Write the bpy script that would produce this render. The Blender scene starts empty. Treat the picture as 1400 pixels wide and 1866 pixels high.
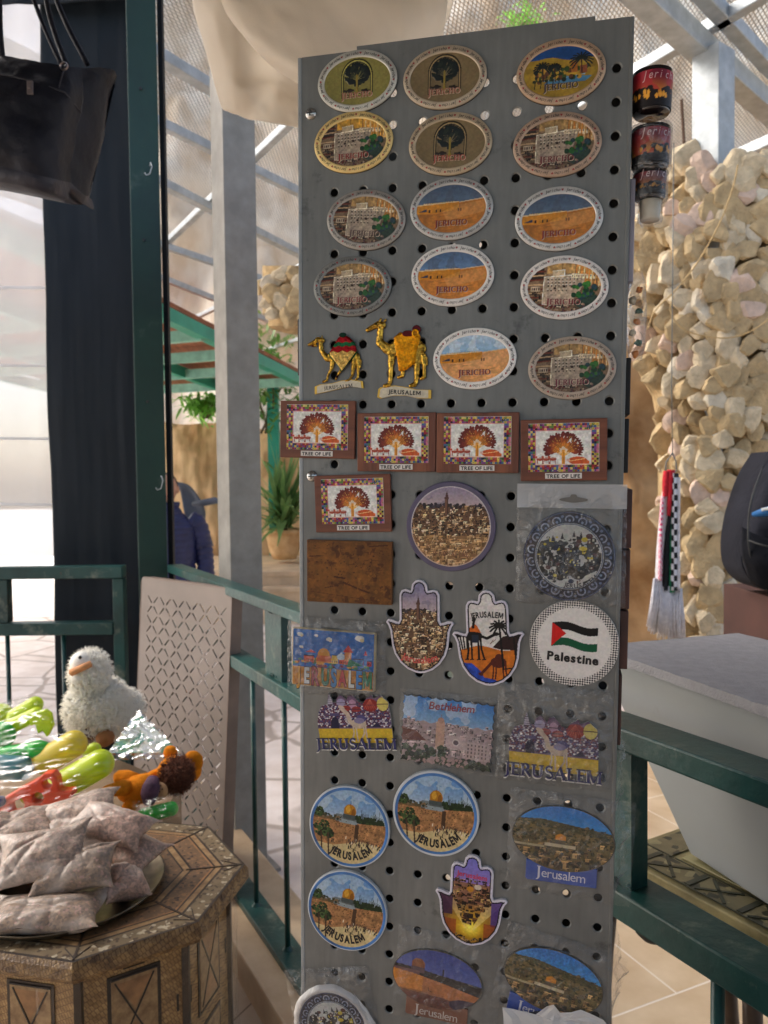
import bpy, bmesh, math, random
import numpy as np
from mathutils import Vector, Matrix, noise as mnoise
from mathutils.geometry import delaunay_2d_cdt
from math import radians, sin, cos, pi
random.seed(7); rng = np.random.default_rng(7)
C = bpy.context.scene.collection
S = bpy.context.scene

# ------------------------------------------------------------------ camera
F = 1400.0; W0, H0 = 1400, 1866
CAM = Vector((0, 0, 1.4))
_z = Vector((-.0115, 1, .0350)).normalized()
_y = (Vector((0, 0, -1)) - _z * _z.dot(Vector((0, 0, -1)))).normalized()
_x = _y.cross(_z)
RW = Matrix((_x, _y, _z))                      # camera coordinates -> world
cd = bpy.data.cameras.new('camera'); cam = bpy.data.objects.new('camera', cd); C.objects.link(cam)
cam.matrix_world = Matrix.Translation(CAM) @ RW.to_4x4()
cd.sensor_fit = 'VERTICAL'; cd.sensor_height = 36; cd.lens = F / H0 * 36
cd.clip_end = 500; cd.clip_start = .02
cd.dof.use_dof = True; cd.dof.focus_distance = .72; cd.dof.aperture_fstop = 13
S.camera = cam
def ray(px, py): return RW @ Vector(((px - 700) / F, (933 - py) / F, -1))
def atY(px, py, Y): r = ray(px, py); return CAM + r * (Y / r.y)
def atZ(px, py, z): r = ray(px, py); return CAM + r * ((z - CAM.z) / r.z)

# ------------------------------------------------------------------ light
SUN_EL, SUN_AZ = radians(44), radians(-76)     # azimuth from +Y, clockwise positive: light comes from the left and a little behind
w = bpy.data.worlds.new('World'); S.world = w; w.use_nodes = True
nt = w.node_tree; nt.nodes.clear()
sk = nt.nodes.new('ShaderNodeTexSky'); sk.sky_type = 'NISHITA'; sk.sun_disc = False
sk.sun_elevation = SUN_EL; sk.sun_rotation = SUN_AZ; sk.air_density = 1.0; sk.dust_density = 4.0; sk.ozone_density = .6
bg = nt.nodes.new('ShaderNodeBackground'); bg.inputs[1].default_value = .15
wo = nt.nodes.new('ShaderNodeOutputWorld'); nt.links.new(sk.outputs[0], bg.inputs[0]); nt.links.new(bg.outputs[0], wo.inputs[0])
sl = bpy.data.lights.new('sun', 'SUN'); sl.energy = 1.7; sl.angle = radians(38); sl.color = (1, .99, .975)
so = bpy.data.objects.new('sun', sl); C.objects.link(so)
sd = Vector((sin(SUN_AZ) * cos(SUN_EL), cos(SUN_AZ) * cos(SUN_EL), sin(SUN_EL)))
so.rotation_euler = sd.to_track_quat('Z', 'Y').to_euler(); so.location = sd * 30
S.view_settings.view_transform = 'Standard'; S.view_settings.look = 'None'; S.view_settings.gamma = 1
S.view_settings.exposure = 1.42
try:
    S.cycles.max_bounces = 10; S.cycles.transparent_max_bounces = 16; S.cycles.use_denoising = True
    S.cycles.diffuse_bounces = 5
except Exception: pass

# ------------------------------------------------------------------ materials
def lin(c):
    c = np.asarray(c, float)
    return np.where(c <= .04045, c / 12.92, ((c + .055) / 1.055) ** 2.4)
def hexc(r, g, b): return tuple(float(v) for v in lin(np.array([r, g, b]) / 255.))
MATS = {}
def mat(name, col, rough=.6, metal=0., var=.12, scale=8., bump=0., bscale=30., spec=.5, col2=None, detail=4., stretch=(1, 1, 1), trans=0., vcol=False, coat=0., obj=True, thr=None):
    if name in MATS: return MATS[name]
    m = bpy.data.materials.new(name); m.use_nodes = True; N = m.node_tree.nodes; L = m.node_tree.links
    b = N['Principled BSDF']; b.inputs['Roughness'].default_value = rough; b.inputs['Metallic'].default_value = metal
    b.inputs['Specular IOR Level'].default_value = spec
    if coat: b.inputs['Coat Weight'].default_value = coat; b.inputs['Coat Roughness'].default_value = .08
    tc = N.new('ShaderNodeTexCoord'); mp = N.new('ShaderNodeMapping'); mp.inputs['Scale'].default_value = stretch
    L.new(tc.outputs['Object'], mp.inputs[0])
    n = N.new('ShaderNodeTexNoise'); n.inputs['Scale'].default_value = scale; n.inputs['Detail'].default_value = detail; n.inputs['Roughness'].default_value = .6
    L.new(mp.outputs[0], n.inputs['Vector'])
    if vcol:
        at = N.new('ShaderNodeAttribute'); at.attribute_name = 'Col'
        mx = N.new('ShaderNodeMix'); mx.data_type = 'RGBA'; mx.blend_type = 'MULTIPLY'; mx.inputs[0].default_value = 1
        mr = N.new('ShaderNodeMapRange'); mr.inputs['From Min'].default_value = .3; mr.inputs['From Max'].default_value = .7
        mr.inputs['To Min'].default_value = 1 - var; mr.inputs['To Max'].default_value = 1 + var; L.new(n.outputs[0], mr.inputs[0])
        L.new(at.outputs['Color'], mx.inputs[6]); L.new(mr.outputs[0], mx.inputs[7]); L.new(mx.outputs[2], b.inputs['Base Color'])
    else:
        cr = N.new('ShaderNodeValToRGB'); c = np.array(col[:3]); d = np.array(col2[:3]) if col2 is not None else c * (1 - var * 2)
        hi = c if col2 is not None else np.minimum(c * (1 + var), 1)
        cr.color_ramp.elements[0].position, cr.color_ramp.elements[1].position = thr or (.35, .68)
        cr.color_ramp.elements[0].color = (*d, 1); cr.color_ramp.elements[1].color = (*hi, 1)
        L.new(n.outputs[0], cr.inputs[0]); L.new(cr.outputs[0], b.inputs['Base Color'])
    if bump:
        n2 = N.new('ShaderNodeTexNoise'); n2.inputs['Scale'].default_value = bscale; n2.inputs['Detail'].default_value = 5
        L.new(mp.outputs[0], n2.inputs['Vector'])
        bp = N.new('ShaderNodeBump'); bp.inputs['Strength'].default_value = min(1, bump); bp.inputs['Distance'].default_value = .01 if bump <= 1 else .01 * bump
        L.new(n2.outputs[0], bp.inputs['Height']); L.new(bp.outputs[0], b.inputs['Normal'])
    if trans:
        t = N.new('ShaderNodeBsdfTranslucent'); ms = N.new('ShaderNodeMixShader'); ms.inputs[0].default_value = trans
        t.inputs[0].default_value = (*col[:3], 1)
        o = N['Material Output']; L.new(b.outputs[0], ms.inputs[1]); L.new(t.outputs[0], ms.inputs[2]); L.new(ms.outputs[0], o.inputs[0])
    MATS[name] = m; return m
def film_mat(name, tint=(1, 1, 1), op=.10, gl=.35, rough=.12, bscale=60, milk=.0, bump=.4, fk=.3):
    m = bpy.data.materials.new(name); m.use_nodes = True; N = m.node_tree.nodes; L = m.node_tree.links; N.clear()
    o = N.new('ShaderNodeOutputMaterial'); t = N.new('ShaderNodeBsdfTransparent'); t.inputs[0].default_value = (*tint, 1)
    g = N.new('ShaderNodeBsdfGlossy'); g.inputs['Roughness'].default_value = rough
    d = N.new('ShaderNodeBsdfDiffuse'); d.inputs[0].default_value = (.75, .75, .75, 1)
    tc = N.new('ShaderNodeTexCoord'); n = N.new('ShaderNodeTexNoise'); n.inputs['Scale'].default_value = bscale; n.inputs['Detail'].default_value = 6
    n.inputs['Distortion'].default_value = 1.2
    L.new(tc.outputs['Object'], n.inputs['Vector'])
    bp = N.new('ShaderNodeBump'); bp.inputs['Strength'].default_value = bump; bp.inputs['Distance'].default_value = .01
    L.new(n.outputs[0], bp.inputs['Height']); L.new(bp.outputs[0], g.inputs['Normal'])
    lw = N.new('ShaderNodeLayerWeight'); lw.inputs[0].default_value = gl; L.new(bp.outputs[0], lw.inputs['Normal'])
    ad = N.new('ShaderNodeMath'); ad.operation = 'MULTIPLY_ADD'; ad.inputs[1].default_value = fk; ad.inputs[2].default_value = op; ad.use_clamp = True
    L.new(lw.outputs['Fresnel'], ad.inputs[0])
    m1 = N.new('ShaderNodeMixShader'); m1.inputs[0].default_value = milk; L.new(t.outputs[0], m1.inputs[1]); L.new(d.outputs[0], m1.inputs[2])
    m2 = N.new('ShaderNodeMixShader'); L.new(ad.outputs[0], m2.inputs[0]); L.new(m1.outputs[0], m2.inputs[1]); L.new(g.outputs[0], m2.inputs[2])
    L.new(m2.outputs[0], o.inputs[0]); MATS[name] = m; return m

# ------------------------------------------------------------------ mesh helpers
class MB:
    def __init__(s): s.v = []; s.f = []; s.m = []; s.mi = 0
    def add(s, vs, fs):
        b = len(s.v); s.v += [tuple(v) for v in vs]; s.f += [tuple(i + b for i in f) for f in fs]; s.m += [s.mi] * len(fs)
    def box(s, c, sz, M=None):
        x, y, z = [v / 2 for v in sz]; vs = [Vector((i, j, k)) for i in (-x, x) for j in (-y, y) for k in (-z, z)]
        if M is not None: vs = [M @ v for v in vs]
        s.add([v + Vector(c) for v in vs], [(0, 1, 3, 2), (4, 6, 7, 5), (0, 4, 5, 1), (2, 3, 7, 6), (0, 2, 6, 4), (1, 5, 7, 3)])
    def bar(s, p, q, w, h, up=(0, 0, 1)):
        p, q = Vector(p), Vector(q); d = (q - p).normalized(); up = Vector(up)
        if abs(d.dot(up)) > .98: up = Vector((0, 1, 0))
        x = d.cross(up).normalized(); z = x.cross(d).normalized()
        M = Matrix((x, d, z)).transposed(); s.box((p + q) / 2, (w, (q - p).length, h), M)
    def tube(s, pts, r, n=8, cap=True):
        pts = [Vector(p) for p in pts]; rs = r if isinstance(r, (list, tuple)) else [r] * len(pts); rings = []
        ref = None
        for i, p in enumerate(pts):
            d = (pts[min(i + 1, len(pts) - 1)] - pts[max(i - 1, 0)]).normalized()
            if ref is None: ref = Vector((0, 0, 1)) if abs(d.z) < .9 else Vector((1, 0, 0))
            x = d.cross(ref).normalized(); y = x.cross(d).normalized(); ref = y
            rings.append([p + (x * cos(2 * pi * k / n) + y * sin(2 * pi * k / n)) * rs[i] for k in range(n)])
        vs = [v for R_ in rings for v in R_]
        fs = [(i * n + k, i * n + (k + 1) % n, (i + 1) * n + (k + 1) % n, (i + 1) * n + k) for i in range(len(pts) - 1) for k in range(n)]
        if cap: fs += [tuple(range(n))[::-1], tuple((len(pts) - 1) * n + k for k in range(n))]
        s.add(vs, fs)
    def lathe(s, prof, n=32, c=(0, 0, 0), M=None, cap=False):
        vs = []; c = Vector(c)
        for r, z in prof:
            for k in range(n):
                v = Vector((r * cos(2 * pi * k / n), r * sin(2 * pi * k / n), z))
                vs.append((M @ v if M is not None else v) + c)
        fs = [(i * n + k, i * n + (k + 1) % n, (i + 1) * n + (k + 1) % n, (i + 1) * n + k) for i in range(len(prof) - 1) for k in range(n)]
        if cap: fs += [tuple(range(n))[::-1], tuple((len(prof) - 1) * n + k for k in range(n))]
        s.add(vs, fs)
    def prism(s, out, z0, z1, M=None, c=(0, 0, 0), bev=0):
        n = len(out); c = Vector(c); A = np.array(out)
        rings = [(A, z0), (A, z1 - bev)]
        if bev: rings.append((A * (1 - bev / max(1e-6, np.abs(A).max())), z1))
        vs = []
        for R_, z in rings:
            for x, y in R_:
                v = Vector((x, y, z)); vs.append((M @ v if M is not None else v) + c)
        fs = [(i * n + k, i * n + (k + 1) % n, (i + 1) * n + (k + 1) % n, (i + 1) * n + k) for i in range(len(rings) - 1) for k in range(n)]
        fs += [tuple(range(n))[::-1], tuple((len(rings) - 1) * n + k for k in range(n))]
        s.add(vs, fs)
    def sheet(s, P):                       # P: rows of points
        nr, nc = len(P), len(P[0]); s.add([v for r in P for v in r], [(i * nc + j, i * nc + j + 1, (i + 1) * nc + j + 1, (i + 1) * nc + j) for i in range(nr - 1) for j in range(nc - 1)])
    def build(s, name, m, parent=None, org=None, smooth=False, bevel=0, solid=0, subsurf=0, cols=None):
        me = bpy.data.meshes.new(name)
        anc = parent
        while anc is not None and not anc.get('_w'): anc = anc.parent
        o0 = Vector(org) if org is not None else (Vector(anc.location) if anc is not None else Vector((0, 0, 0)))
        me.from_pydata([(v[0] - o0.x, v[1] - o0.y, v[2] - o0.z) for v in s.v], [], s.f); me.update()
        ms = m if isinstance(m, (list, tuple)) else [m]
        for x in ms: me.materials.append(x)
        if len(ms) > 1: me.polygons.foreach_set('material_index', s.m)
        if smooth: me.polygons.foreach_set('use_smooth', [True] * len(me.polygons))
        if cols is not None:
            a = me.color_attributes.new('Col', 'FLOAT_COLOR', 'POINT'); a.data.foreach_set('color', np.asarray(cols, np.float32).ravel())
        o = bpy.data.objects.new(name, me); C.objects.link(o)
        if parent is not None: o.parent = parent
        elif org is not None: o.location = o0
        if solid: md = o.modifiers.new('s', 'SOLIDIFY'); md.thickness = solid; md.offset = 0
        if bevel: md = o.modifiers.new('b', 'BEVEL'); md.width = bevel; md.segments = 2; md.limit_method = 'ANGLE'; md.angle_limit = radians(40)
        if subsurf: md = o.modifiers.new('u', 'SUBSURF'); md.levels = subsurf; md.render_levels = subsurf
        return o
def tag(o, label=None, cat=None, group=None, kind=None):
    if label: o['label'] = label
    if cat: o['category'] = cat
    if group: o['group'] = group
    if kind: o['kind'] = kind
    return o
def empty(name, loc, label, cat, group=None, M=None, world=True):
    o = bpy.data.objects.new(name, None); C.objects.link(o); o.empty_display_size = .05
    if M is not None: o.matrix_world = M
    else: o.location = loc
    if world and M is None: o['_w'] = 1
    return tag(o, label, cat, group)
def fbm(x, y, z, o=4): return mnoise.fractal(Vector((x, y, z)), 1.0, 2.0, o)
def rock(mb, c, r, seed, n=2, rough=.28, sq=(1, 1, 1), R=None):
    bm = bmesh.new(); bmesh.ops.create_icosphere(bm, subdivisions=n, radius=1)
    rr = random.Random(seed); pl = [(Vector((rr.gauss(0, 1), rr.gauss(0, 1), rr.gauss(0, 1))).normalized(), rr.uniform(.45, .8)) for _ in range(13)]
    R = R or Matrix.Rotation(rr.uniform(0, 6.28), 3, Vector((rr.gauss(0, 1), rr.gauss(0, 1), rr.gauss(0, 1))).normalized())
    vs = []
    for v in bm.verts:
        p = v.co.copy()
        for nrm, d in pl:
            t = p.dot(nrm)
            if t > d: p -= nrm * (t - d) * .9
        p *= 1 + .12 * mnoise.noise(p * 2.5 + Vector((seed % 97, 0, 0)))
        vs.append(Vector(c) + R @ Vector((p.x * r * sq[0], p.y * r * sq[1], p.z * r * sq[2])))
    mb.add(vs, [tuple(x.index for x in f.verts) for f in bm.faces]); bm.free()

_RK = []
def rockf(mb, c, r, k, rr):
    if not _RK:
        for q in range(36):
            bm = bmesh.new(); bmesh.ops.create_icosphere(bm, subdivisions=3, radius=1); r2 = random.Random(q)
            pl = [(Vector((r2.gauss(0, 1), r2.gauss(0, .6), r2.gauss(0, 1))).normalized(), r2.uniform(.5, .85)) for _ in range(12)] + [(Vector((r2.gauss(0, .25), -1, r2.gauss(0, .25))).normalized(), r2.uniform(.35, .6))]
            vs = []
            for v in bm.verts:
                p = v.co.copy()
                for nrm, d in pl:
                    t = p.dot(nrm)
                    if t > d: p -= nrm * (t - d) * .95
                p *= 1 + .10 * fbm(p.x * 2.2 + q, p.y * 2.2, p.z * 2.2, 5); vs.append(tuple(p))
            _RK.append((np.array(vs), [tuple(x.index for x in f.verts) for f in bm.faces])); bm.free()
    V, Fc = _RK[k % 36]; a = rr.uniform(0, 6.28); ca, sa = cos(a), sin(a); x, y, z = V.T; sx, sz = rr.uniform(.85, 1.2), rr.uniform(.85, 1.2)
    X, Z = (x * ca - z * sa) * sx, (x * sa + z * ca) * sz; mb.add(list(zip(c[0] + X * r, c[1] + y * r * .45, c[2] + Z * r)), Fc)
# ------------------------------------------------------------------ common materials
def wear(m, col, sc, lo, hi, rough=None):
    N = m.node_tree.nodes; L = m.node_tree.links; b = N['Principled BSDF']; src = b.inputs['Base Color'].links[0].from_socket
    tc = N.new('ShaderNodeTexCoord'); n = N.new('ShaderNodeTexNoise'); n.inputs['Scale'].default_value = sc; n.inputs['Detail'].default_value = 9; n.inputs['Roughness'].default_value = .7; L.new(tc.outputs['Object'], n.inputs['Vector'])
    r = N.new('ShaderNodeMapRange'); r.inputs['From Min'].default_value = lo; r.inputs['From Max'].default_value = hi; L.new(n.outputs[0], r.inputs[0])
    mx = N.new('ShaderNodeMix'); mx.data_type = 'RGBA'; L.new(r.outputs[0], mx.inputs[0]); L.new(src, mx.inputs[6]); mx.inputs[7].default_value = (*col, 1); L.new(mx.outputs[2], b.inputs['Base Color']); return m
M_green = mat('green_enamel', hexc(28, 76, 71), .38, 0, .25, 5, .15, 60, col2=hexc(16, 50, 47))
M_greenp = mat('green_post_paint', hexc(22, 60, 50), .45, 0, .2, 3, .1, 40, col2=hexc(16, 46, 40))
wear(M_green, hexc(118, 124, 110), 9, .56, .72); wear(M_green, hexc(92, 58, 40), 26, .68, .71); wear(M_greenp, hexc(80, 92, 82), 6, .6, .8)
M_teal = mat('teal_paint', hexc(40, 150, 125), .5, 0, .1, 2)
M_galv = mat('galvanised_steel', hexc(178, 184, 186), .5, .35, .1, 12, .08, 120)
M_postgrey = mat('grey_painted_steel', hexc(158, 158, 152), .5, 0, .12, 14, .1, 80)
M_navy = mat('navy_tarpaulin', hexc(12, 24, 33), .6, 0, .12, 2.5, .1, 3, spec=.3)
M_marble = mat('beige_marble', hexc(205, 182, 150), .42, 0, .12, 6, .04, 30, col2=hexc(178, 150, 118))
M_cream = mat('cream_cotton', hexc(244, 238, 228), .85, 0, .05, 5, .12, 300, trans=.6)

# ================================================================== SETTING
def tile_mat(name, c1, c2, joint, scale, rot=0, brick=True, rough=.45):
    m = bpy.data.materials.new(name); m.use_nodes = True; N = m.node_tree.nodes; L = m.node_tree.links; b = N['Principled BSDF']; b.inputs['Roughness'].default_value = rough
    tc = N.new('ShaderNodeTexCoord'); mp = N.new('ShaderNodeMapping'); mp.inputs['Rotation'].default_value = (0, 0, rot); L.new(tc.outputs['Object'], mp.inputs[0])
    n = N.new('ShaderNodeTexNoise'); n.inputs['Scale'].default_value = 5; n.inputs['Detail'].default_value = 8; L.new(mp.outputs[0], n.inputs['Vector'])
    cr = N.new('ShaderNodeValToRGB'); cr.color_ramp.elements[0].color = (*c2, 1); cr.color_ramp.elements[1].color = (*c1, 1); cr.color_ramp.elements[0].position = .35; cr.color_ramp.elements[1].position = .65; L.new(n.outputs[0], cr.inputs[0])
    mx = N.new('ShaderNodeMix'); mx.data_type = 'RGBA'; L.new(cr.outputs[0], mx.inputs[6]); mx.inputs[7].default_value = (*joint, 1)
    if brick:
        t = N.new('ShaderNodeTexBrick'); t.offset = .5; t.inputs['Scale'].default_value = scale; t.inputs['Mortar Size'].default_value = .006; t.inputs['Brick Width'].default_value = 1; t.inputs['Row Height'].default_value = 1
        t.inputs['Color1'].default_value = (1, 1, 1, 1); t.inputs['Color2'].default_value = (.9, .9, .9, 1); t.inputs['Mortar'].default_value = (0, 0, 0, 1)
        L.new(mp.outputs[0], t.inputs['Vector']); L.new(t.outputs['Fac'], mx.inputs[0])
        L.new(mx.outputs[2], b.inputs['Base Color']); hh = t.outputs['Fac']
    else:
        t = N.new('ShaderNodeTexVoronoi'); t.feature = 'DISTANCE_TO_EDGE'; t.inputs['Scale'].default_value = scale
        n3 = N.new('ShaderNodeTexNoise'); n3.inputs['Scale'].default_value = 3; L.new(mp.outputs[0], n3.inputs['Vector'])
        mm = N.new('ShaderNodeMix'); mm.data_type = 'RGBA'; mm.inputs[0].default_value = .08; L.new(mp.outputs[0], mm.inputs[6]); L.new(n3.outputs['Color'], mm.inputs[7]); L.new(mm.outputs[2], t.inputs['Vector'])
        r = N.new('ShaderNodeMapRange'); r.inputs['From Min'].default_value = .015; r.inputs['From Max'].default_value = .04; r.inputs['To Min'].default_value = 1; r.inputs['To Max'].default_value = 0
        L.new(t.outputs['Distance'], r.inputs[0]); L.new(r.outputs[0], mx.inputs[0]); L.new(mx.outputs[2], b.inputs['Base Color']); hh = r.outputs[0]
    bp = N.new('ShaderNodeBump'); bp.invert = True; bp.inputs['Strength'].default_value = .4; bp.inputs['Distance'].default_value = .004; L.new(hh, bp.inputs['Height']); L.new(bp.outputs[0], b.inputs['Normal'])
    MATS[name] = m; return m
RA = Vector((-.864, 3.15)); RB = Vector((.415, .83)); RD = (RB - RA).normalized(); RN = Vector((-RD.y, RD.x))   # railing line on plan; RN points outside
def railp(t, off=0, z=0): p = RA + RD * t + RN * off; return Vector((p.x, p.y, z))
if railp(0, 1).y < RA.y: RN = -RN
def rail_t(px):                                                 # distance along the railing seen at column px
    k = (px - 700) / F; return (RA.y * k - RA.x) / (RD.x - RD.y * k)
mb = MB(); mb.sheet([[(-40, -8, -.16), (40, -8, -.16)], [(-40, 60, -.16), (40, 60, -.16)]])
tag(mb.build('ground', mat('dry_earth', hexc(242, 238, 232), .9, 0, .06, 1)), kind='structure')
# floor inside the railing
mb = MB(); a = railp(-2.5, -.0); b_ = railp(3.2, 0)
cor = railp(0, 0)
out = [(-6, -4), (4, -4), (4, railp(4.6).y)]; out = [(-6, -4), (3.2, -4), (3.2, 0.0), tuple(railp(3.2)[:2]), tuple(cor[:2]), (-6, 3.15)]
mb.prism(out, -.14, 0)
tag(mb.build('floor', tile_mat('floor_tiles', hexc(186, 168, 148), hexc(160, 140, 118), hexc(116, 98, 80), 2.3, .5)), kind='structure')
mb = MB(); mb.sheet([[(-9, 2.2, -.10), (12, -3, -.10)], [(-9, 9.0, -.10), (12, 9.0, -.10)]])
tag(mb.build('paving', tile_mat('crazy_paving', hexc(238, 228, 220), hexc(216, 202, 190), hexc(176, 162, 150), 2.1, .3, False, .6)), kind='structure')
# tiled terrace right of the stand (seen below the right-hand rails)
mb = MB(); mb.prism([tuple(railp(1.15, .12)[:2]), tuple(railp(4.2, .12)[:2]), (6, 1.5), (6, 6), (.6, 4.4)], -.09, -.02)
tag(mb.build('terrace', tile_mat('terrace_tiles', hexc(214, 192, 160), hexc(190, 164, 130), hexc(226, 214, 196), 1.9, -.42, True, .4)), kind='structure')
# marble kerb under railing
mb = MB(); mb.bar(railp(-.3, .02, .04), railp(3.1, .02, .04), .26, .1)
mb.bar((-4, 3.16, .04), tuple(railp(-.3, .02, .04) + Vector((.1, .06, 0))), .24, .094)
tag(mb.build('kerb', M_marble, bevel=.008), kind='structure')

# steps and upper terrace
z1 = .34
mb = MB()
for k, (pz, Y) in enumerate(((.10, 8.6), (.22, 9.3), (z1, 9.9))):
    mb.box((.4, Y + 3, pz - .06 - .3), (7.4, 6.6, .6)); mb.box((.4, Y - .28, pz - .035), (7.4, .09, .05))
tag(mb.build('steps', mat('pale_stone_steps', hexc(214, 190, 158), .7, 0, .12, 3, .1, 20)), kind='structure')

# cliffs
def cliff(name, x0, x1, y, z0, z1, nx, nz, amp, sc, m, slope=.15, seed=0, label=None, bx=0, jag=0):
    mb = MB(); P = []
    for i in range(nz + 1):
        row = []
        for j in range(nx + 1):
            u, v = j / nx, i / nz; x = x0 + (x1 - x0) * u
            top = z1 + jag * fbm(x * .35 + seed, 3, 0, 3)
            z = z0 + (top - z0) * v
            d = amp * (fbm(x * sc, z * sc * .45, seed, 6) * 1.0 + .5 * abs(fbm(x * sc * 2.5, z * sc * .8, seed + 7, 4)))
            row.append((x + .3 * d, y + bx * (x - x0) + slope * (z - z0) - d, z))
        P.append(row)
    mb.sheet(P)
    top = P[-1]; mb.sheet([top, [(p[0], p[1] + 6, p[2] + .2) for p in top]])
    return tag(mb.build(name, m, smooth=True), kind='structure')
M_cliff = mat('sandstone_cliff', hexc(246, 236, 216), .9, 0, .1, 1.1, 1.0, 2.6, col2=hexc(196, 174, 146), detail=9, stretch=(1, 1, .45), spec=.1)
M_cliff2 = mat('tufa_rock', hexc(242, 212, 168), .9, 0, .1, 1.6, 1.0, 5, col2=hexc(160, 118, 76), detail=9, stretch=(1, 1, .3), spec=.1)
M_cliff3 = mat('brown_rock', hexc(196, 160, 116), .9, 0, .1, 1.8, .9, 7, col2=hexc(138, 102, 66), detail=8, spec=.1)
cliff('hill', -7.6, 34, 19, -1, 30, 160, 110, 1.3, .35, M_cliff, .28, 3, jag=1)
cliff('cliff', -4.6, 1.5, 12.6, 0, 2.45, 130, 60, .38, .9, M_cliff2, .05, 11, jag=.35)
cliff('rock_wall', 1.35, 8.5, 6.0, -.1, 2.6, 120, 70, .3, 1.3, M_cliff3, .05, 5, bx=-.1, jag=.3)

# foliage patches on the cliff top: individual shrubs
def leaf(mb, p, d, l, wd, rr, bend=.3):
    d = Vector(d).normalized(); s_ = d.cross(Vector((0, 0, 1)) if abs(d.z) < .95 else Vector((1, 0, 0))).normalized()
    P = []
    for i in range(5):
        t = i / 4; c = Vector(p) + d * l * t + Vector((0, 0, -bend * l * t * t)); ww = wd * sin(pi * (t * .85 + .1))
        P.append([c - s_ * ww, c + s_ * ww])
    mb.sheet(P)
M_leaf = mat('leaf_green', hexc(110, 160, 76), .6, 0, .35, 3, col2=hexc(52, 92, 40), trans=.25)
M_leafb = mat('leaf_bright', hexc(140, 205, 92), .6, 0, .3, 3, trans=.4)
def shrub(c, r, n, label, m=M_leafb, hz=.6, s=.12):
    root = empty('shrub', (c[0], c[1], c[2] - r * hz), label, 'shrub', 'shrubs growing on the rocks')
    mb = MB(); rr = random.Random(int(c[0] * 100))
    for _ in range(n):
        v = Vector((rr.gauss(0, .5), rr.gauss(0, .5), rr.gauss(0, .5) * hz)) * r
        d = Vector((rr.gauss(0, 1), rr.gauss(0, 1), rr.gauss(.6, .7)))
        leaf(mb, Vector(c) + v, d, s * rr.uniform(.6, 1.4), s * .16, rr)
    mb.build('foliage', m, root)
    mb = MB(); 
    for _ in range(7):
        mb.tube([(c[0] + rr.gauss(0, .05), c[1], c[2] - r * hz), Vector(c) + Vector((rr.gauss(0, .4), rr.gauss(0, .3), rr.uniform(-.1, .4))) * r], [.02, .008], 5)
    mb.build('stem', mat('bark', hexc(96, 76, 56), .9), root)
p = atY(374, 742, 12.2); shrub(p, .34, 500, 'bright green grassy shrub on top of the tufa cliff left of the grey post', hz=.5, s=.17)
p = atY(487, 690, 11.9); shrub(p, .6, 700, 'dark climbing shrub on the rocks beside the far teal post', m=M_leaf, hz=1.4, s=.18)
p = atY(955, 45, 17.0); shrub(p, .42, 260, 'bright green shrub seen through the roof net above the stand', hz=.6, s=.2)

# ------------------------------------------------------------------ far pergola
root = empty('pergola', atZ(500, 1010, z1), 'teal painted pergola with a brown board roof in the background', 'pergola')
mb = MB(); pb = atY(501, 900, 11.9); mb.box((pb.x, 11.9, (z1 + 2.95) / 2), (.17, .17, 2.95 - z1)); mb.build('post', M_teal, root)
mb = MB(); mb.box((pb.x - 6.4, 10.9, (z1 + 2.95) / 2), (.17, .17, 2.95 - z1)); mb.build('post', M_teal, root)
def PL(px, py, Y): return atY(px, py, Y)
beams = [((290, 570, 7.6), (400, 628, 9.6)), ((400, 628, 9.6), (560, 712, 13.5))]
A0 = PL(290, 568, 7.4); A1 = PL(560, 700, 11.2)
dirA = (A1 - A0); A0 = A0 - dirA * 1.0
mb = MB(); mb.bar(A0, A1 + dirA * .1, .12, .13); mb.build('beam', M_teal, root)
lft = Vector((-3.9, 1.6, .05))
for k in (1, 2, 3):
    mb = MB(); mb.bar(A0 + lft * k * .33, A1 + lft * k * .33, .09, .14); mb.build('beam', M_teal, root)
for t in (.5, .62, .74, .86, .98):
    mb = MB(); q = A0 + dirA * 2 * t * .98; mb.bar(q + Vector((0, 0, -.02)), q + lft + Vector((0, 0, -.02)), .08, .12); mb.build('rafter', mat('faded_teal_paint', hexc(130, 185, 165), .6), root)
mb = MB(); up = Vector((0, 0, .11)); q0, q1 = A0 + up, A1 + dirA * .08 + up
mb.add([q0, q1, q1 + lft, q0 + lft, q0 + up * .4, q1 + up * .4, q1 + lft + up * .4, q0 + lft + up * .4], [(0, 1, 2, 3), (4, 7, 6, 5), (0, 4, 5, 1), (1, 5, 6, 2), (2, 6, 7, 3), (3, 7, 4, 0)])
mb.build('roof', mat('brown_boards', hexc(150, 92, 62), .8, 0, .15, 3, stretch=(8, 1, 1)), root)

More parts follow.
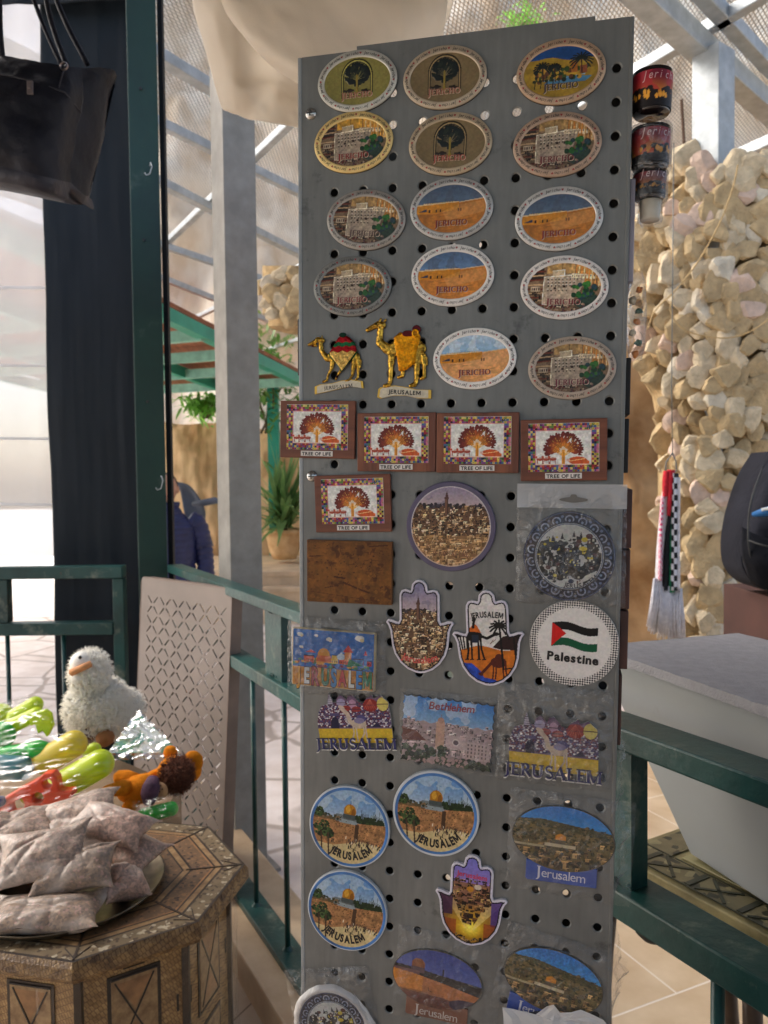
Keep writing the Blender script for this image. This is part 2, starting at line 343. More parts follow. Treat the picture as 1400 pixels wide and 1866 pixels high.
# ------------------------------------------------------------------ potted yucca on terrace
pc = atZ(519, 1018, z1); root = empty('potted_plant', pc, 'spiky green yucca in a pale clay pot on the far terrace', 'potted plant')
R_ = .27
mb = MB(); mb.lathe([(0, .0), (R_ * .62, .0), (R_ * .8, .1), (R_ * .95, .3), (R_ * .97, .36), (R_ * 1.06, .37), (R_ * 1.06, .43), (R_ * .95, .43), (R_ * .93, .38), (0, .37)], 40, pc)
mb.build('pot', mat('pale_terracotta', hexc(222, 188, 140), .8, 0, .15, 6, .2, 20, col2=hexc(190, 148, 98)), root, smooth=True)
mb = MB(); mb.lathe([(R_ * .9, .39), (0, .4)], 20, pc); mb.build('soil', mat('soil', hexc(80, 60, 42), 1), root)
mb = MB(); rr = random.Random(3)
for k in range(150):
    a = rr.uniform(0, 6.28); e = rr.uniform(.05, 1.4); zz = .45 + (k % 3) * .14
    leaf(mb, pc + Vector((rr.gauss(0, .05), rr.gauss(0, .05), zz)), (cos(a) * cos(e), sin(a) * cos(e), sin(e)), rr.uniform(.7, 1.05) * (1.1 if e > 1 else .8), .034, rr, .35 * (1.5 - e))
mb.build('foliage', mat('yucca_leaf', hexc(140, 176, 108), .55, 0, .3, 4, col2=hexc(78, 118, 70), trans=.3), root)
mb = MB(); mb.tube([pc + Vector((0, 0, .38)), pc + Vector((.01, 0, .8))], [.05, .03]); mb.build('trunk', mat('bark', 0), root)

# ------------------------------------------------------------------ net roof on steel frame
ZR = 3.5
net = empty('net_canopy', (0, 4, ZR), 'fine diamond net roof carried on galvanised steel tubes overhead', 'canopy')
def tubepx(a, b, w, h, zz=0, ext=(0, 0), m=M_galv, nm='steel_tube'):
    P = atZ(a[0], a[1], ZR + zz); Q = atZ(b[0], b[1], ZR + zz); d = Q - P
    mb = MB(); mb.bar(P - d * ext[0], Q + d * ext[1], w, h); return mb.build(nm, m, net, bevel=.006)
fam1 = [((300, 108), (395, 166)), ((300, 228), (545, 350)), ((300, 336), (545, 462)), ((300, 448), (520, 522)), ((300, 508), (545, 606))]
for i, (a, b) in enumerate(fam1): tubepx(a, b, (.07, .05, .07, .045, .05)[i], .06, .0, (1.2, .35 if i < 4 else .8))
for (a, b) in [((300, 446), (520, 232)), ((330, 592), (545, 487)), ((480, 640), (545, 618))]: tubepx(a, b, .05, .05, .055, (.9, .8))
# right-hand heavy members
tubepx((1105, -70), (1310, 118), .11, .10, -.0, (.9, .0)); tubepx((1310, 118), (1420, 215), .11, .10, 0, (0, .6))
tubepx((1150, 135), (1400, -15), .06, .06, .085, (.5, .9)); tubepx((1235, -60), (1430, 150), .07, .07, .09, (.4, .5))
tubepx((1330, 290), (1420, 250), .07, .07, .02, (.0, 1.5))
def net_mat(nm, cell, wire, col):
    m = bpy.data.materials.new(nm); m.use_nodes = True; N = m.node_tree.nodes; L = m.node_tree.links; N.clear()
    o = N.new('ShaderNodeOutputMaterial'); t = N.new('ShaderNodeBsdfTransparent'); d = N.new('ShaderNodeBsdfPrincipled'); d.inputs['Base Color'].default_value = (*col, 1); d.inputs['Roughness'].default_value = .6
    tc = N.new('ShaderNodeTexCoord'); mp = N.new('ShaderNodeMapping'); mp.inputs['Rotation'].default_value = (0, 0, radians(20)); L.new(tc.outputs['Object'], mp.inputs[0])
    sx = N.new('ShaderNodeSeparateXYZ'); L.new(mp.outputs[0], sx.inputs[0]); outs = []
    for sg in (1, -1):
        a = N.new('ShaderNodeMath'); a.operation = 'MULTIPLY_ADD'; a.inputs[1].default_value = sg * .36; L.new(sx.outputs['Y'], a.inputs[0])
        xx = N.new('ShaderNodeMath'); xx.operation = 'MULTIPLY'; xx.inputs[1].default_value = 1.0; L.new(sx.outputs['X'], xx.inputs[0]); L.new(xx.outputs[0], a.inputs[2])
        f = N.new('ShaderNodeMath'); f.operation = 'DIVIDE'; f.inputs[1].default_value = cell; L.new(a.outputs[0], f.inputs[0])
        g = N.new('ShaderNodeMath'); g.operation = 'FRACT'; L.new(f.outputs[0], g.inputs[0])
        h = N.new('ShaderNodeMath'); h.operation = 'LESS_THAN'; h.inputs[1].default_value = wire; L.new(g.outputs[0], h.inputs[0]); outs.append(h)
    mxm = N.new('ShaderNodeMath'); mxm.operation = 'MAXIMUM'; L.new(outs[0].outputs[0], mxm.inputs[0]); L.new(outs[1].outputs[0], mxm.inputs[1])
    ms = N.new('ShaderNodeMixShader'); L.new(mxm.outputs[0], ms.inputs[0]); L.new(t.outputs[0], ms.inputs[1]); L.new(d.outputs[0], ms.inputs[2]); L.new(ms.outputs[0], o.inputs[0])
    MATS[nm] = m; return m
P = []
for i in range(31):
    P.append([(-9 + 20 * j / 30, 1.7 + 12 * i / 30, ZR + .12 + .015 * fbm(j * .6, i * .6, 0)) for j in range(31)])
mb = MB(); mb.sheet(P); mb.build('net', net_mat('net_mesh', .021, .26, hexc(170, 156, 138)), net)

# steel posts
def sqpost(px, pyb, zb, w, rot, label, name='steel_post', m=M_postgrey, top=ZR - .03, m2=None, loc=None):
    p = loc or atZ(px, pyb, zb); root = empty(name, p, label, 'post')
    mb = MB(); M = Matrix.Rotation(rot, 3, 'Z'); mb.box((p.x, p.y, (zb + top) / 2), (w, w, top - zb), M); mb.build('shaft', m, root, bevel=.004)
    mb = MB(); mb.box((p.x, p.y, zb + .006), (w * 1.6, w * 1.6, .012), M); mb.build('base_plate', m, root)
    return root
pp = atY(436, 900, 2.98); sqpost(0, 0, -.098, .130, radians(32), 'tall grey steel post with a pale sunlit side behind the green railing', loc=Vector((pp.x, 2.98, -.098)), m=mat('dull_post_steel', hexc(146, 142, 134), .6, .1, .1, 12, .08, 100))
pp = atY(1300, 200, 3.78); sqpost(0, 0, 1.2, .14, radians(36), 'short galvanised post rising from the top of the stone pillar', loc=Vector((pp.x, 3.78, 1.2)), m=M_galv)

# ------------------------------------------------------------------ unseen roof slab and back wall, added to dim the light on the stand
mb = MB(); mb.box((-.4, -.75, 2.8), (6.6, 4.9, .1)); tag(mb.build('shade_roof', mat('dark_canvas', hexc(96, 94, 92), .9), org=(-.4, -.75, 2.8)), 'unseen dark canvas roof over the viewer, added to shade the stand', 'roof')
mb = MB(); mb.box((-.5, -3.6, .95), (8, .15, 1.9)); tag(mb.build('shade_wall', mat('shade_wall_plaster', hexc(180, 180, 178), .9), org=(-.5, -3.4, 0)), 'unseen plaster wall behind the viewer, added to control light on the stand', 'wall')

# ------------------------------------------------------------------ navy tarp, clear sheet, green corner post
def curtain(name, px0, px1, Y, z0, z1_, m, label, cat, amp=.015, fr=9, seed=0, nx=60, nz=40, tilt=0, sx=.0155, **k):
    xa, xb = atY(px0, 700, Y).x, atY(px1, 700, Y).x; P = []
    for i in range(nz + 1):
        z = z0 + (z1_ - z0) * i / nz
        P.append([(xa + (xb - xa) * j / nx + .012 * fbm(3, z * 1.3, seed), Y + amp * sin(fr * j / nx * 6.28 / 3 + fbm(j / nx * 3, z * .5, seed) * 2) + amp * fbm(j / nx * 4, z * 1.5, seed), z) for j in range(nx + 1)])
    mb = MB(); mb.sheet(P); o = mb.build(name, m, org=((xa + xb) / 2, Y, z0), smooth=True, solid=.002); return tag(o, label, cat)
curtain('tarpaulin', 88, 262, 3.36, 0.0, 3.7, M_navy, 'dark navy tarpaulin hanging behind the railing beside the green post', 'tarpaulin', .0025, .7, 1)
M_clear = mat('milky_clear_vinyl', hexc(252, 252, 252), .25, 0, .03, 2.5, .15, 6, trans=.7)
_N = M_clear.node_tree; _o = _N.nodes['Material Output']; _s0 = _o.inputs[0].links[0].from_socket; _t = _N.nodes.new('ShaderNodeBsdfTransparent'); _m = _N.nodes.new('ShaderNodeMixShader'); _m.inputs[0].default_value = .5; _N.links.new(_s0, _m.inputs[1]); _N.links.new(_t.outputs[0], _m.inputs[2]); _N.links.new(_m.outputs[0], _o.inputs[0])
cs = curtain('clear_curtain', -420, 100, 3.42, 1.1, 3.7, M_clear, 'milky clear plastic curtain glowing with daylight at the left edge', 'curtain', .012, 3, 4)
mb = MB()
for z in (1.33, 1.62, 1.94, 2.28):
    xa = atY(-300, 700, 3.40).x; xb = atY(104, 700, 3.40).x; mb.bar((xa, 3.4, z + .02), (xb, 3.4, z), .002, .012)
mb.v = [(v[0] - cs.location.x, v[1] - cs.location.y, v[2] - cs.location.z) for v in mb.v]
mb.build('seam', mat('seam_tape', hexc(246, 246, 246), .4, trans=.5), cs)
pp = atY(276, 900, 3.2); root = empty('corner_post', (pp.x, 3.2, 0), 'dark green steel corner post between the tarpaulin and the railing', 'post')
mb = MB(); mb.box((pp.x, 3.2, 1.85), (.115, .115, 3.7), Matrix.Rotation(radians(18), 3, 'Z')); mb.build('shaft', M_greenp, root, bevel=.004)
mb = MB()
for z in (.9, 1.75, 2.4, 3.0): 
    q = Vector((pp.x + .012, 3.2 - .062, z)); mb.lathe([(0, .004), (.006, .004), (.006, 0)], 10, q, Matrix.Rotation(radians(90), 3, 'X'))
mb.build('bolt', mat('black_bolt', (.01, .01, .01), .4), root)
q = atY(292, 870, 3.1)
for k, (px, py) in enumerate(((292, 868), (272, 300))):
    q = atY(px, py, 3.115); mb = MB(); mb.tube([q + Vector(v) for v in ((0, .01, 0), (.012, -.02, .0), (.02, -.03, -.02), (.012, -.035, -.05), (-.002, -.035, -.055), (-.008, -.035, -.045))][:6], .0018, 6)
    mb.build('wire_hook', M_galv, root)
mb = MB(); mb.box((pp.x + .066, 3.25, 1.85), (.02, .03, 3.7)); tag(mb.build('tarpaulin_edge', mat('black_webbing', hexc(14, 18, 24), .7), org=(pp.x + .07, 3.28, 0)), 'narrow black tarpaulin strip on the right of the green corner post', 'strip')

# ------------------------------------------------------------------ railing
ZT = 1.085
root = empty('railing', railp(0, 0, .09), 'green steel railing running from the corner post towards the right foreground', 'railing')
def R(t0, t1, z, w, h, nm): mb = MB(); mb.bar(railp(t0, 0, z), railp(t1, 0, z), w, h); return mb.build(nm, M_green, root, bevel=.003)
L1 = 2.95
R(.0, L1, ZT - .015, .062, .03, 'top_rail'); R(.0, L1, .87 - .02, .062, .038, 'middle_rail'); R(.0, L1, .103, .075, .022, 'bottom_rail')
for px, al in ((503, .125), (1139, .05), (760, .05)):
    t = rail_t(px); mb = MB(); mb.bar(railp(t, 0, .869), railp(t, 0, ZT - .03), .03, al, up=(RD.x, RD.y, 0)); mb.build('post', M_green, root)
for px_ in (503, 1139, 760):
    t_ = rail_t(px_)
    for z_ in (.874, ZT - .034):
        for k_ in range(7):
            wb = MB() if k_ == 0 else wb; rock(wb, railp(t_ + .016 * sin(k_ * 1.9) * 1.4, -.016 - .002 * cos(k_ * 2.3), z_ + .001 * (k_ % 2)), .0048, k_ + int(px_), 1)
        wb.build('weld_bead', M_green, root, smooth=True)
ts = [rail_t(p) for p in (398, 455, 512)]; dt = .19; t = ts[2]
tt = ts + [t + dt * k for k in range(1, 4)] + [rail_t(1312), rail_t(1312) - .2, rail_t(1312) + .2, .1, .3, .5, .7]
for t in tt:
    mb = MB(); mb.tube([railp(t, 0, .11), railp(t, 0, .84)], .008, 10); mb.lathe([(.016, 0), (.008, .01)], 10, railp(t, 0, .114)); mb.build('baluster', M_green, root, smooth=True)
root = empty('railing', (-2.2, 3.15, 0), 'green steel railing in front of the navy tarpaulin at the left', 'railing')
xr = atY(219, 1100, 3.13).x
def LB(a, b, w, h, nm): mb = MB(); mb.bar(a, b, w, h); mb.build(nm, M_green, root, bevel=.003)
LB((-4, 3.13, 1.06), (xr + .02, 3.13, 1.06), .06, .05, 'top_rail'); LB((-4, 3.13, .83), (xr - .022, 3.13, .83), .06, .05, 'middle_rail'); LB((-4, 3.13, .11), (xr + .02, 3.13, .11), .06, .04, 'bottom_rail')
LB((xr, 3.13, .13), (xr, 3.13, 1.033), .045, .045, 'post'); x2 = atY(8, 1100, 3.13).x; LB((x2, 3.13, .857), (x2, 3.13, 1.033), .05, .045, 'post')
for px in (15, 117, -90, -190): x = atY(px, 1200, 3.13).x; mb = MB(); mb.tube([(x, 3.13, .13), (x, 3.13, .81)], .009, 10); mb.build('baluster', M_green, root, smooth=True)

# ------------------------------------------------------------------ stone pillar
def stones(name, label, cat, poly, Yc, bulge, r0, m, n, seed, thick=.45, cols=True):
    rr = random.Random(seed); xs = [p[0] for p in poly]; ys = [p[1] for p in poly]
    def inside(x, y):
        c = False; j = len(poly) - 1
        for i in range(len(poly)):
            if (poly[i][1] > y) != (poly[j][1] > y) and x < (poly[j][0] - poly[i][0]) * (y - poly[i][1]) / (poly[j][1] - poly[i][1]) + poly[i][0]: c = not c
            j = i
        return c
    pts = []; tries = 0
    while len(pts) < n and tries < n * 60:
        tries += 1; x = rr.uniform(min(xs), max(xs)); y = rr.uniform(min(ys), max(ys))
        if not inside(x, y): continue
        if all((x - a) ** 2 + (y - b) ** 2 > (r0 * 1.02) ** 2 for a, b, _ in pts): pts.append((x, y, rr.uniform(.8, 1.3)))
    mb = MB(); px2m = Yc / F; mids = []
    for k, (x, y, s) in enumerate(pts):
        xs_row = [p[0] for p in pts if abs(p[1] - y) < 60]; lo, hi = min(xs_row), max(xs_row); u = (x - lo) / max(1, hi - lo) * 2 - 1
        Y = Yc - bulge * math.sqrt(max(0, 1 - u * u * .95)) + rr.uniform(-.012, .012)
        c = atY(x, y, Y); mb.mi = rr.choice((0, 0, 1, 1, 1, 2 if rr.random() < .3 else 0, 3 if rr.random() < .6 else 1)); rockf(mb, c, r0 * px2m * .98 * s, k, rr)
    # mortar core
    mb.mi = 4; nl = 24; rows = []
    y0, y1 = min(ys), max(ys)
    for i in range(nl + 1):
        y = y0 + 14 + (y1 - y0 - 20) * i / nl; xr_ = [p[0] for p in pts if abs(p[1] - y) < 45]
        if not xr_: continue
        lo, hi = min(xr_), max(xr_); row = []
        for j in range(17):
            a = pi * j / 16; x = (lo + hi) / 2 - (hi - lo) / 2 * cos(a); Yf = Yc - (bulge - .035) * sin(a) + .03; q = atY(x, y, Yf); row.append((q.x, Yf, q.z))
        for j in range(1, 16):
            a = pi * j / 16; x = (lo + hi) / 2 + (hi - lo) / 2 * cos(a); q = atY(x, y, Yc); row.append((q.x, Yc + thick * sin(a), q.z))
        row.append(row[0]); rows.append(row)
    mb.sheet(rows); mb.add(rows[0][:-1], [tuple(range(len(rows[0]) - 1))]); mb.add(rows[-1][:-1], [tuple(range(len(rows[-1]) - 1))[::-1]])
    b = atY((xs[0] + xs[1]) / 2, y1, Yc)
    return tag(mb.build(name, m, org=b), label, cat)
ms_ = [mat('stone_cream', hexc(212, 194, 162), .9, 0, .14, 14, .8, 70, spec=.2), mat('stone_tan', hexc(192, 168, 128), .9, 0, .14, 14, .8, 70, spec=.2), mat('stone_pink', hexc(214, 188, 168), .85, 0, .1, 14, .6, 70, spec=.2), mat('stone_white', hexc(222, 210, 186), .9, 0, .12, 14, .8, 70, spec=.2), mat('stone_mortar', hexc(178, 152, 112), .95, 0, .2, 12, .8, 50, spec=.1)]
stones('stone_pillar', 'rough pillar of cream rubble stones right of the magnet stand', 'pillar',
       [(1150, 420), (1200, 300), (1250, 285), (1400, 300), (1560, 320), (1560, 640), (1430, 760), (1385, 900), (1372, 1180), (1372, 1560), (1215, 1560), (1218, 1160), (1214, 900), (1205, 720), (1160, 640), (1150, 540)], 4.12, .48, 25, ms_, 2200, 5)
stones('stone_arch', 'lump of rough stones with hanging tufa seen left of the stand', 'rock',
       [(474, 510), (500, 500), (540, 488), (640, 470), (700, 560), (640, 600), (545, 590), (500, 580), (474, 562)], 6.2, .3, 18, ms_, 260, 9)

# ================================================================== MAGNET STAND
SP = .0275
R3 = Matrix(((.97245709, .0035403, -.2330551), (-.01863085, .99786594, -.06258157), (.23233619, .0651999, .97044777)))
O3 = Vector((-.04561532, .3770069, -.70146448))
PM = Matrix.Translation(CAM + RW @ O3) @ (RW @ R3).to_4x4()     # panel frame: x right, y up, z towards the viewer; origin = top left hole
PMi = PM.inverted()
def PUV(px, py, dz=0.0):
    o = PMi @ CAM; d = PMi.to_3x3() @ ray(px, py); k = (dz - o.z) / d.z; q = o + d * k; return q.x, q.y
SY = SP * 1.00857
uL = PUV(545, 700)[0]; uR = PUV(1150, 300)[0]; vT = (PUV(545, 100)[1] + PUV(1100, 42)[1]) / 2; vB = -(1.4 + O3.y + .02) + .03
TH = .0012
def holed_sheet(u0, u1, v0, v1, z, i0, i1, j0, j1, th, r=.0037):
    """sheet with a real round hole at every grid node"""
    mb = MB(); us = [u0] + [(i + .5) * SP for i in range(i0 - 1, i1 + 1)] + [u1]; vs = [v1] + [-(j - .5) * SY for j in range(j0, j1 + 2)] + [v0]
    us = [u for k, u in enumerate(us) if k in (0, len(us) - 1) or u0 < u < u1]
    n = 24
    def cell(a, b, c, d, hole):
        if not hole:
            mb.box(((a + b) / 2, (c + d) / 2, z), (b - a, abs(d - c), th)); return
        hx, hy = hole; ring = []; sq = []
        for k in range(n):
            t = 2 * pi * k / n; cx, sy = cos(t), sin(t); ring.append((hx + r * cx, hy + r * sy))
            ex = ((b - hx) if cx > 0 else (hx - a)) / max(1e-9, abs(cx)); ey = ((c - hy) if sy > 0 else (hy - d)) / max(1e-9, abs(sy)); m_ = min(ex, ey); sq.append((hx + m_ * cx, hy + m_ * sy))
        # force corners
        for cxn, cyn in ((b, c), (a, c), (a, d), (b, d)):
            kk = min(range(n), key=lambda k: (sq[k][0] - cxn) ** 2 + (sq[k][1] - cyn) ** 2); sq[kk] = (cxn, cyn)
        V = [(x, y, z + th / 2 - .0007) for x, y in ring] + [(x, y, z + th / 2) for x, y in sq] + [(x, y, z - th / 2) for x, y in ring]
        fs = [(4 * n + k, n + k, n + (k + 1) % n, 4 * n + (k + 1) % n) for k in range(n)] + [(k, 4 * n + k, 4 * n + (k + 1) % n, (k + 1) % n) for k in range(n)] + [((k + 1) % n, 2 * n + (k + 1) % n, 2 * n + k, k) for k in range(n)]
        V += [(x, y, z - th / 2) for x, y in sq]; V += [(hx + (x - hx) * 1.3, hy + (y - hy) * 1.3, z + th / 2) for x, y in ring]; fs += [(2 * n + (k + 1) % n, 3 * n + (k + 1) % n, 3 * n + k, 2 * n + k) for k in range(n)]
        mb.add(V, fs)
    for a, b in zip(us[:-1], us[1:]):
        ii = round((a + b) / 2 / SP); inx = i0 <= ii <= i1 and a < ii * SP < b and b - a < SP * 1.6
        for c, d in zip(vs[:-1], vs[1:]):
            jj = round(-(c + d) / 2 / SY); iny = j0 <= jj <= j1 and d < -jj * SY < c and abs(c - d) < SY * 1.6
            cell(a, b, c, d, (ii * SP, -jj * SY) if inx and iny else None)
    return mb
stand = empty('display_stand', (0, 0, 0), 'tall grey perforated steel stand covered with souvenir magnets', 'display stand', M=PM)
def panel_metal(nm, c, rough=.48):
    m = mat(nm, c, rough, .35, .10, 10, 0, 60, detail=6); N = m.node_tree.nodes; L = m.node_tree.links; b = N['Principled BSDF']
    tc = N.new('ShaderNodeTexCoord'); mp = N.new('ShaderNodeMapping'); mp.inputs['Scale'].default_value = (60, 8, 1); L.new(tc.outputs['Object'], mp.inputs[0])
    n = N.new('ShaderNodeTexNoise'); n.inputs['Scale'].default_value = 3; n.inputs['Detail'].default_value = 8; L.new(mp.outputs[0], n.inputs['Vector'])
    # dark scuffs and dirt marks
    n2 = N.new('ShaderNodeTexNoise'); n2.inputs['Scale'].default_value = 22; n2.inputs['Detail'].default_value = 9; n2.inputs['Roughness'].default_value = .75; L.new(tc.outputs['Object'], n2.inputs['Vector'])
    r1 = N.new('ShaderNodeMapRange'); r1.inputs['From Min'].default_value = .3; r1.inputs['From Max'].default_value = .7; r1.inputs['To Min'].default_value = .88; r1.inputs['To Max'].default_value = 1.06; L.new(n.outputs[0], r1.inputs[0])
    r2 = N.new('ShaderNodeMapRange'); r2.inputs['From Min'].default_value = .33; r2.inputs['From Max'].default_value = .42; r2.inputs['To Min'].default_value = .62; r2.inputs['To Max'].default_value = 1; L.new(n2.outputs[0], r2.inputs[0])
    mu = N.new('ShaderNodeMath'); mu.operation = 'MULTIPLY'; L.new(r1.outputs[0], mu.inputs[0]); L.new(r2.outputs[0], mu.inputs[1])
    src = b.inputs['Base Color'].links[0].from_socket; mx = N.new('ShaderNodeMix'); mx.data_type = 'RGBA'; mx.blend_type = 'MULTIPLY'; mx.inputs[0].default_value = 1
    L.new(src, mx.inputs[6]); L.new(mu.outputs[0], mx.inputs[7]); L.new(mx.outputs[2], b.inputs['Base Color'])
    rr_ = N.new('ShaderNodeMapRange'); rr_.inputs['To Min'].default_value = .32; rr_.inputs['To Max'].default_value = .6; L.new(n2.outputs[0], rr_.inputs[0]); L.new(rr_.outputs[0], b.inputs['Roughness'])
    bp = N.new('ShaderNodeBump'); bp.inputs['Strength'].default_value = .12; bp.inputs['Distance'].default_value = .001; L.new(n2.outputs[0], bp.inputs['Height']); L.new(bp.outputs[0], b.inputs['Normal'])
    return m
M_panel = panel_metal('scuffed_grey_steel', hexc(119, 120, 117))
M_panel2 = panel_metal('lit_edge_steel', hexc(150, 154, 155))
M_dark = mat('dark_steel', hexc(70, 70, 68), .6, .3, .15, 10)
holed_sheet(uL + .004, uR - .0035, vB, vT, -.0006, 0, 9, 0, 47, TH).build('front_panel', M_panel, stand)
D = .20
for q in (0, 9):  # added strips hidden behind the outer hole columns, blocking light to keep them dark
    mb = MB(); mb.box((q * SP, (vT + vB) / 2, -.014), (.022, vT - vB - .01, .0012)); mb.build('hole_shade_strip', M_dark, stand)
# slightly raised inner sheet edge at the top (step) and folded side lips
mb = MB(); s0 = PUV(650, 90)[0]; s1 = PUV(1085, 45)[0]
mb.box(((s0 + s1) / 2, vT + .0012, -.0014), (s1 - s0, .006, .0012)); mb.build('top_lip', M_panel, stand)
mb = MB(); mb.box((uL + .002, (vT + vB) / 2, -.004), (.004, vT - vB, .009)); mb.build('side_lip', M_panel2, stand, bevel=.0008)  # left lip in paler, cooler steel than the right: side light put into the colour
mb = MB(); mb.box((uR - .00175, (vT + vB) / 2, -.004), (.0035, vT - vB, .009)); mb.build('side_lip', M_panel, stand, bevel=.0008)
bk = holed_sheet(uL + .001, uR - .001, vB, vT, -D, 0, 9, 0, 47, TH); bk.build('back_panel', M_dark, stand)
for u in (uL + .001, uR - .001):
    mb = MB(); mb.box((u, (vT + vB) / 2, -D / 2 - .004), (.0012, vT - vB, D - .012)); mb.build('side_panel', M_panel2, stand)
mb = MB(); mb.box(((uL + uR) / 2, vB - .012, -D / 2), (.42, .02, .42)); mb.build('base', M_dark, stand)
for (px, py) in ((567, 208), (569, 868)):
    u, v = PUV(px, py); mb = MB(); mb.lathe([(0, .0034), (.003, .0031), (.005, .0018), (.0056, 0)], 20, (u, v, .0001)); o = mb.build('screw', mat('screw_steel', hexc(190, 188, 184), .25, .9), stand, smooth=True)
    mb = MB(); mb.box((u, v, .0034), (.0052, .0011, .0006)); mb.box((u, v, .00342), (.0011, .0052, .0006)); mb.v = [tuple(x) for x in mb.v]; c_ = mb.build('recess_shade', mat('flat_black', (.012, .012, .012), .5), o)  # raised black cross: the shade inside the screw slot is put into its colour

# ================================================================== PAINTED PICTURES (vertex colours on fine meshes, all sizes in mm)
class Cv:
    def __init__(s, w, h, res=.5, col=(200, 200, 200)):
        s.w, s.h, s.res = w, h, res; s.nx = int(round(w / res)) + 1; s.ny = int(round(h / res)) + 1
        s.x = np.linspace(-w / 2, w / 2, s.nx); s.y = np.linspace(-h / 2, h / 2, s.ny); s.X, s.Y = np.meshgrid(s.x, s.y)
        s.c = np.empty((s.ny, s.nx, 3)); s.c[:] = np.array(col) / 255; s.z = np.zeros((s.ny, s.nx))
    def put(s, m, col, a=1.0, z=None):
        m = (m * a)[..., None] if m.dtype != bool else (m.astype(float) * a)[..., None]
        col = col if isinstance(col, np.ndarray) and col.ndim == 3 else np.array(col) / 255
        s.c = s.c * (1 - m) + col * m
        if z is not None: s.z = np.where(m[..., 0] > .5, z, s.z)
    def poly(s, p, col, **k): s.put(s.inpoly(p), col, **k)
    def inpoly(s, p):
        X, Y = s.X, s.Y; m = np.zeros(X.shape, bool); n = len(p)
        for i in range(n):
            x0, y0 = p[i]; x1, y1 = p[(i + 1) % n]
            if y0 == y1: continue
            m ^= ((y0 > Y) != (y1 > Y)) & (X < (x1 - x0) * (Y - y0) / (y1 - y0) + x0)
        return m
    def ell(s, cx, cy, rx, ry=None, col=(0, 0, 0), rot=0, **k):
        ry = ry or rx; a = radians(rot); dx, dy = s.X - cx, s.Y - cy; u = dx * cos(a) + dy * sin(a); v = -dx * sin(a) + dy * cos(a)
        s.put((u / rx) ** 2 + (v / ry) ** 2 < 1, col, **k)
    def rect(s, x0, y0, x1, y1, col, **k): s.put((s.X >= x0) & (s.X < x1) & (s.Y >= y0) & (s.Y < y1), col, **k)
    def line(s, pts, wd, col, **k):
        for (x0, y0), (x1, y1) in zip(pts[:-1], pts[1:]):
            dx, dy = x1 - x0, y1 - y0; L2 = dx * dx + dy * dy + 1e-9; t = np.clip(((s.X - x0) * dx + (s.Y - y0) * dy) / L2, 0, 1)
            s.put(np.hypot(s.X - x0 - t * dx, s.Y - y0 - t * dy) < wd / 2, col, **k)
    def noise(s, sc, seed=0, o=3):
        g = np.random.default_rng(seed); out = np.zeros(s.X.shape); amp = 1; tot = 0
        for _ in range(o):
            n0, n1 = max(2, int(s.h / sc) + 3), max(2, int(s.w / sc) + 3); G = g.random((n0 + 1, n1 + 1))
            yy = (s.Y + s.h / 2) / sc + .5; xx = (s.X + s.w / 2) / sc + .5; i = np.clip(yy.astype(int), 0, n0 - 1); j = np.clip(xx.astype(int), 0, n1 - 1); fy = yy - i; fx = xx - j
            fy = fy * fy * (3 - 2 * fy); fx = fx * fx * (3 - 2 * fx)
            out += amp * ((G[i, j] * (1 - fx) + G[i, np.minimum(j + 1, n1)] * fx) * (1 - fy) + (G[np.minimum(i + 1, n0), j] * (1 - fx) + G[np.minimum(i + 1, n0), np.minimum(j + 1, n1)] * fx) * fy)
            tot += amp; amp *= .55; sc = max(sc / 2, .7)
        return out / tot
    def shade(s, sc, amt, seed=0, m=None):
        n = (s.noise(sc, seed) - .5) * 2 * amt; f = 1 + n
        if m is not None: f = np.where(m, f, 1)
        s.c = np.clip(s.c * f[..., None], 0, 1)
    def vgrad(s, y0, y1, c0, c1, m=None):
        t = np.clip((s.Y - y0) / (y1 - y0), 0, 1)[..., None]; G = np.array(c0) / 255 * (1 - t) + np.array(c1) / 255 * t
        s.put(np.ones(s.X.shape, bool) if m is None else m, G)
    def town(s, x0, x1, y0, y1, n, seed, pal=((214, 190, 150), (190, 160, 120), (232, 214, 180), (160, 130, 100), (120, 95, 75)), sz=(2, 5), win=(60, 45, 38), m=None):
        g = random.Random(seed); ys = sorted([g.uniform(y0, y1) for _ in range(n)], reverse=True)
        for y in ys:
            x = g.uniform(x0, x1); k = .55 + .6 * (y1 - y) / max(1, (y1 - y0)); w = g.uniform(*sz) * k; h = w * g.uniform(.5, 1.1); c = np.array(g.choice(pal)) * g.uniform(.75, 1.12)
            c = np.clip(c, 0, 255); q = (s.X >= x) & (s.X < x + w) & (s.Y >= y) & (s.Y < y + h); 
            if m is not None: q &= m
            s.put(q, c); q2 = q & (s.X > x + w * .68); s.put(q2, c * .5); s.put(q & (s.Y > y + h * .82), np.clip(c * 1.2, 0, 255))
            for _ in range(2):
                wx, wy = x + g.uniform(.1, .55) * w, y + g.uniform(.15, .6) * h; q3 = q & (s.X >= wx) & (s.X < wx + .7) & (s.Y >= wy) & (s.Y < wy + .9); s.put(q3, win)
def ell_out(rx, ry, n=72): return [(rx * cos(2 * pi * k / n), ry * sin(2 * pi * k / n)) for k in range(n)]
def out_dist(cv, out):
    P = np.array(out); Q = np.roll(P, -1, 0); d = np.full(cv.X.shape, 1e9); bx = cv.X.copy(); by = cv.Y.copy()
    for (x0, y0), (x1, y1) in zip(P, Q):
        dx, dy = x1 - x0, y1 - y0; t = np.clip(((cv.X - x0) * dx + (cv.Y - y0) * dy) / (dx * dx + dy * dy + 1e-9), 0, 1); ax, ay = x0 + t * dx, y0 + t * dy; e = np.hypot(cv.X - ax, cv.Y - ay); q = e < d
        d = np.where(q, e, d); bx = np.where(q, ax, bx); by = np.where(q, ay, by)
    return d, bx, by
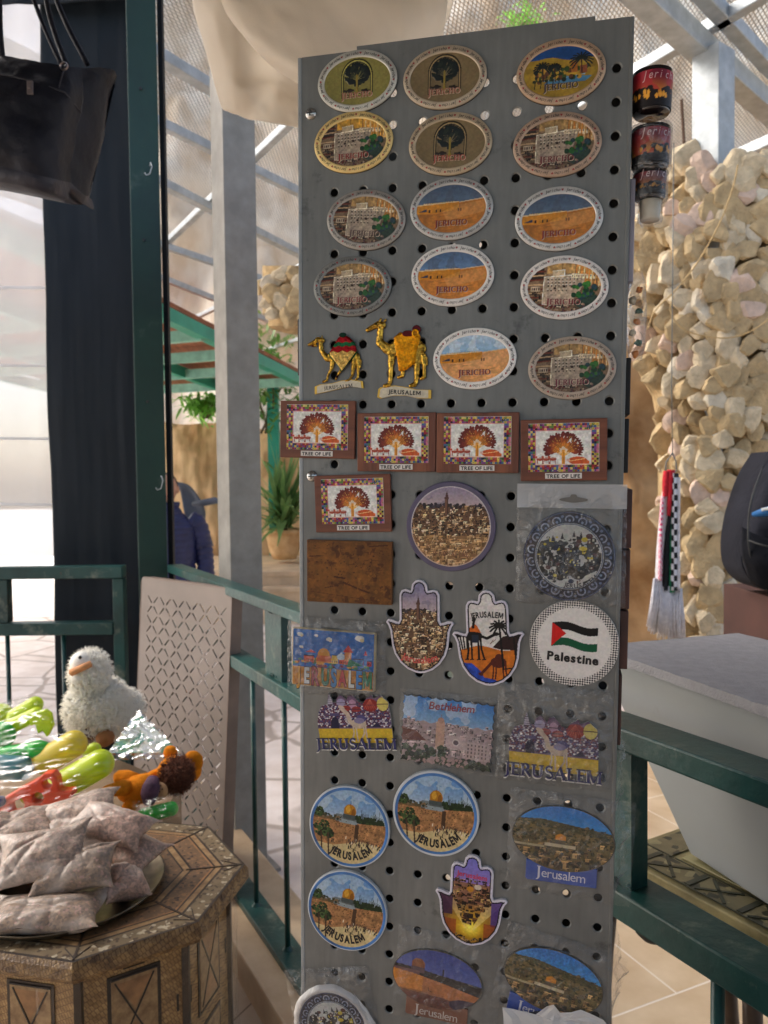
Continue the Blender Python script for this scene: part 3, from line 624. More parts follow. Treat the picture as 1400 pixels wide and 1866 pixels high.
def cv_mesh(cv, out=None, mask=None, z0=0.0, fullz=False, grain=.09):
    if grain: _g = 1 + grain * 2 * (cv.noise(1.6, 91, 2)[..., None] - .5) + grain * .5 * (np.stack([cv.noise(3, 92, 2), cv.noise(3, 93, 2), cv.noise(3, 94, 2)], -1) - .5); cv.c = np.clip(cv.c * _g, 0, 1)
    ins = cv.inpoly(out) if out is not None else (mask if mask is not None else np.ones(cv.X.shape, bool))
    keep = (ins[:-1, :-1].astype(int) + ins[1:, :-1] + ins[:-1, 1:] + ins[1:, 1:]) >= (3 if out is not None else 4)
    cnt = np.zeros(ins.shape, int)
    for a in (slice(0, -1), slice(1, None)):
        for b in (slice(0, -1), slice(1, None)): cnt[a, b] += keep
    X, Y = cv.X.copy(), cv.Y.copy()
    if out is not None:
        d, bx, by = out_dist(cv, out); q = (cnt > 0) & (cnt < 4) & (d < cv.res * 1.5); X[q] = bx[q]; Y[q] = by[q]
    idx = -np.ones(ins.shape, int); us = cnt > 0; idx[us] = np.arange(us.sum())
    V = np.stack([X[us] / 1000, Y[us] / 1000, (z0 + cv.z[us]) / 1000], 1)
    i, j = np.nonzero(keep); Fc = np.stack([idx[i, j], idx[i, j + 1], idx[i + 1, j + 1], idx[i + 1, j]], 1)
    me = bpy.data.meshes.new('picture'); me.vertices.add(len(V)); me.vertices.foreach_set('co', V.ravel()); me.loops.add(len(Fc) * 4); me.loops.foreach_set('vertex_index', Fc.ravel())
    me.polygons.add(len(Fc)); me.polygons.foreach_set('loop_start', np.arange(len(Fc)) * 4); me.polygons.foreach_set('loop_total', np.full(len(Fc), 4)); me.update(calc_edges=True)
    me.polygons.foreach_set('use_smooth', np.ones(len(Fc), bool))
    a = me.color_attributes.new('Col', 'FLOAT_COLOR', 'POINT'); cc = np.ones((len(V), 4), np.float32); cc[:, :3] = lin(np.clip(cv.c[us], 0, 1)) ** 1.18; a.data.foreach_set('color', cc.ravel())
    return me
def link(me, m, name, parent):
    if not len(me.materials): me.materials.append(m)
    o = bpy.data.objects.new(name, me); C.objects.link(o); o.parent = parent; return o

M_print = mat('printed_gloss', (1, 1, 1), .4, 0, .04, 40, vcol=True, spec=.3)
M_relief = mat('enamelled_metal_relief', (1, 1, 1), .42, .2, .08, 60, vcol=True)
M_gold = mat('gold_relief', (1, 1, 1), .28, .85, .12, 200, vcol=True)
M_matte = mat('printed_matte', (1, 1, 1), .6, 0, .05, 40, vcol=True)
M_ink = mat('black_ink', hexc(22, 20, 20), .4, 0, .05)
M_blackmag = mat('black_magnet_rubber', hexc(16, 15, 15), .6, 0, .1)
M_film = film_mat('clear_film', op=.05, gl=.3, rough=.14, bscale=50, fk=.3, milk=.01, bump=.8)
M_film2 = film_mat('crinkled_film', op=.06, gl=.35, rough=.16, bscale=42, milk=.004, bump=1, fk=.40)

# ---- lettering
_dg = None; GL = {}
def glyph(ch, bold=0.0):
    k = (ch, bold)
    if k in GL: return GL[k]
    if ch == 'M':
        T_ = .10 + 1.7 * bold; V_, F_ = [], []
        for pts in ([(.07, 0), (.07, .71)], [(.73, 0), (.73, .71)], [(.07 + T_ * .2, .70), (.4, .12)], [(.4, .12), (.73 - T_ * .2, .70)]):
            a_ = strip(pts, T_); b_ = len(V_); V_ += a_[0]; F_ += [tuple(i + b_ for i in f) for f in a_[1]]
        GL[k] = (V_, F_, .07 - T_ / 2, .73 + T_ / 2); return GL[k]
    cu = bpy.data.curves.new('t', 'FONT'); cu.body = ch; cu.size = 1; cu.offset = bold; cu.resolution_u = 3
    o = bpy.data.objects.new('t', cu); C.objects.link(o); bpy.context.view_layer.update()
    dg = bpy.context.evaluated_depsgraph_get(); e = o.evaluated_get(dg); me = e.to_mesh()
    v = [(x.co.x, x.co.y) for x in me.vertices]; f = [tuple(p.vertices) for p in me.polygons]; e.to_mesh_clear()
    bpy.data.objects.remove(o); bpy.data.curves.remove(cu)
    xs = [p[0] for p in v] or [0, .25]; GL[k] = (v, f, min(xs), max(xs)); return GL[k]
def strip(pts, ws):
    L_, R_ = [], []
    for i, p in enumerate(pts):
        a = pts[max(0, i - 1)]; b = pts[min(len(pts) - 1, i + 1)]; dx, dy = b[0] - a[0], b[1] - a[1]; l = math.hypot(dx, dy) or 1; nx, ny = -dy / l, dx / l
        w_ = ws[i] / 2 if isinstance(ws, (list, tuple)) else ws / 2; L_.append((p[0] + nx * w_, p[1] + ny * w_)); R_.append((p[0] - nx * w_, p[1] - ny * w_))
    n = len(pts); return L_ + R_, [(i, i + 1, n + i + 1, n + i) for i in range(n - 1)]
def arcp(cx, cy, rx, ry, a0, a1, n=14): return [(cx + rx * cos(radians(a0 + (a1 - a0) * k / n)), cy + ry * sin(radians(a0 + (a1 - a0) * k / n))) for k in range(n + 1)]
def arcw(a0, a1, thick, thin, n=14): return [thin + (thick - thin) * abs(cos(radians(a0 + (a1 - a0) * k / n))) for k in range(n + 1)]
SER = {}
def serif(ch):
    if ch in SER: return SER[ch]
    V, Fc = [], []; T, t, sr = .15, .055, .045
    def ad(vf): b = len(V); V.extend(vf[0]); Fc.extend([tuple(i + b for i in f) for f in vf[1]])
    def st(x, y0=0, y1=.7, foot=True, head=True):
        ad(strip([(x, y0), (x, y1)], T))
        if foot: ad(strip([(x - T, y0 + sr / 2), (x + T, y0 + sr / 2)], sr))
        if head: ad(strip([(x - T, y1 - sr / 2), (x + T, y1 - sr / 2)], sr))
    h = .7
    if ch == 'I': st(.16); w_ = .32
    elif ch == 'J': ad(strip([(.2, .7), (.2, .0), (.12, -.12), (0, -.16)], [T, T, .09, .05])); ad(strip([(.05, .68), (.35, .68)], sr)); w_ = .34
    elif ch == 'E':
        st(.16)
        for y, l in ((.675, .5), (.36, .42), (.025, .52)): ad(strip([(.16, y), (l, y)], t))
        ad(strip([(.5, .7), (.5, .55)], .04)); ad(strip([(.52, 0), (.52, .16)], .04)); ad(strip([(.42, .28), (.42, .44)], .035)); w_ = .56
    elif ch == 'L': st(.16); ad(strip([(.16, .025), (.5, .025)], t)); ad(strip([(.5, 0), (.5, .17)], .04)); w_ = .54
    elif ch == 'H': st(.16); st(.58); ad(strip([(.16, .36), (.58, .36)], t)); w_ = .74
    elif ch == 'R': st(.16); ad(strip(arcp(.26, .53, .2, .16, 90, -90), [.05 + .1 * sin(pi * k / 14) for k in range(15)])); ad(strip([(.16, .68), (.28, .68)], t)); ad(strip([(.16, .37), (.28, .37)], t)); ad(strip([(.3, .37), (.6, 0)], .13)); w_ = .62
    elif ch == 'C': ad(strip(arcp(.38, .35, .3, .33, 50, 310), arcw(50, 310, T, t))); ad(strip([(.6, .72), (.6, .5)], .04)); w_ = .66
    elif ch == 'O': ad(strip(arcp(.38, .35, .3, .33, 0, 360, 24), arcw(0, 360, T, t, 24))); w_ = .76
    elif ch == 'U': st(.16, .2, .7, False); st(.6, .2, .7, False); ad(strip(arcp(.38, .22, .22, .2, 180, 360), arcw(180, 360, T, .07))); w_ = .76
    elif ch == 'S': ad(strip(arcp(.27, .52, .18, .155, 30, 270), arcw(30, 270, .1, .09))); ad(strip(arcp(.27, .19, .19, .17, 90, -150), arcw(90, -150, .11, .09))); ad(strip([(.44, .7), (.44, .56)], .04)); w_ = .52
    elif ch == 'A': ad(strip([(.06, 0), (.34, .7)], .06)); ad(strip([(.34, .7), (.62, 0)], .15)); ad(strip([(.17, .25), (.5, .25)], t)); ad(strip([(-.03, .02), (.17, .02)], sr)); ad(strip([(.5, .02), (.74, .02)], sr)); w_ = .7
    elif ch == 'M': st(.12); st(.76); ad(strip([(.12, .7), (.44, .05)], .13)); ad(strip([(.44, .05), (.76, .7)], .06)); w_ = .92
    else:
        v, f, a, b = glyph(ch); return v, f, a, b
    SER[ch] = (V, Fc, 0, w_); return SER[ch]
def text_mb(mb, txt, x, y, size, font='sans', bold=0., shear=0., rot=0, sp=.06, arc=None, z=0, sx=1., ext=0, jit=None, fit=None):
    if fit:
        w1 = sum((serif(ch)[3] - serif(ch)[2] if font == 'serif' else glyph(ch, bold)[3] - glyph(ch, bold)[2]) * size for ch in txt if ch != ' '); sx = (fit - sp * size * len(txt)) / w1
    """text centred at (x,y) mm, cap height = .7*size; arc=(radius,+1 top / -1 bottom) bends it round (x,y)"""
    info = []; wtot = 0
    for ch in txt:
        if ch == ' ': info.append(None); wtot += .3 * size * sx; continue
        g = serif(ch) if font == 'serif' else glyph(ch, bold); w_ = (g[3] - g[2]) * size * sx; info.append((g, w_)); wtot += w_ + sp * size
    cur = -wtot / 2; a = radians(rot); n = 0; mb.tw = wtot
    for it in info:
        if it is None: cur += .3 * size * sx; continue
        g, w_ = it; V = []
        for vx, vy in g[0]:
            lx = (vx - g[2]) * size * sx + shear * vy * size - w_ / 2; ly = (vy - .35) * size
            if jit: ly *= jit[n % len(jit)]
            cx = cur + w_ / 2
            if arc:
                rad, sg = arc[0], arc[1]; rx_ = arc[2] if len(arc) > 2 else rad
                th = (arc[3] if len(arc) > 3 else 0); ph = cx / rad
                if sg > 0: q = pi / 2 - ph + radians(th); px_, py_ = rx_ * cos(q), rad * sin(q); tn = q - pi / 2
                else: q = -pi / 2 + ph + radians(th); px_, py_ = rx_ * cos(q), rad * sin(q); tn = q + pi / 2
                X = px_ + lx * cos(tn) - ly * sin(tn); Y = py_ + lx * sin(tn) + ly * cos(tn)
            else: X, Y = cx + lx, ly
            V.append(((x + X * cos(a) - Y * sin(a)) / 1000, (y + X * sin(a) + Y * cos(a)) / 1000, z / 1000))
        if V:
            mb.add(V, g[1])
            if ext:
                n_ = len(V); mb.add([(p[0], p[1], p[2] - ext / 1000) for p in V], [])
        cur += w_ + sp * size; n += 1
    return mb

def place(name, px, py, rot, label, cat='fridge magnet', group=None, dz=0.0):
    u, v = PUV(px, py); M = PM @ Matrix.Translation((u, v, dz + .0001)) @ Matrix.Rotation(radians(rot), 4, 'Z')
    return empty(name, None, label, cat, group, M=M)
def bodym(parent, out, th, m, bev=.8, name='body', z0=0, sc=1.0):
    mb = MB(); A = np.array(out) / 1000 * sc; n = len(A); rings = [(A, z0), (A, z0 + th - bev)]
    for k in (1, 2, 3):
        q = k / 3; r = bev * sin(q * pi / 2) ; inn = bev * (1 - cos(q * pi / 2)); B = A * (1 - inn / 1000 / np.maximum(1e-6, np.hypot(A[:, 0], A[:, 1]))[:, None]); rings.append((B, z0 + th - bev + r))
    vs = [(x, y, z / 1000) for R_, z in rings for x, y in R_]
    fs = [(i * n + k, i * n + (k + 1) % n, (i + 1) * n + (k + 1) % n, (i + 1) * n + k) for i in range(len(rings) - 1) for k in range(n)]
    mb.add(vs, fs)
    # caps via triangulation
    for R_, z, fl in ((rings[0][0], rings[0][1], True), (rings[-1][0], rings[-1][1], False)):
        res = delaunay_2d_cdt([Vector((x, y)) for x, y in R_], [(k, (k + 1) % n) for k in range(n)], [], 1, 1e-7)
        mb.add([(v[0], v[1], z / 1000) for v in res[0]], [tuple(f)[::-1] if fl else tuple(f) for f in res[2]])
    return mb.build(name, m, parent, smooth=False)

# ---------------------------------------------------------------- oval Jericho magnets
OW, OH = 37.2, 27.2
def art_tree(bg):
    cv = Cv(66, 46, .42, bg); cv.shade(30, .06, 3)
    arch = [(-14, -13.5), (14, -11.5)] + [(14 * cos(t), 4 + 14.5 * sin(t)) for t in np.linspace(0, pi, 24)]
    cv.poly([(p[0] * 1.06, p[1] * 1.05 + .2) for p in arch], tuple(np.array(bg) * .35), z=.2); cv.poly([(p[0] * .99, p[1] * .99) for p in arch], tuple(np.clip(np.array(bg) * 1.25, 0, 255)), z=.35); cv.poly([(p[0] * .93, p[1] * .93) for p in arch], tuple(np.array(bg) * .4), z=.1); cv.poly([(p[0] * .88, p[1] * .88) for p in arch], tuple(np.array(bg) * .95), z=0)
    g = random.Random(4)
    for k in range(260):
        a = g.uniform(0, 6.28); r = g.random() ** .5 * 10.6; x, y = r * cos(a) * 1.05, 5.5 + r * sin(a) * .85; rot = math.degrees(math.atan2(y + 2, x))
        cv.ell(x, y, 1.9, .95, (22, 32, 30) if k % 4 else (44, 54, 40), rot, z=.5)
    for k in range(34):
        a = g.uniform(.1, 3.0); r = g.uniform(2, 8.5); cv.line([(0, 1), (r * cos(a), 1 + r * sin(a))], .35, tuple(np.array(bg) * 1.0 + 10), z=.3, a=.6)
    cv.line([(0, -11), (0, 5)], 1.5, (150, 130, 60), z=.5); cv.line([(-1.6, -11.5), (0, -6)], .8, (150, 130, 60), z=.5); cv.line([(1.6, -11.5), (0, -6)], .8, (150, 130, 60), z=.5)
    for k in range(9):
        x = g.choice([-1, 1]) * g.uniform(3.5, 11.5); y = g.uniform(-9.5, -6.5); cv.ell(x, y, 2.0, .9, (40, 32, 26), g.uniform(-20, 20), z=.3); cv.line([(x, y), (x + 1.3, y - 2)], .4, (60, 40, 30)); cv.line([(x - 1, y), (x - 1.6, y - 2)], .4, (60, 40, 30))
    return cv
def art_palms():
    cv = Cv(66, 46, .42, (170, 140, 52)); cv.shade(8, .22, 8)
    top = [(-40, 12)] + [(x, 13.5 - .09 * (x + 33) - 1.2 * sin(x * .2)) for x in range(-33, 34, 3)] + [(40, 30), (-40, 30)]
    cv.poly(top, (36, 84, 140)); m = cv.inpoly(top); cv.shade(9, .15, 2, m)
    cv.poly([(-14, -9), (20, -10), (26, -6), (4, -4), (-10, -6)], (84, 130, 158)); cv.line([(-14, -6.5), (20, -4)], .7, (150, 185, 200))
    g = random.Random(9)
    for k in range(60): cv.ell(g.uniform(-22, 24), g.uniform(-7, 2) - .05 * 2, g.uniform(.8, 2.2), None, g.choice([(40, 66, 34), (70, 90, 40), (28, 42, 26), (190, 150, 60), (110, 70, 40)]), z=.2)
    cv.rect(9, -2, 14, 7, (176, 112, 44)); cv.rect(16, -3, 22, 3, (150, 90, 60))
    for (x, y, r) in ((-15, 5.5, 7.5), (-5, 4.5, 5.5), (17, 9, 9.5)):
        cv.line([(x + .5, y - 12), (x, y)], 1.1, (70, 46, 30), z=.3)
        for k in range(13):
            a = radians(-40 + 260 * k / 12); p = [(x + r * t * cos(a), y + r * t * sin(a) * .8 - r * .32 * t * t) for t in (0, .35, .7, 1)]; cv.line(p, 1.15, (22, 34, 28), z=.5)
    for k in range(5): x = -22 + 5 * k; cv.line([(x, -12), (x + 1, -6)], .8, (60, 55, 30)); cv.ell(x, -6, 1.7, 1.2, (46, 56, 30))
    return cv
def art_mon(t=1.0, warm=0):
    cv = Cv(66, 46, .42, (118, 98, 78)); cv.shade(6, .3, 5)
    g = random.Random(12)
    cv.poly([(-40, 30), (-16, 30), (-18, 8), (-40, 2)], (60, 48, 40)); 
    for k in range(9): y = 14 - 3.6 * k; cv.line([(-34, y - 1), (-16, y + g.uniform(-1, 1))], 1.2, (176, 150, 120) if k % 2 else (110, 60, 46), z=.3)
    cv.poly([(-14, 30), (8, 30), (9, 12), (-15, 12)], (172, 140, 92) if not warm else (206, 160, 70)); cv.shade(5, .2, 8, cv.inpoly([(-14, 30), (8, 30), (9, 12), (-15, 12)])); cv.line([(-2, 26), (-2, 11)], .6, (84, 60, 36))
    cv.poly([(9, 24), (34, 20), (34, 0), (10, 6)], (182, 140, 84) if not warm else (214, 168, 84)); 
    for k in range(10): x = 10 + 2.2 * k; cv.line([(x, 18 - .5 * k), (x - 1, 5 - .5 * k)], .7, g.choice([(226, 206, 160), (120, 84, 50), (200, 130, 50)]), z=.3)
    W = (166, 150, 132)
    cv.poly([(-17, 9), (10, 12), (18, 10), (14, -2), (4, -16), (-18, -14)], W, z=.25)
    cv.poly([(-10, 9), (0, 9), (0, 15), (-10, 14)], (186, 168, 140), z=.45)
    cv.line([(-17, 9), (-18, -14), (-2, -16.5)], .55, (232, 222, 200), z=.6); cv.line([(-17, 9), (18, 11)], .6, (232, 222, 200), z=.6); cv.line([(-10, 14), (0, 15), (0, 10)], .5, (232, 222, 200), z=.6)
    for r, y in enumerate((6.5, 3.6, .8, -3)):
        for k in range(9 - r):
            x = -14 + k * 3.1 + g.uniform(-.3, .3); cv.rect(x, y, x + .9, y + 1.3, (54, 42, 36), z=.1); cv.rect(x - .3, y + 1.4, x + 1.1, y + 1.8, (226, 214, 196), z=.5)
    for x, y in ((-9, -1.5), (-1, 0), (6, 0)): cv.rect(x, y, x + 2.4, y + 1.8, (58, 36, 28), z=.5)
    for k in range(7): x = 6 + k * 3; cv.rect(x, 8 - k * .2, x + 1.8, 12 - k * .3, (214, 196, 166), z=.4); cv.rect(x + .5, 9, x + 1.1, 10.4, (60, 44, 36))
    for k in range(36): cv.ell(g.uniform(8, 27), g.uniform(-11, 3), g.uniform(1.2, 2.6), None, g.choice([(44, 96, 44), (64, 116, 52), (30, 66, 40), (46, 70, 76)]) if True else 0, z=.4) if (lambda: True)() else None
    cv.poly([(8, -14), (27, -6), (30, -12), (18, -20)], (52, 70, 60), z=.2)
    for k in range(60): cv.ell(g.uniform(-24, 18), g.uniform(-21, -14), g.uniform(.4, 1.1), None, g.choice([(90, 62, 70), (50, 40, 50), (150, 130, 110), (30, 26, 28), (104, 40, 40)]), z=.3)
    cv.rect(-28, -3, -20, 1, (176, 160, 138), z=.3)
    for k in range(4): cv.rect(-27.4 + k * 1.9, -2.2, -26.4 + k * 1.9, -.4, (70, 50, 44))
    for k in range(30): cv.ell(g.uniform(-28, -19), g.uniform(-12, -4), g.uniform(.3, .9), None, (36, 30, 28), z=.2)
    cv.shade(1.6, .25, 77); return cv
def art_desert(sky0, sky1, sand, cloud):
    cv = Cv(66, 46, .42, sand); cv.shade(4, .16, 6)
    hz = [(-40, 4.5), (-12, 6), (6, 5.5), (40, 9), (40, 30), (-40, 30)]; m = cv.inpoly(hz); cv.vgrad(4, 24, sky0, sky1, m)
    n = cv.noise(10, 21); cv.put(m & (n > .56), cloud, a=.5)
    cv.line([(-40, 4.3), (-12, 5.6), (6, 5.2), (40, 8.8)], .8, (214, 190, 160)); g = random.Random(5)
    b = [(-31, -3), (-31, 4), (7, 5.5), (7, -.5), (-12, -3)]; cv.poly(b, (206, 142, 44), z=.3); cv.shade(2, .15, 9, cv.inpoly(b)); cv.line([(-31, 4.2), (7, 5.8)], .5, (235, 215, 170), z=.6)
    for k in range(13): x = -24 + k * 2.2; cv.ell(x, 5.4 + .04 * k, .75, .6, (226, 200, 160), z=.5)
    cv.poly([(-30, -1.5), (-22, 1), (-22, -1.6)], (60, 70, 90), z=.2)
    for x in (-20, -14, -10, 6, 8): cv.rect(x, -2.2, x + 1.3, .4, (80, 52, 24), z=.1)
    for k in range(26):
        y = g.uniform(-20, -4); x = g.uniform(-26, 20); cv.line([(x, y), (x + g.uniform(4, 12), y + g.uniform(-.6, 1.4))], .45, tuple(np.array(sand) * g.choice([.72, 1.22])), a=.55)
    cv.put(cv.inpoly([(-4, -10), (30, -4), (30, 6), (6, 3), (-8, -2)]), (226, 178, 130), a=.35); return cv
cv_t1 = art_tree((146, 138, 78)); cv_t2 = art_tree((134, 116, 84))
INN = ell_out(31.4, 21.2, 80)
pics = {}
def picmesh(key, fn, out, z0=0, mask=None):
    if key not in pics: pics[key] = cv_mesh(fn(), out=out, z0=z0, mask=mask)
    return pics[key]
def rim_text():
    mb = MB(); n = 12
    for k in range(n):
        ph = 360 * k / n + 8; a = radians(ph); R1, R2 = (OW + 31.4) / 2, (OH + 21.2) / 2
        # letters of "Jericho" walk along the ellipse
        txt = 'Jericho'; q = a + radians(10)
        for i, ch in enumerate(txt):
            g = glyph(ch, .012); t = q - (i) * radians(3.15) * (1 if abs(cos(q)) < .75 else 1.0)
            ex, ey = R1 * cos(t), R2 * sin(t); tn = math.atan2(-R2 * cos(t), R1 * sin(t)); V = []
            up = tn + pi / 2 
            for vx, vy in g[0]:
                lx = (vx - (g[2] + g[3]) / 2) * 3.6 + .2 * vy * 3.6; ly = (vy - .33) * 3.6; V.append(((ex + lx * cos(tn) - ly * sin(tn)) / 1000, (ey + lx * sin(tn) + ly * cos(tn)) / 1000, .0))
            mb.add(V, g[1])
    return mb
def hearts():
    mb = MB(); n = 12; R1, R2 = (OW + 31.4) / 2, (OH + 21.2) / 2
    for k in range(n):
        t = radians(360 * k / n + 8 + 16.3); ex, ey = R1 * cos(t), R2 * sin(t); tn = math.atan2(-R2 * cos(t), R1 * sin(t))
        pts = [(0, -1.15), (.95, .05), (.85, .75), (.4, .9), (0, .45), (-.4, .9), (-.85, .75), (-.95, .05)]
        mb.add([((ex + x * cos(tn) - y * sin(tn)) / 1000, (ey + x * sin(tn) + y * cos(tn)) / 1000, 0) for x, y in pts], [tuple(range(8))])
    return mb
_rt, _ht = rim_text(), hearts()
rim_me = {}
def oval(px, py, rot, art, rimc, label, txtc=(120, 34, 30), rimmetal=.7, txt=True, sc=1.0, ink=(26, 24, 24), met=True, tdy=0):
    r = place('oval_magnet', px, py, rot, label, group='oval souvenir magnets'); r.scale = (sc, sc, 1)
    nm = 'rim_%d_%d_%d' % rimc; mr = mat(nm, hexc(*rimc), .42 if rimmetal else .3, rimmetal * .6, .08, 40)
    bodym(r, ell_out(OW, OH, 80), 1.4, M_blackmag, .3, 'backing')
    # raised rim ring
    mb = MB(); prof = [(OW, OH, 1.1), (OW - .15, OH - .15, 2.3), (OW - .7, OH - .7, 2.75), (32.6, 22.4, 2.7), (31.6, 21.4, 2.95), (31.0, 20.8, 2.5), (30.6, 20.4, 2.0)]
    n = 96; vs = [(a * cos(2 * pi * k / n) / 1000, b * sin(2 * pi * k / n) / 1000, z / 1000) for a, b, z in prof for k in range(n)]
    mb.add(vs, [(i * n + k, i * n + (k + 1) % n, (i + 1) * n + (k + 1) % n, (i + 1) * n + k) for i in range(len(prof) - 1) for k in range(n)]); rim = mb.build('rim', mr, r, smooth=True)
    link(picmesh(art[0], art[1], ell_out(31.2, 21.0, 80), 2.2), M_relief if met else M_print, 'picture', r)
    for src, mm, nm in ((_rt, mat('rim_ink_%d%d%d' % ink, hexc(*ink), .4), 'lettering'), (_ht, mat('heart_red', hexc(150, 40, 42), .4), 'hearts')):
        k = nm
        if k not in rim_me:
            m2 = MB(); m2.v = [(v[0], v[1], .00283) for v in src.v]; m2.f = src.f; m2.m = src.m; o = m2.build(nm, mm, rim); rim_me[k] = o.data
        else:
            me = rim_me[k].copy() if ink != (26, 24, 24) and nm == 'lettering' else rim_me[k]
            if me is not rim_me[k]: me.materials.clear(); me.materials.append(mm)
            o = bpy.data.objects.new(nm, me); C.objects.link(o); o.parent = rim
    if txt:
        m2 = MB(); text_mb(m2, 'ERICHO', 1.6, -12.2 + tdy, 6.6, 'serif', z=3.0, sp=.05); text_mb(m2, 'J', 1.6 - m2.tw / 2 - 1.4, -12.4 + tdy, 8.4, 'serif', z=3.0)
        m2.build('title', mat('title_%d_%d_%d' % txtc, hexc(*txtc), .35, .1), r)
        m3 = MB(); m3.v = [(v[0] + .0004, v[1] - .0004, v[2] - .00035) for v in m2.v]; m3.f = m2.f; m3.m = m2.m; m3.build('title_edge', mat('title_edge', hexc(206, 186, 160), .4, .3), r)
    return r
T1 = ('t1', lambda: cv_t1); T2 = ('t2', lambda: cv_t2); PA = ('pa', art_palms); MO = ('mo', art_mon); MG = ('mg', lambda: art_mon(1, 1))
D1 = ('d1', lambda: art_desert((104, 122, 142), (74, 88, 110), (186, 124, 52), (92, 100, 116))); D2 = ('d2', lambda: art_desert((120, 150, 186), (84, 104, 132), (206, 140, 66), (96, 108, 128))); D3 = ('d3', lambda: art_desert((150, 186, 214), (196, 210, 224), (226, 170, 112), (232, 236, 240)))
def art_monw():
    cv = art_mon(); cv.c = np.clip((cv.c - .4) * 1.2 + .47, 0, 1); return cv
MW = ('mw', art_monw)
oval(652, 150, 0, T1, (196, 192, 180), 'oval tree emblem magnet with a greenish gold face, top left of the stand', (170, 110, 90))
oval(811, 143, -1, T2, (190, 172, 148), 'brown faced oval tree emblem magnet in the topmost row, beside the greenish one', (170, 110, 90))
oval(1022, 133, 1, PA, (190, 160, 132), 'oval magnet with black palms, yellow sand and blue hills, top right of the stand', (60, 50, 60))
oval(645, 261, 1, MG, (226, 196, 130), 'gold rimmed oval magnet of a cliff monastery under the greenish gold tree magnet', (140, 40, 40))
oval(821, 264, -2, T2, (188, 168, 140), 'brown faced oval tree emblem magnet directly above a desert magnet', (170, 80, 66))
oval(1015, 265, 0, MO, (184, 156, 134), 'copper brown rimmed oval monastery magnet directly below the palm magnet', (110, 34, 40))
oval(668, 402, -5, MO, (160, 154, 146), 'dark silver rimmed oval monastery magnet tilted clockwise, under the gold rimmed one', (90, 66, 60))
oval(823, 382, 0, D1, (186, 184, 180), 'silver rimmed oval desert magnet in the middle column with a dark grey blue sky', (120, 34, 30))
oval(1018, 400, 1, D1, (206, 204, 200), 'silver rimmed oval desert magnet in the right column with a dark sky', (130, 30, 34), met=False)
oval(643, 523, 0, MO, (132, 132, 128), 'darkest oval monastery magnet with a blackened rim, above the small camel', (130, 40, 40))
oval(825, 503, -1, D2, (222, 218, 212), 'white rimmed oval desert magnet with a stormy blue sky', (130, 44, 44), rimmetal=0, met=False)
oval(1028, 525, -2, MW, (226, 220, 214), 'bright white rimmed oval monastery magnet with white buildings in the right column', (130, 34, 44), rimmetal=0, met=False)
oval(865, 654, 1, D3, (234, 230, 224), 'white rimmed oval desert magnet with a pale cloudy sky, right of the golden camels', (132, 34, 34), rimmetal=0, met=False)
oval(1042, 671, 1, MO, (176, 160, 144), 'taupe rimmed oval monastery magnet, lowest oval of the right column', (110, 30, 50), rimmetal=0, met=False)

# ---------------------------------------------------------------- camels
def camel_cv(flip, bl):
    cv = Cv(62, 74, .4, (190, 152, 62)); m = np.zeros(cv.X.shape, bool)
    def lim(pts, ws):
        nonlocal m
        for i in range(len(pts) - 1):
            (x0, y0), (x1, y1) = pts[i], pts[i + 1]; dx, dy = x1 - x0, y1 - y0; t = np.clip(((cv.X - x0) * dx + (cv.Y - y0) * dy) / (dx * dx + dy * dy + 1e-9), 0, 1); w_ = ws[i] * (1 - t) + ws[i + 1] * t
            m |= np.hypot(cv.X - x0 - t * dx, cv.Y - y0 - t * dy) < w_
    return cv, m, lim
def dist_in(m, res):
    d = np.zeros(m.shape); cur = m.copy()
    for k in range(12):
        e = cur.copy(); e[1:, :] &= cur[:-1, :]; e[:-1, :] &= cur[1:, :]
        if k % 2: e[:, 1:] &= cur[:, :-1]; e[:, :-1] &= cur[:, 1:]
        else: e[:, 1:] &= cur[:, :-1]; e[:, :-1] &= cur[:, 1:]
        d += cur; cur = e
    return d * res
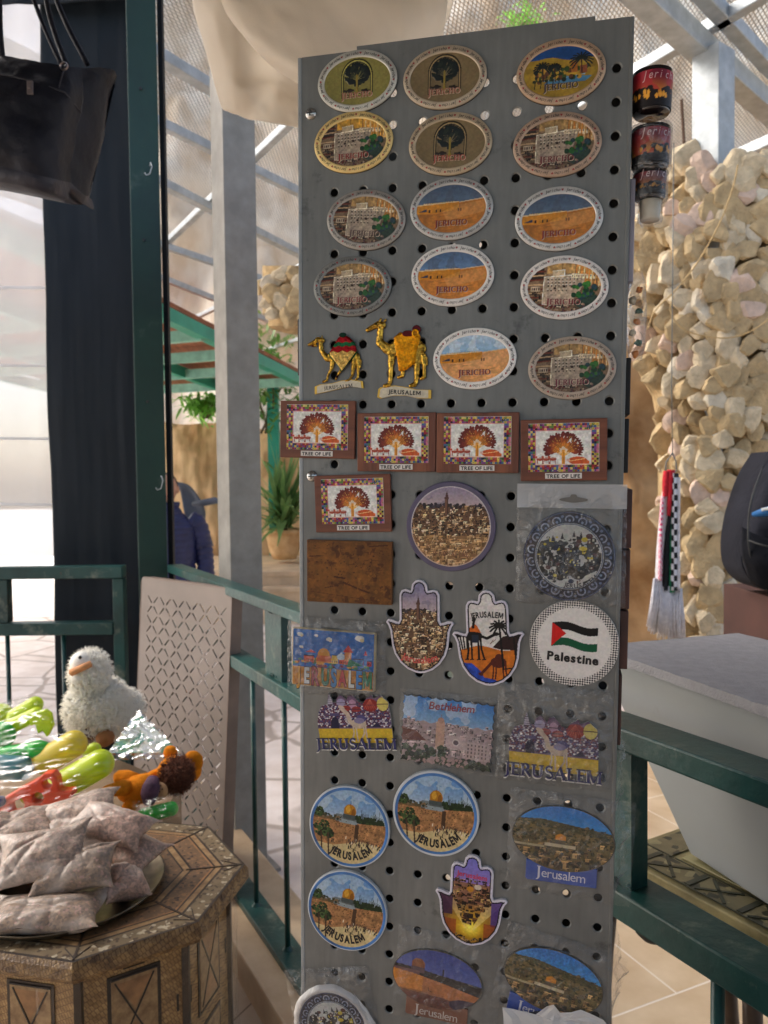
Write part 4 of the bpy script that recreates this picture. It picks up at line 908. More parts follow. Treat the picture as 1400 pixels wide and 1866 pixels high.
def camel(px, py, kind, label, sc):
    cv = Cv(66, 76, .4, (196, 158, 70)); parts_m = np.zeros(cv.X.shape, bool); st = {}
    def lim(pts, ws):
        nonlocal parts_m; m = np.zeros(cv.X.shape, bool)
        for i in range(len(pts) - 1):
            (x0, y0), (x1, y1) = pts[i], pts[i + 1]; dx, dy = x1 - x0, y1 - y0; t = np.clip(((cv.X - x0) * dx + (cv.Y - y0) * dy) / (dx * dx + dy * dy + 1e-9), 0, 1); w_ = ws[i] * (1 - t) + ws[i + 1] * t
            m |= np.hypot(cv.X - x0 - t * dx, cv.Y - y0 - t * dy) < w_
        cv.z = np.maximum(cv.z, np.where(m, np.sqrt(np.minimum(dist_in(m, cv.res), 3) / 3) * 3.0, 0)); parts_m |= m
    if kind == 1:      # red-green saddle cloth, lower
        lim([(-28, 16), (-24, 17.5), (-18, 21), (-13, 20)], [1.8, 2.2, 3.0, 3.0]); lim([(-14, 22), (-13, 25)], [1.2, .6])
        lim([(-15, 18), (-14, 9), (-8, 1), (0, 1)], [2.8, 2.8, 3.4, 4.5]); lim([(-24, 14.5), (-20, 15)], [1.3, 1.6])
        lim([(-3, 2), (6, 6), (16, 5), (24, 2)], [5.5, 8.5, 8.0, 5.0]); lim([(25, 4), (29, -2), (28.5, -9)], [1.2, 1.4, 1.6])
        lim([(-1, 0), (-3, -10), (-7, -18), (-8, -22), (-12, -23.5)], [3.4, 2.2, 1.5, 1.5, 1.5]); lim([(6, -2), (8, -11), (4, -17), (2, -21)], [3, 2, 1.5, 1.5])
        lim([(23, 0), (21, -10), (20, -17), (17, -22), (13, -23)], [4, 2.6, 1.6, 1.5, 1.3]); lim([(26, -1), (26.5, -12), (26, -20), (24, -22)], [3, 1.9, 1.5, 1.4])
        cloth = [(-5, 6), (5, 22), (11, 25), (18, 22), (24, 16), (26, 7), (9.5, -14)]; ban = [(-20, -28.5), (-15, -26.5), (-2, -25.5), (8, -23), (18, -22), (30, -24), (31, -31), (26, -30), (16, -29), (6, -31), (-8, -34), (-20, -36)]
        tx, tz, tr, ts_ = 5, -29, 5, 5.0
    else:
        lim([(-27, 26), (-23, 28), (-16, 31), (-12, 30)], [2.2, 2.5, 3.4, 3.4]); lim([(-15, 33), (-14, 36)], [1.6, 1.2]); lim([(-10, 34), (-9, 35)], [1.4, 1.2])
        lim([(-14, 29), (-15, 20), (-15, 14), (-8, 8), (-2, 7)], [3.4, 3.2, 4, 5, 5.5])
        lim([(-3, 6), (6, 10), (16, 12), (24, 7)], [6.5, 9, 9, 6]); lim([(26, 6), (30, -2), (30.5, -8)], [1.6, 1.3, 1.1])
        lim([(-3, 4), (-4, -8), (-4.5, -22), (-6, -26), (-10, -27)], [4.4, 3, 2.2, 2.4, 2.2]); lim([(6, -2), (8, -12), (7, -18), (3, -19)], [3.2, 2.4, 2, 1.6])
        lim([(22, 4), (21, -8), (20.5, -22), (19, -26), (15, -27)], [5, 3.4, 2.4, 2.4, 2]); lim([(27, 0), (28, -12), (28, -19), (25, -21)], [3.2, 2.2, 2, 1.6])
        cloth = [(-1, 18), (5, 23), (14, 20), (22, 24), (25, 18), (21, 4), (20, -6), (12, -13), (4, -14), (2, 0)]; ban = [(-15, -30), (-13, -28.5), (0, -27), (12, -29), (20, -31), (33, -31.5), (33, -39), (20, -38.5), (10, -36), (-2, -36), (-13, -38.5), (-16, -37)]
        tx, tz, tr, ts_ = 9.5, -33.2, -4, 5.4
    n = cv.noise(2.4, 5); cv.z += np.where(parts_m, (n - .5) * .9, 0); cv.shade(2.2, .35, 9); cv.c = np.clip(cv.c * (1 + (n - .5)[..., None] * .6), 0, 1)
    mc = cv.inpoly(cloth); z_ = 3.0 + .8 * np.sqrt(np.minimum(dist_in(mc, cv.res), 3) / 3) + (cv.noise(3, 3) - .5) * .5; cv.z = np.where(mc, z_, cv.z); parts_m |= mc
    if kind == 1:
        cv.put(mc, (196, 158, 90)); cv.shade(1.6, .35, 22, mc)
        up = mc & (cv.Y > 6 + 2.2 * np.abs(((cv.X + 50) / 5) % 2 - 1)); cv.put(up, (150, 22, 30)); b2 = up & (cv.Y > 12 + 1.6 * np.abs(((cv.X + 50) / 4) % 2 - 1)) & (cv.Y < 16 + 1.6 * np.abs(((cv.X + 50) / 4) % 2 - 1)); cv.put(b2, (30, 92, 56))
        cv.line([(-5, 6), (9.5, -14), (26, 7)], 1.6, (30, 90, 52)); cv.line([(-3.5, 4.5), (9.5, -11.5), (24, 6)], .5, (214, 186, 110)); cv.ell(10.5, 24.5, 4.2, 2.6, (20, 52, 34), z=4.2); parts_m |= ((cv.X - 10.5) / 4.2) ** 2 + ((cv.Y - 24.5) / 2.6) ** 2 < 1
        cv.ell(-24, 14, 1.6, None, (100, 18, 26)); cv.ell(-21.5, 20.4, 1.3, .9, (20, 14, 10)); cv.ell(4, -18.5, 2.4, 1.6, (60, 16, 24))
    else:
        cv.put(mc, (206, 140, 22)); cv.shade(2, .22, 13, mc); cv.ell(13, 21, 6, 3, (92, 28, 28), z=4.4); cv.ell(21, 24.5, 4.4, 4, (92, 28, 34), z=4.6); cv.ell(20, 21, 3.4, 3.6, (212, 150, 24), z=4.9); cv.ell(20, 21, 2, 2.2, (160, 104, 20), z=4.6)
        for q in (((cv.X - 21) / 4.4) ** 2 + ((cv.Y - 24.5) / 4) ** 2 < 1, ((cv.X - 13) / 6) ** 2 + ((cv.Y - 21) / 3) ** 2 < 1): parts_m |= q
        cv.ell(-18.5, 31, 1.5, 1.0, (22, 14, 8)); cv.line([(-26, 24.6), (-21, 25.4)], .5, (80, 56, 16)); cv.ell(-26, 27.5, .9, None, (70, 44, 14))
    me = cv_mesh(cv, mask=parts_m, z0=.6)
    r = place('camel_magnet', px, py, 0, label, group='golden camel magnets'); r.scale = (sc, sc, 1); link(me, M_gold, 'camel', r).modifiers.new('s', 'SOLIDIFY').thickness = .0006
    mb = MB(); A = np.array(ban); bodym(r, [tuple(p) for p in (A - A.mean(0)) * 1.06 + A.mean(0)], 1.6, mat('gold_trim', hexc(200, 160, 72), .3, .9), .1, 'banner'); 
    mb.prism([tuple(p) for p in ((A - A.mean(0)) * .96 + A.mean(0)) / 1000], .0014, .0019); mb.build('banner_face', mat('cream_enamel', hexc(206, 196, 172), .4, 0, .1, 200), r)
    mb = MB(); text_mb(mb, 'JERUSALEM', tx, tz, ts_, 'serif' if kind == 1 else 'sans', .03 if kind == 2 else 0, rot=tr, sp=.10, z=2.05); mb.build('lettering', M_ink, r)
    return r
camel(610, 655, 1, 'small golden camel magnet with a red and green saddle cloth over a banner', .88)
camel(721, 651, 2, 'large golden camel magnet with an orange yellow saddle cloth over a banner', .97)

# ---------------------------------------------------------------- tree of life plaques
def art_life():
    cv = Cv(60, 42, .4, (228, 224, 218)); g = random.Random(2)
    pal = [(150, 40, 70), (60, 50, 120), (206, 186, 70), (110, 140, 60), (190, 90, 60), (30, 26, 30), (130, 70, 140), (70, 110, 150), (200, 120, 140), (160, 30, 40), (220, 200, 120)]
    for i in range(30):
        for j in range(21):
            x, y = -30 + i * 2, -21 + j * 2
            if i < 3 or i > 26 or j < 3 or j > 17:
                c = g.choice(pal); cv.rect(x, y, x + 2, y + 2, c)
                if g.random() < .5: cv.rect(x + .5, y + .5, x + 1.4, y + 1.4, g.choice(pal))
    cv.rect(-24, -15, 24, 15.2, (214, 150, 150)); cv.rect(-23.4, -14.4, 23.4, 14.6, (226, 224, 218))
    # crown of radiating leaves
    for k in range(150):
        a = radians(g.uniform(-28, 208)); r = g.uniform(.25, 1.0); L_ = 4.6
        x, y = 15.5 * r * cos(a), -1 + 13.0 * r * sin(a); rot = math.degrees(math.atan2((y + 6), x)); f = r
        c = np.array((222, 150, 50)) * (1 - f) + np.array((120, 36, 22)) * f
        cv.ell(x, y, L_ * .5, 1.15, tuple(c * g.uniform(.8, 1.12)), rot)
        if k % 3 == 0: cv.line([(x * .9, y * .9 - .5), (x, y)], .35, (232, 186, 90))
    for k in range(26):
        a = radians(-25 + 230 * k / 25); x, y = 17.5 * cos(a), -1 + 14.3 * sin(a); cv.poly([(x * 1.0, y), (x * .8 - 1.6 * sin(a), y * .8 + 1.6 * cos(a)), (x * .8 + 1.6 * sin(a), y * .8 - 1.6 * cos(a))], (116, 34, 24))
    for k in range(16): a = radians(15 + 150 * k / 15); cv.line([(0, -8), (9 * cos(a), -5 + 9 * sin(a))], .45, (232, 176, 70), a=.8)
    cv.poly([(-1.6, -14.4), (1.6, -14.4), (.9, -2), (-.9, -2)], (226, 160, 50)); cv.line([(.4, -14), (.3, -4)], .4, (140, 80, 24))
    for x in (-20, -14.5, -9): cv.ell(x, -10, 3.1, 1.5, (176, 84, 60)); cv.line([(x - 2, -10), (x - 2.4, -14)], .7, (176, 84, 60)); cv.line([(x + 2, -10), (x + 2.2, -14)], .7, (150, 60, 40)); cv.ell(x - 3.2, -8.2, 1.1, None, (190, 100, 70)); cv.line([(x - 2, -9), (x + 2, -9.2)], .35, (240, 220, 210))
    cv.ell(12, -11.5, 8, 3.4, (206, 96, 36)); cv.line([(5, -12), (18, -10)], .5, (240, 210, 150)); cv.ell(19, -13, 3, 2, (214, 110, 50)); cv.ell(4, -11, 1.6, 1.2, (232, 190, 180))
    cv.rect(-23.4, -15.2, 23.4, -14.3, (230, 200, 180)); cv.shade(2.4, .12, 8); return cv
M_wood = mat('plaque_wood', hexc(124, 70, 46), .5, 0, .2, 14, .15, 60, col2=hexc(92, 48, 30), stretch=(.4, 5, 1))
def plaque(px, py, rot, label, dz=0, wv=False):
    r = place('wooden_plaque', px, py, rot, label, group='tree of life plaques', dz=dz)
    mb = MB(); mb.box((0, 0, .0022), (.0735, .0535, .0044)); mb.build('wood_board', M_wood if not wv else mat('plaque_wood_upright', hexc(132, 76, 48), .5, 0, .2, 14, .15, 60, col2=hexc(90, 46, 30), stretch=(5, .5, 1)), r, bevel=.0006)
    o = link(picmesh('life', art_life, None), M_matte, 'picture', r); o.location = (0, .0022, .0047)
    mb = MB(); mb.box((0, .0022, .0045), (.0606, .0426, .0003)); mb.build('picture_card', mat('card_edge', hexc(120, 90, 80), .6), r)
    mb = MB(); mb.box((0, -.0225, .0047), (.0312, .0049, .0005)); lb = mb.build('caption', mat('caption_white', hexc(214, 208, 200), .5), r)
    mb = MB(); text_mb(mb, 'TREE OF LIFE', 0, -22.7, 4.3, bold=.035, sp=.07, z=5.05, sx=1.08); mb.build('lettering', M_ink, lb)
    return r
plaque(581, 783, -1, 'tree of life plaque sticking out past the left edge of the stand', .0003)
plaque(724, 806, 0, 'tree of life plaque second from left in the row, above the round city magnet', .0003, True)
plaque(871, 807, 0, 'tree of life plaque third from left in the row, touching its neighbour', .0007, True)
plaque(1027, 820, 1, 'tree of life plaque at the right end of the row, above the bagged dark plate', .0005)
plaque(645, 917, 2, 'single tree of life plaque in the row below, above the burnt wood block', .0003)
# olive wood block
def art_olive():
    cv = Cv(83, 59, .5, (138, 92, 40)); cv.shade(12, .22, 3); cv.shade(4, .12, 4); g = random.Random(8)
    n = cv.noise(7, 15, 4); cv.put(n > .62, (92, 52, 22), a=.6); cv.put((cv.noise(14, 31) > .6), (176, 120, 52), a=.4)
    cv.line([(-14, -5), (-4, -6)], 1.6, (84, 42, 20), a=.9); cv.line([(-5, -10), (10, -16), (20, -19)], 1.6, (84, 42, 20), a=.8); cv.line([(-24, -16), (-10, -13)], .8, (94, 50, 24), a=.8); cv.line([(-38, -20), (30, -27)], .7, (100, 56, 26), a=.6); cv.line([(-40, 14), (-28, 15)], .8, (84, 44, 22)); cv.line([(20, 25), (38, 27)], 1, (84, 44, 22), a=.8)
    for k in range(46): cv.ell(g.uniform(-38, 36), g.uniform(-6, 26), g.uniform(.4, 1.3), g.uniform(.3, .8), (84, 46, 22), g.uniform(0, 180), a=.75)
    for k in range(16): x, y = g.uniform(-38, 34), g.uniform(0, 24); cv.line([(x, y), (x + g.uniform(2, 7), y + g.uniform(-1, 1))], .5, (94, 52, 24), a=.8); cv.line([(x, y), (x, y - g.uniform(1, 4))], .4, (94, 52, 24), a=.8)
    cv.put((cv.noise(5, 44) < .3) & (cv.X > 8) & (cv.Y < 2), (190, 134, 58), a=.5); cv.c *= .86; return cv
r = place('wooden_block', 639, 1041, 0, 'plain burnt olive wood block with a faint landscape left of the round city magnet', 'wooden plaque')
mb = MB(); mb.box((0, 0, .003), (.083, .059, .006)); mb.build('block', mat('olive_wood', hexc(128, 84, 36), .45, 0, .2, 10, col2=hexc(92, 54, 24), stretch=(1, 6, 1)), r, bevel=.0007)
o = link(picmesh('olive', art_olive, None), M_print, 'picture', r); o.location = (0, 0, .0062); o.scale = (.985, .98, 1)

# ---------------------------------------------------------------- round city magnet
PALC = ((206, 176, 136), (184, 150, 110), (226, 204, 170), (150, 118, 88), (104, 80, 62))
def art_city(w_, h_, sky=(150, 140, 160), horizon=18, minx=0, n=420, seed=1, pal=PALC, red=False):
    cv = Cv(w_, h_, .5, (176, 140, 100)); cv.vgrad(horizon - 4, h_ / 2, (196, 176, 172), sky)
    cv.put((cv.noise(12, seed + 5) > .55) & (cv.Y > horizon), (120, 116, 140), a=.4)
    low = cv.Y < horizon + 1.5 * np.sin(cv.X * .4) * .4; cv.put(low, (120, 92, 72)); g = random.Random(seed)
    for k in range(int(w_ * 1.2)): cv.ell(g.uniform(-w_ / 2, w_ / 2), horizon + g.uniform(-2, 1.2), g.uniform(.6, 1.8), None, g.choice([(58, 52, 60), (84, 76, 84), (70, 60, 54)]))
    cv.town(-w_ / 2 - 3, w_ / 2, -h_ / 2, horizon - 1, n, seed, pal, (2.2, 5.5))
    for k in range(int(n * .5)): cv.ell(g.uniform(-w_ / 2, w_ / 2), g.uniform(-h_ / 2 + 10, horizon - 2), g.uniform(.3, .8), None, g.choice([(50, 38, 34), (60, 54, 44), (232, 214, 190)]))
    x = minx; cv.rect(x - 1.5, horizon - 8, x + 1.5, horizon + 8, (130, 96, 80)); cv.rect(x + .4, horizon - 8, x + 1.5, horizon + 8, (84, 60, 52)); cv.rect(x - 2, horizon + 6, x + 2, horizon + 8, (104, 76, 66)); cv.poly([(x - 1.4, horizon + 8), (x + 1.4, horizon + 8), (x, horizon + 13.5)], (96, 68, 64))
    return cv
def circ_magnet(px, py, r_, art, label, name='round_magnet', group=None, rimc=(80, 70, 92), body=None, inner=.9, th=3.0, dz=0, rot=0, textf=None, rimw=None, me=None, outer=None):
    r = place(name, px, py, rot, label, group=group, dz=dz)
    bodym(r, ell_out(r_, r_ * (outer or 1), 72), th, mat('rimc_%d_%d_%d' % rimc, hexc(*rimc), .35, 0, .08, 50), .9)
    link(art, M_print, 'picture', r).location = (0, 0, (th + .12) / 1000)
    if textf: textf(r, (th + .35))
    return r
pc_ = art_city(74, 74, minx=-3.5, horizon=19, n=560, seed=3); m = np.hypot(cv_ := pc_.X, pc_.Y) > 35.6; pc_.put(m, (196, 188, 190)); pc_.put((pc_.Y < -8) , (206, 160, 104), a=.35)
def t_(r, z): mb = MB(); text_mb(mb, 'JERUSALEM', 0, -25, 5.2, 'serif', z=z, sp=.08); mb.build('lettering', mat('sepia_ink', hexc(120, 78, 56), .5), r)
circ_magnet(822, 959, 41.0, cv_mesh(pc_, out=ell_out(36.6, 36.6)), 'round old city photo magnet with a purple rim in the middle of the stand', rimc=(88, 80, 104), textf=t_)

# ---------------------------------------------------------------- blue ceramic plates
def art_plate(seed=1):
    cv = Cv(80, 80, .42, (24, 28, 52)); rr = np.hypot(cv.X, cv.Y); an = np.arctan2(cv.Y, cv.X)
    n = 18; ph = (an / (2 * pi) * n) % 1
    sc = np.abs(np.hypot((ph - .5) * 11.5, rr - 32.4) - 3.4) < .55; cv.put(sc & (rr > 31), (150, 156, 176)); cv.put((np.hypot((ph - .5) * 11.5, rr - 31.6) < 1.1), (140, 150, 172))
    ph2 = (ph + .5) % 1; cv.put((np.hypot((ph2 - .5) * 11.5, rr - 35.4) < 1.2), (110, 122, 150)); cv.put(np.abs(rr - 38.6) < .35, (90, 100, 130))
    cv.put(rr < 29.4, (196, 196, 192)); cv.put(np.abs(rr - 28.6) < .4, (60, 84, 120)); ins = rr < 27.6; g = random.Random(seed)
    blob = ins & (cv.noise(9, seed, 2) + .012 * (6 - np.abs(cv.Y - 0)) - .010 * np.maximum(0, cv.Y - 6) > .36) & (cv.Y < 20 - .3 * np.abs(cv.X)); cv.put(blob, (34, 34, 34))
    for k in range(170):
        x, y = g.uniform(-26, 26), g.uniform(-24, 18)
        if math.hypot(x, y) > 26: continue
        c = g.choice([(26, 26, 28), (30, 34, 60), (70, 68, 64), (206, 190, 60), (90, 40, 34), (196, 196, 190), (40, 40, 40), (20, 20, 22), (52, 60, 84)]); w_ = g.uniform(.8, 2.6)
        if g.random() < .5: cv.put(ins & (np.abs(cv.X - x) < w_) & (np.abs(cv.Y - y) < w_ * .7), c); cv.put(ins & (np.abs(cv.X - x) < w_ * .3) & (np.abs(cv.Y - y) < w_ * .35), (200, 196, 180))
        else: cv.ell(x, y, w_, w_ * .8, c)
    for x, y in ((-14, 16), (-6, 18), (4, 20), (10, 19)): cv.poly([(x - 1.5, y - 3), (x + 1.5, y - 3), (x, y + 3)], (26, 30, 50))
    cv.ell(13, 15, 2.6, 2.2, (206, 186, 50)); cv.ell(12, 7, 3.4, 2, (206, 186, 50)); cv.ell(17, 18, 3, 2.4, (90, 36, 32)); cv.poly([(8, -24), (22, -18), (24, -12), (14, -17)], (206, 204, 196)); return cv
def bag(parent, w_, h_, zf, m, seed, name='plastic_bag', cx=0, cy=0, bul=1.0, n=60, amp=.0017):
    """crinkled clear bag: front film bulging over the magnet, closing onto the panel at its edges"""
    P = []; 
    for i in range(n + 1):
        row = []
        for j in range(n + 1):
            u, v = j / n * 2 - 1, i / n * 2 - 1; e = (1 - abs(u) ** 6) * (1 - abs(v) ** 6)
            c = abs(fbm(u * 5 + seed, v * 5, seed, 3)) + .7 * abs(fbm(u * 11, v * 13 + seed, 2, 3)); wob = .0012 * fbm(u * 4, v * 4, seed + 9, 3)
            row.append((cx + u * w_ / 2 + wob, cy + v * h_ / 2 + wob, .0006 + e * zf + amp * c * (1.6 - .6 * e) * bul))
        P.append(row)
    mb = MB(); mb.sheet(P); return mb.build(name, m, parent, smooth=True)
pm = cv_mesh(art_plate(2), out=ell_out(39.3, 39.3))
r = circ_magnet(1037, 1013, 39.6, pm, 'dark blue rimmed round plate magnet sealed in a clear bag, above the flag magnet', 'plate_magnet', rimc=(28, 32, 56), rot=0,
    textf=lambda r, z: (lambda mb: (text_mb(mb, 'JERUSALEM', 4, -2, 5.4, bold=.02, z=z, sp=.1, arc=(24, -1, 24, 18)), mb.build('lettering', M_ink, r)))(MB()))
bag(r, .094, .104, .0052, M_film2, 3, cy=.008, cx=.001)
M_header = film_mat('frosted_film', op=.08, gl=.3, rough=.35, milk=.38, bscale=30)
mb = MB(); P = [[(x, y, .0052 + .0006 * fbm(x * 60, y * 60, 1)) for x in np.linspace(-.0455, .0475, 20)] for y in np.linspace(.0425, .0635, 8)]
mb.sheet(P); mb.build('bag_header', M_header, r)
mb = MB(); mb.prism([(.009 * cos(t) * (1 + .35 * cos(2 * t)), .0026 * sin(t) + (.002 if abs(cos(t)) < .35 and sin(t) > 0 else 0)) for t in np.linspace(0, 2 * pi, 40, endpoint=False)], .0062, .0066, c=(.003, .050, 0)); mb.build('hanger_slot', mat('slot_shadow_grey', hexc(110, 106, 100), .6), r)

# ---------------------------------------------------------------- Palestine magnet
def art_pal():
    cv = Cv(80, 80, .42, (222, 216, 210)); rr = np.hypot(cv.X, cv.Y); chk = (((np.floor(cv.X / 1.9) + np.floor(cv.Y / 1.9)) % 2) == 0)
    chk2 = (np.abs(((cv.X + cv.Y) / 4.1) % 1 - .5) < .25) ^ (np.abs(((cv.X - cv.Y) / 4.1) % 1 - .5) < .25); cv.put((rr > 31.6) & chk2, (26, 24, 26)); cv.put((rr > 31.6) & (rr < 33) & (np.abs((np.arctan2(cv.Y, cv.X) * 14) % 1 - .5) < .2), (222, 216, 210))
    def wv(x): return 1.6 * np.sin((x + 19) / 38 * 2 * pi - .3)
    base = 2.6 + wv(cv.X) - .05 * cv.X; t = (cv.Y - base) / 7.1; inx = (cv.X > -19.5) & (cv.X < 20)
    cv.put(inx & (t >= 1) & (t < 2), (22, 20, 22)); cv.put(inx & (t >= 0) & (t < 1), (228, 224, 218)); cv.put(inx & (t >= -1) & (t < 0), (14, 96, 66))
    cv.put(inx & (t >= -1) & (t < 2) & (cv.X + 19.5 < 12.5 * (1 - np.abs(t - .5) / 1.5)), (206, 40, 36)); return cv
def tp(r, z): mb = MB(); text_mb(mb, 'Palestine', 0, -13.2, 10.6, bold=.045, z=z, sp=.055, sx=1.02, rot=-1.5); mb.build('lettering', M_ink, r)
circ_magnet(1046, 1171, 38.6, cv_mesh(art_pal(), out=ell_out(38.2, 38.2), grain=.04), 'round white magnet with a black, white, green and red flag and checked border', rimc=(190, 186, 180), textf=tp, rot=-2, th=2.6)

# ---------------------------------------------------------------- hamsa magnets
def hamsa_out(s=1.0, w=33):
    L_ = [(0, 43), (3.5, 42.2), (6.4, 39.2), (7.2, 34.2), (8.4, 32.6), (11, 33.4), (14, 34), (17, 33), (18.7, 30), (19, 26), (19, 2), (20, .2), (23, .6), (26, 1.4), (30, 1.5), (33, 2.2), (33.2, 4), (31.2, 1.0), (28.6, -3.5), (27.6, -10), (27, -17), (24.5, -26), (19, -34), (12, -39.5), (4, -42.4), (0, -42.8)]
    L_ = [(0, 43), (3.5, 42.2), (6.4, 39.2), (7.2, 34.2), (8.4, 32.6), (11, 33.4), (14, 34), (17, 33), (18.7, 30), (19, 26), (19, 6), (20.5, 3.0), (24, 3.6), (28, 5.0), (31.5, 5.2), (32.8, 3.6), (30.6, 1.0), (28.6, -4), (27.8, -11), (27, -18), (24.5, -26), (19, -34), (12, -39.5), (4, -42.4), (0, -42.8)]
    return [(x * s, y * s) for x, y in L_] + [(-x * s, y * s) for x, y in L_[::-1][1:-1]]
def offs(out, d):
    n = len(out); R_ = []
    for i in range(n):
        a, b = np.array(out[i - 1]), np.array(out[(i + 1) % n]); t = b - a; t = t / (np.hypot(*t) + 1e-9); R_.append((out[i][0] - t[1] * d, out[i][1] + t[0] * d))
    return R_
HO = hamsa_out()
def hamsa(px, py, rot, art, label, textf, rimc=(222, 216, 222), sc=(.96, .96)):
    r = place('hamsa_magnet', px, py, rot, label, group='hand shaped magnets'); r.scale = (sc[0], sc[1], 1)
    bodym(r, offs(HO, .8), 3.0, mat('hamsa_edge', hexc(*rimc), .3, 0, .06, 40), .5, 'body')
    d, bx, by = out_dist(art, HO); art.put((d < 2.3) & (d > 1.1), (26, 22, 30)); art.put(d <= 1.1, (206, 200, 210))
    link(cv_mesh(art, out=HO), M_print, 'picture', r).location = (0, 0, .00312); textf(r, 3.4); return r
h1 = art_city(70, 90, sky=(128, 126, 158), horizon=15, minx=-1, n=620, seed=8)
def th1(r, z): mb = MB(); text_mb(mb, 'Jerusalem', 0, 9, 9, bold=.02, z=z, sp=.05, arc=(40, -1, 40, 0)); mb.build('lettering', mat('red_ink', hexc(196, 74, 66), .45), r)
hamsa(766, 1141, 1, h1, 'hand shaped magnet with a beige city photo and a thin tower', th1, sc=(.95, 1.0))
def art_h2():
    cv = Cv(70, 90, .42, (216, 210, 204)); g = random.Random(3)
    sand = [(-36, -9)] + [(x, -9 + 2.2 * sin((x + 20) * .13)) for x in range(-34, 36, 3)] + [(36, -50), (-36, -50)]; cv.poly(sand, (204, 122, 40)); m = cv.inpoly(sand); cv.shade(6, .12, 3, m)
    cv.poly([(4, -8), (14, 2), (30, 3), (34, -8), (30, -11), (10, -10)], (58, 34, 34))
    cv.poly([(-36, -22), (-16, -23), (-8, -30), (-5, -36), (6, -38), (9, -50), (-36, -50)], (44, 80, 170)); cv.shade(3, .3, 12, cv.inpoly([(-36, -22), (-16, -23), (-8, -30), (-5, -36), (6, -38), (9, -50), (-36, -50)]))
    K = (24, 18, 18)
    # standing camel with rider
    cv.ell(-13, 2, 8, 5, K); cv.ell(-14, 6, 4.5, 4.5, K); cv.line([(-6, 2), (-1, 0), (3, 2), (7, 4)], 2.6, K); cv.ell(7.5, 4, 3, 1.7, K); cv.line([(5, -1), (2, -5), (7, -1)], .5, (120, 70, 40))
    for x0, x1 in ((-19, -20), (-16, -15.5), (-9.5, -9), (-7, -4)): cv.line([(x0, 0), (x0 + .6, -10), (x1, -19)], 1.9, K); cv.line([(x1 - 1.6, -19.6), (x1 + 1, -19.4)], 1.2, K)
    cv.poly([(-19, 6), (-13, 14), (-10, 12), (-6, 5), (-12, 6)], (206, 110, 36)); cv.ell(-12.5, 17.5, 1.9, 2.4, K); cv.line([(-12.5, 16), (-13.5, 10)], 2.4, K); cv.rect(-15, -4, -9, 3, (40, 50, 70))
    # grazing camel
    B = (96, 42, 30); cv.ell(9, -22, 7.5, 5, B); cv.ell(9.5, -17.5, 3.6, 3.4, B); cv.line([(3, -22), (-3, -28), (-7, -32)], 2.6, B); cv.ell(-8, -33, 2.4, 1.4, B, -20)
    for x0, x1 in ((4, 3), (6.5, 5.5), (13, 13.5), (15.5, 17)): cv.line([(x0, -22), (x0, -30), (x1, -37)], 1.5, B)
    for (x, y, r, yb) in ((11, 12, 9, -28), (23.5, 5.5, 6.5, -26)):
        cv.line([(x + 2.5, yb), (x, y)], 2.0, K)
        for k in range(11):
            a = radians(-50 + 280 * k / 10); cv.line([(x + r * t * cos(a), y + r * t * sin(a) * .8 - r * .3 * t * t) for t in (0, .35, .7, 1)], 1.7, K)
    for k in range(3): cv.line([(-26 + 3 * k, 1), (-24 + 2 * k, -10)], 1.4, K)
    cv.line([(-28, 2), (-20, 6)], 2.6, K); cv.line([(14, -28), (22, -27)], 1.2, K); return cv
def th2(r, z): mb = MB(); text_mb(mb, 'JERUSALEM', 0, -44, 7.6, bold=.03, z=z, sp=.06, fit=31, arc=(66, 1, 66, 0)); mb.build('lettering', M_ink, r)
hamsa(890, 1162, 3, art_h2(), 'hand shaped magnet with black camels, palms, orange sand and blue water', th2, sc=(.97, 1.0))
def art_h3():
    cv = Cv(70, 90, .45, (86, 50, 40)); cv.vgrad(-44, 4, (60, 26, 20), (150, 110, 90)); cv.vgrad(18, 46, (150, 130, 190), (120, 120, 190), cv.Y > 17)
    d = np.hypot(cv.X / 1.0, (cv.Y + 26) / .8); a = np.clip(1 - d / 30, 0, 1) ** .8; cv.put(a, (250, 206, 40)); a = np.clip(1 - d / 12, 0, 1); cv.put(a, (255, 240, 120))
    cv.put((np.abs(np.arctan2(cv.X - 2, cv.Y + 30) - .55) < .18) & (cv.Y > -28), (236, 214, 150), a=.6); cv.put((np.abs(np.arctan2(cv.X + 2, cv.Y + 30) + .5) < .14) & (cv.Y > -28), (230, 206, 150), a=.5)
    cv.put((cv.X < -17) & (cv.Y > -16) & (cv.Y < 8), (70, 40, 76), a=.8); cv.put((cv.X > 19) & (cv.Y > -22) & (cv.Y < 8), (84, 62, 140), a=.8); cv.put((cv.Y < -20) & (np.abs(cv.X) > 13), (150, 60, 36), a=.55)
    tri = cv.inpoly([(-19, 22), (19, 20), (19, -2), (10, -12), (3, -24), (-7, -22), (-13, -6), (-19, 4)]); cv.town(-20, 18, -24, 20, 240, 5, ((150, 112, 70), (120, 84, 50), (190, 154, 100), (84, 56, 40), (50, 34, 30)), (2, 5), (30, 20, 18), tri)
    low = cv.inpoly([(-24, -30), (0, -36), (22, -32), (16, -46), (-16, -46)]); cv.town(-24, 20, -44, -31, 120, 9, ((96, 70, 44), (60, 40, 30), (170, 140, 100), (30, 22, 20)), (1.5, 3.5), (20, 14, 12), low)
    cv.ell(-1, 11, 3.2, 2.6, (196, 140, 50)); cv.ell(6, 14, 3.4, 2.6, (206, 190, 170)); 
    for x in (-12, -3, 5, 13): cv.poly([(x - .7, 16), (x + .7, 16), (x, 25)], (90, 66, 60))
    return cv
def th3(r, z): mb = MB(); text_mb(mb, 'Jerusalem', 0, 24.5, 7, bold=.02, z=z, sp=.06, rot=-3); mb.build('lettering', mat('pink_ink', hexc(206, 60, 90), .45), r)
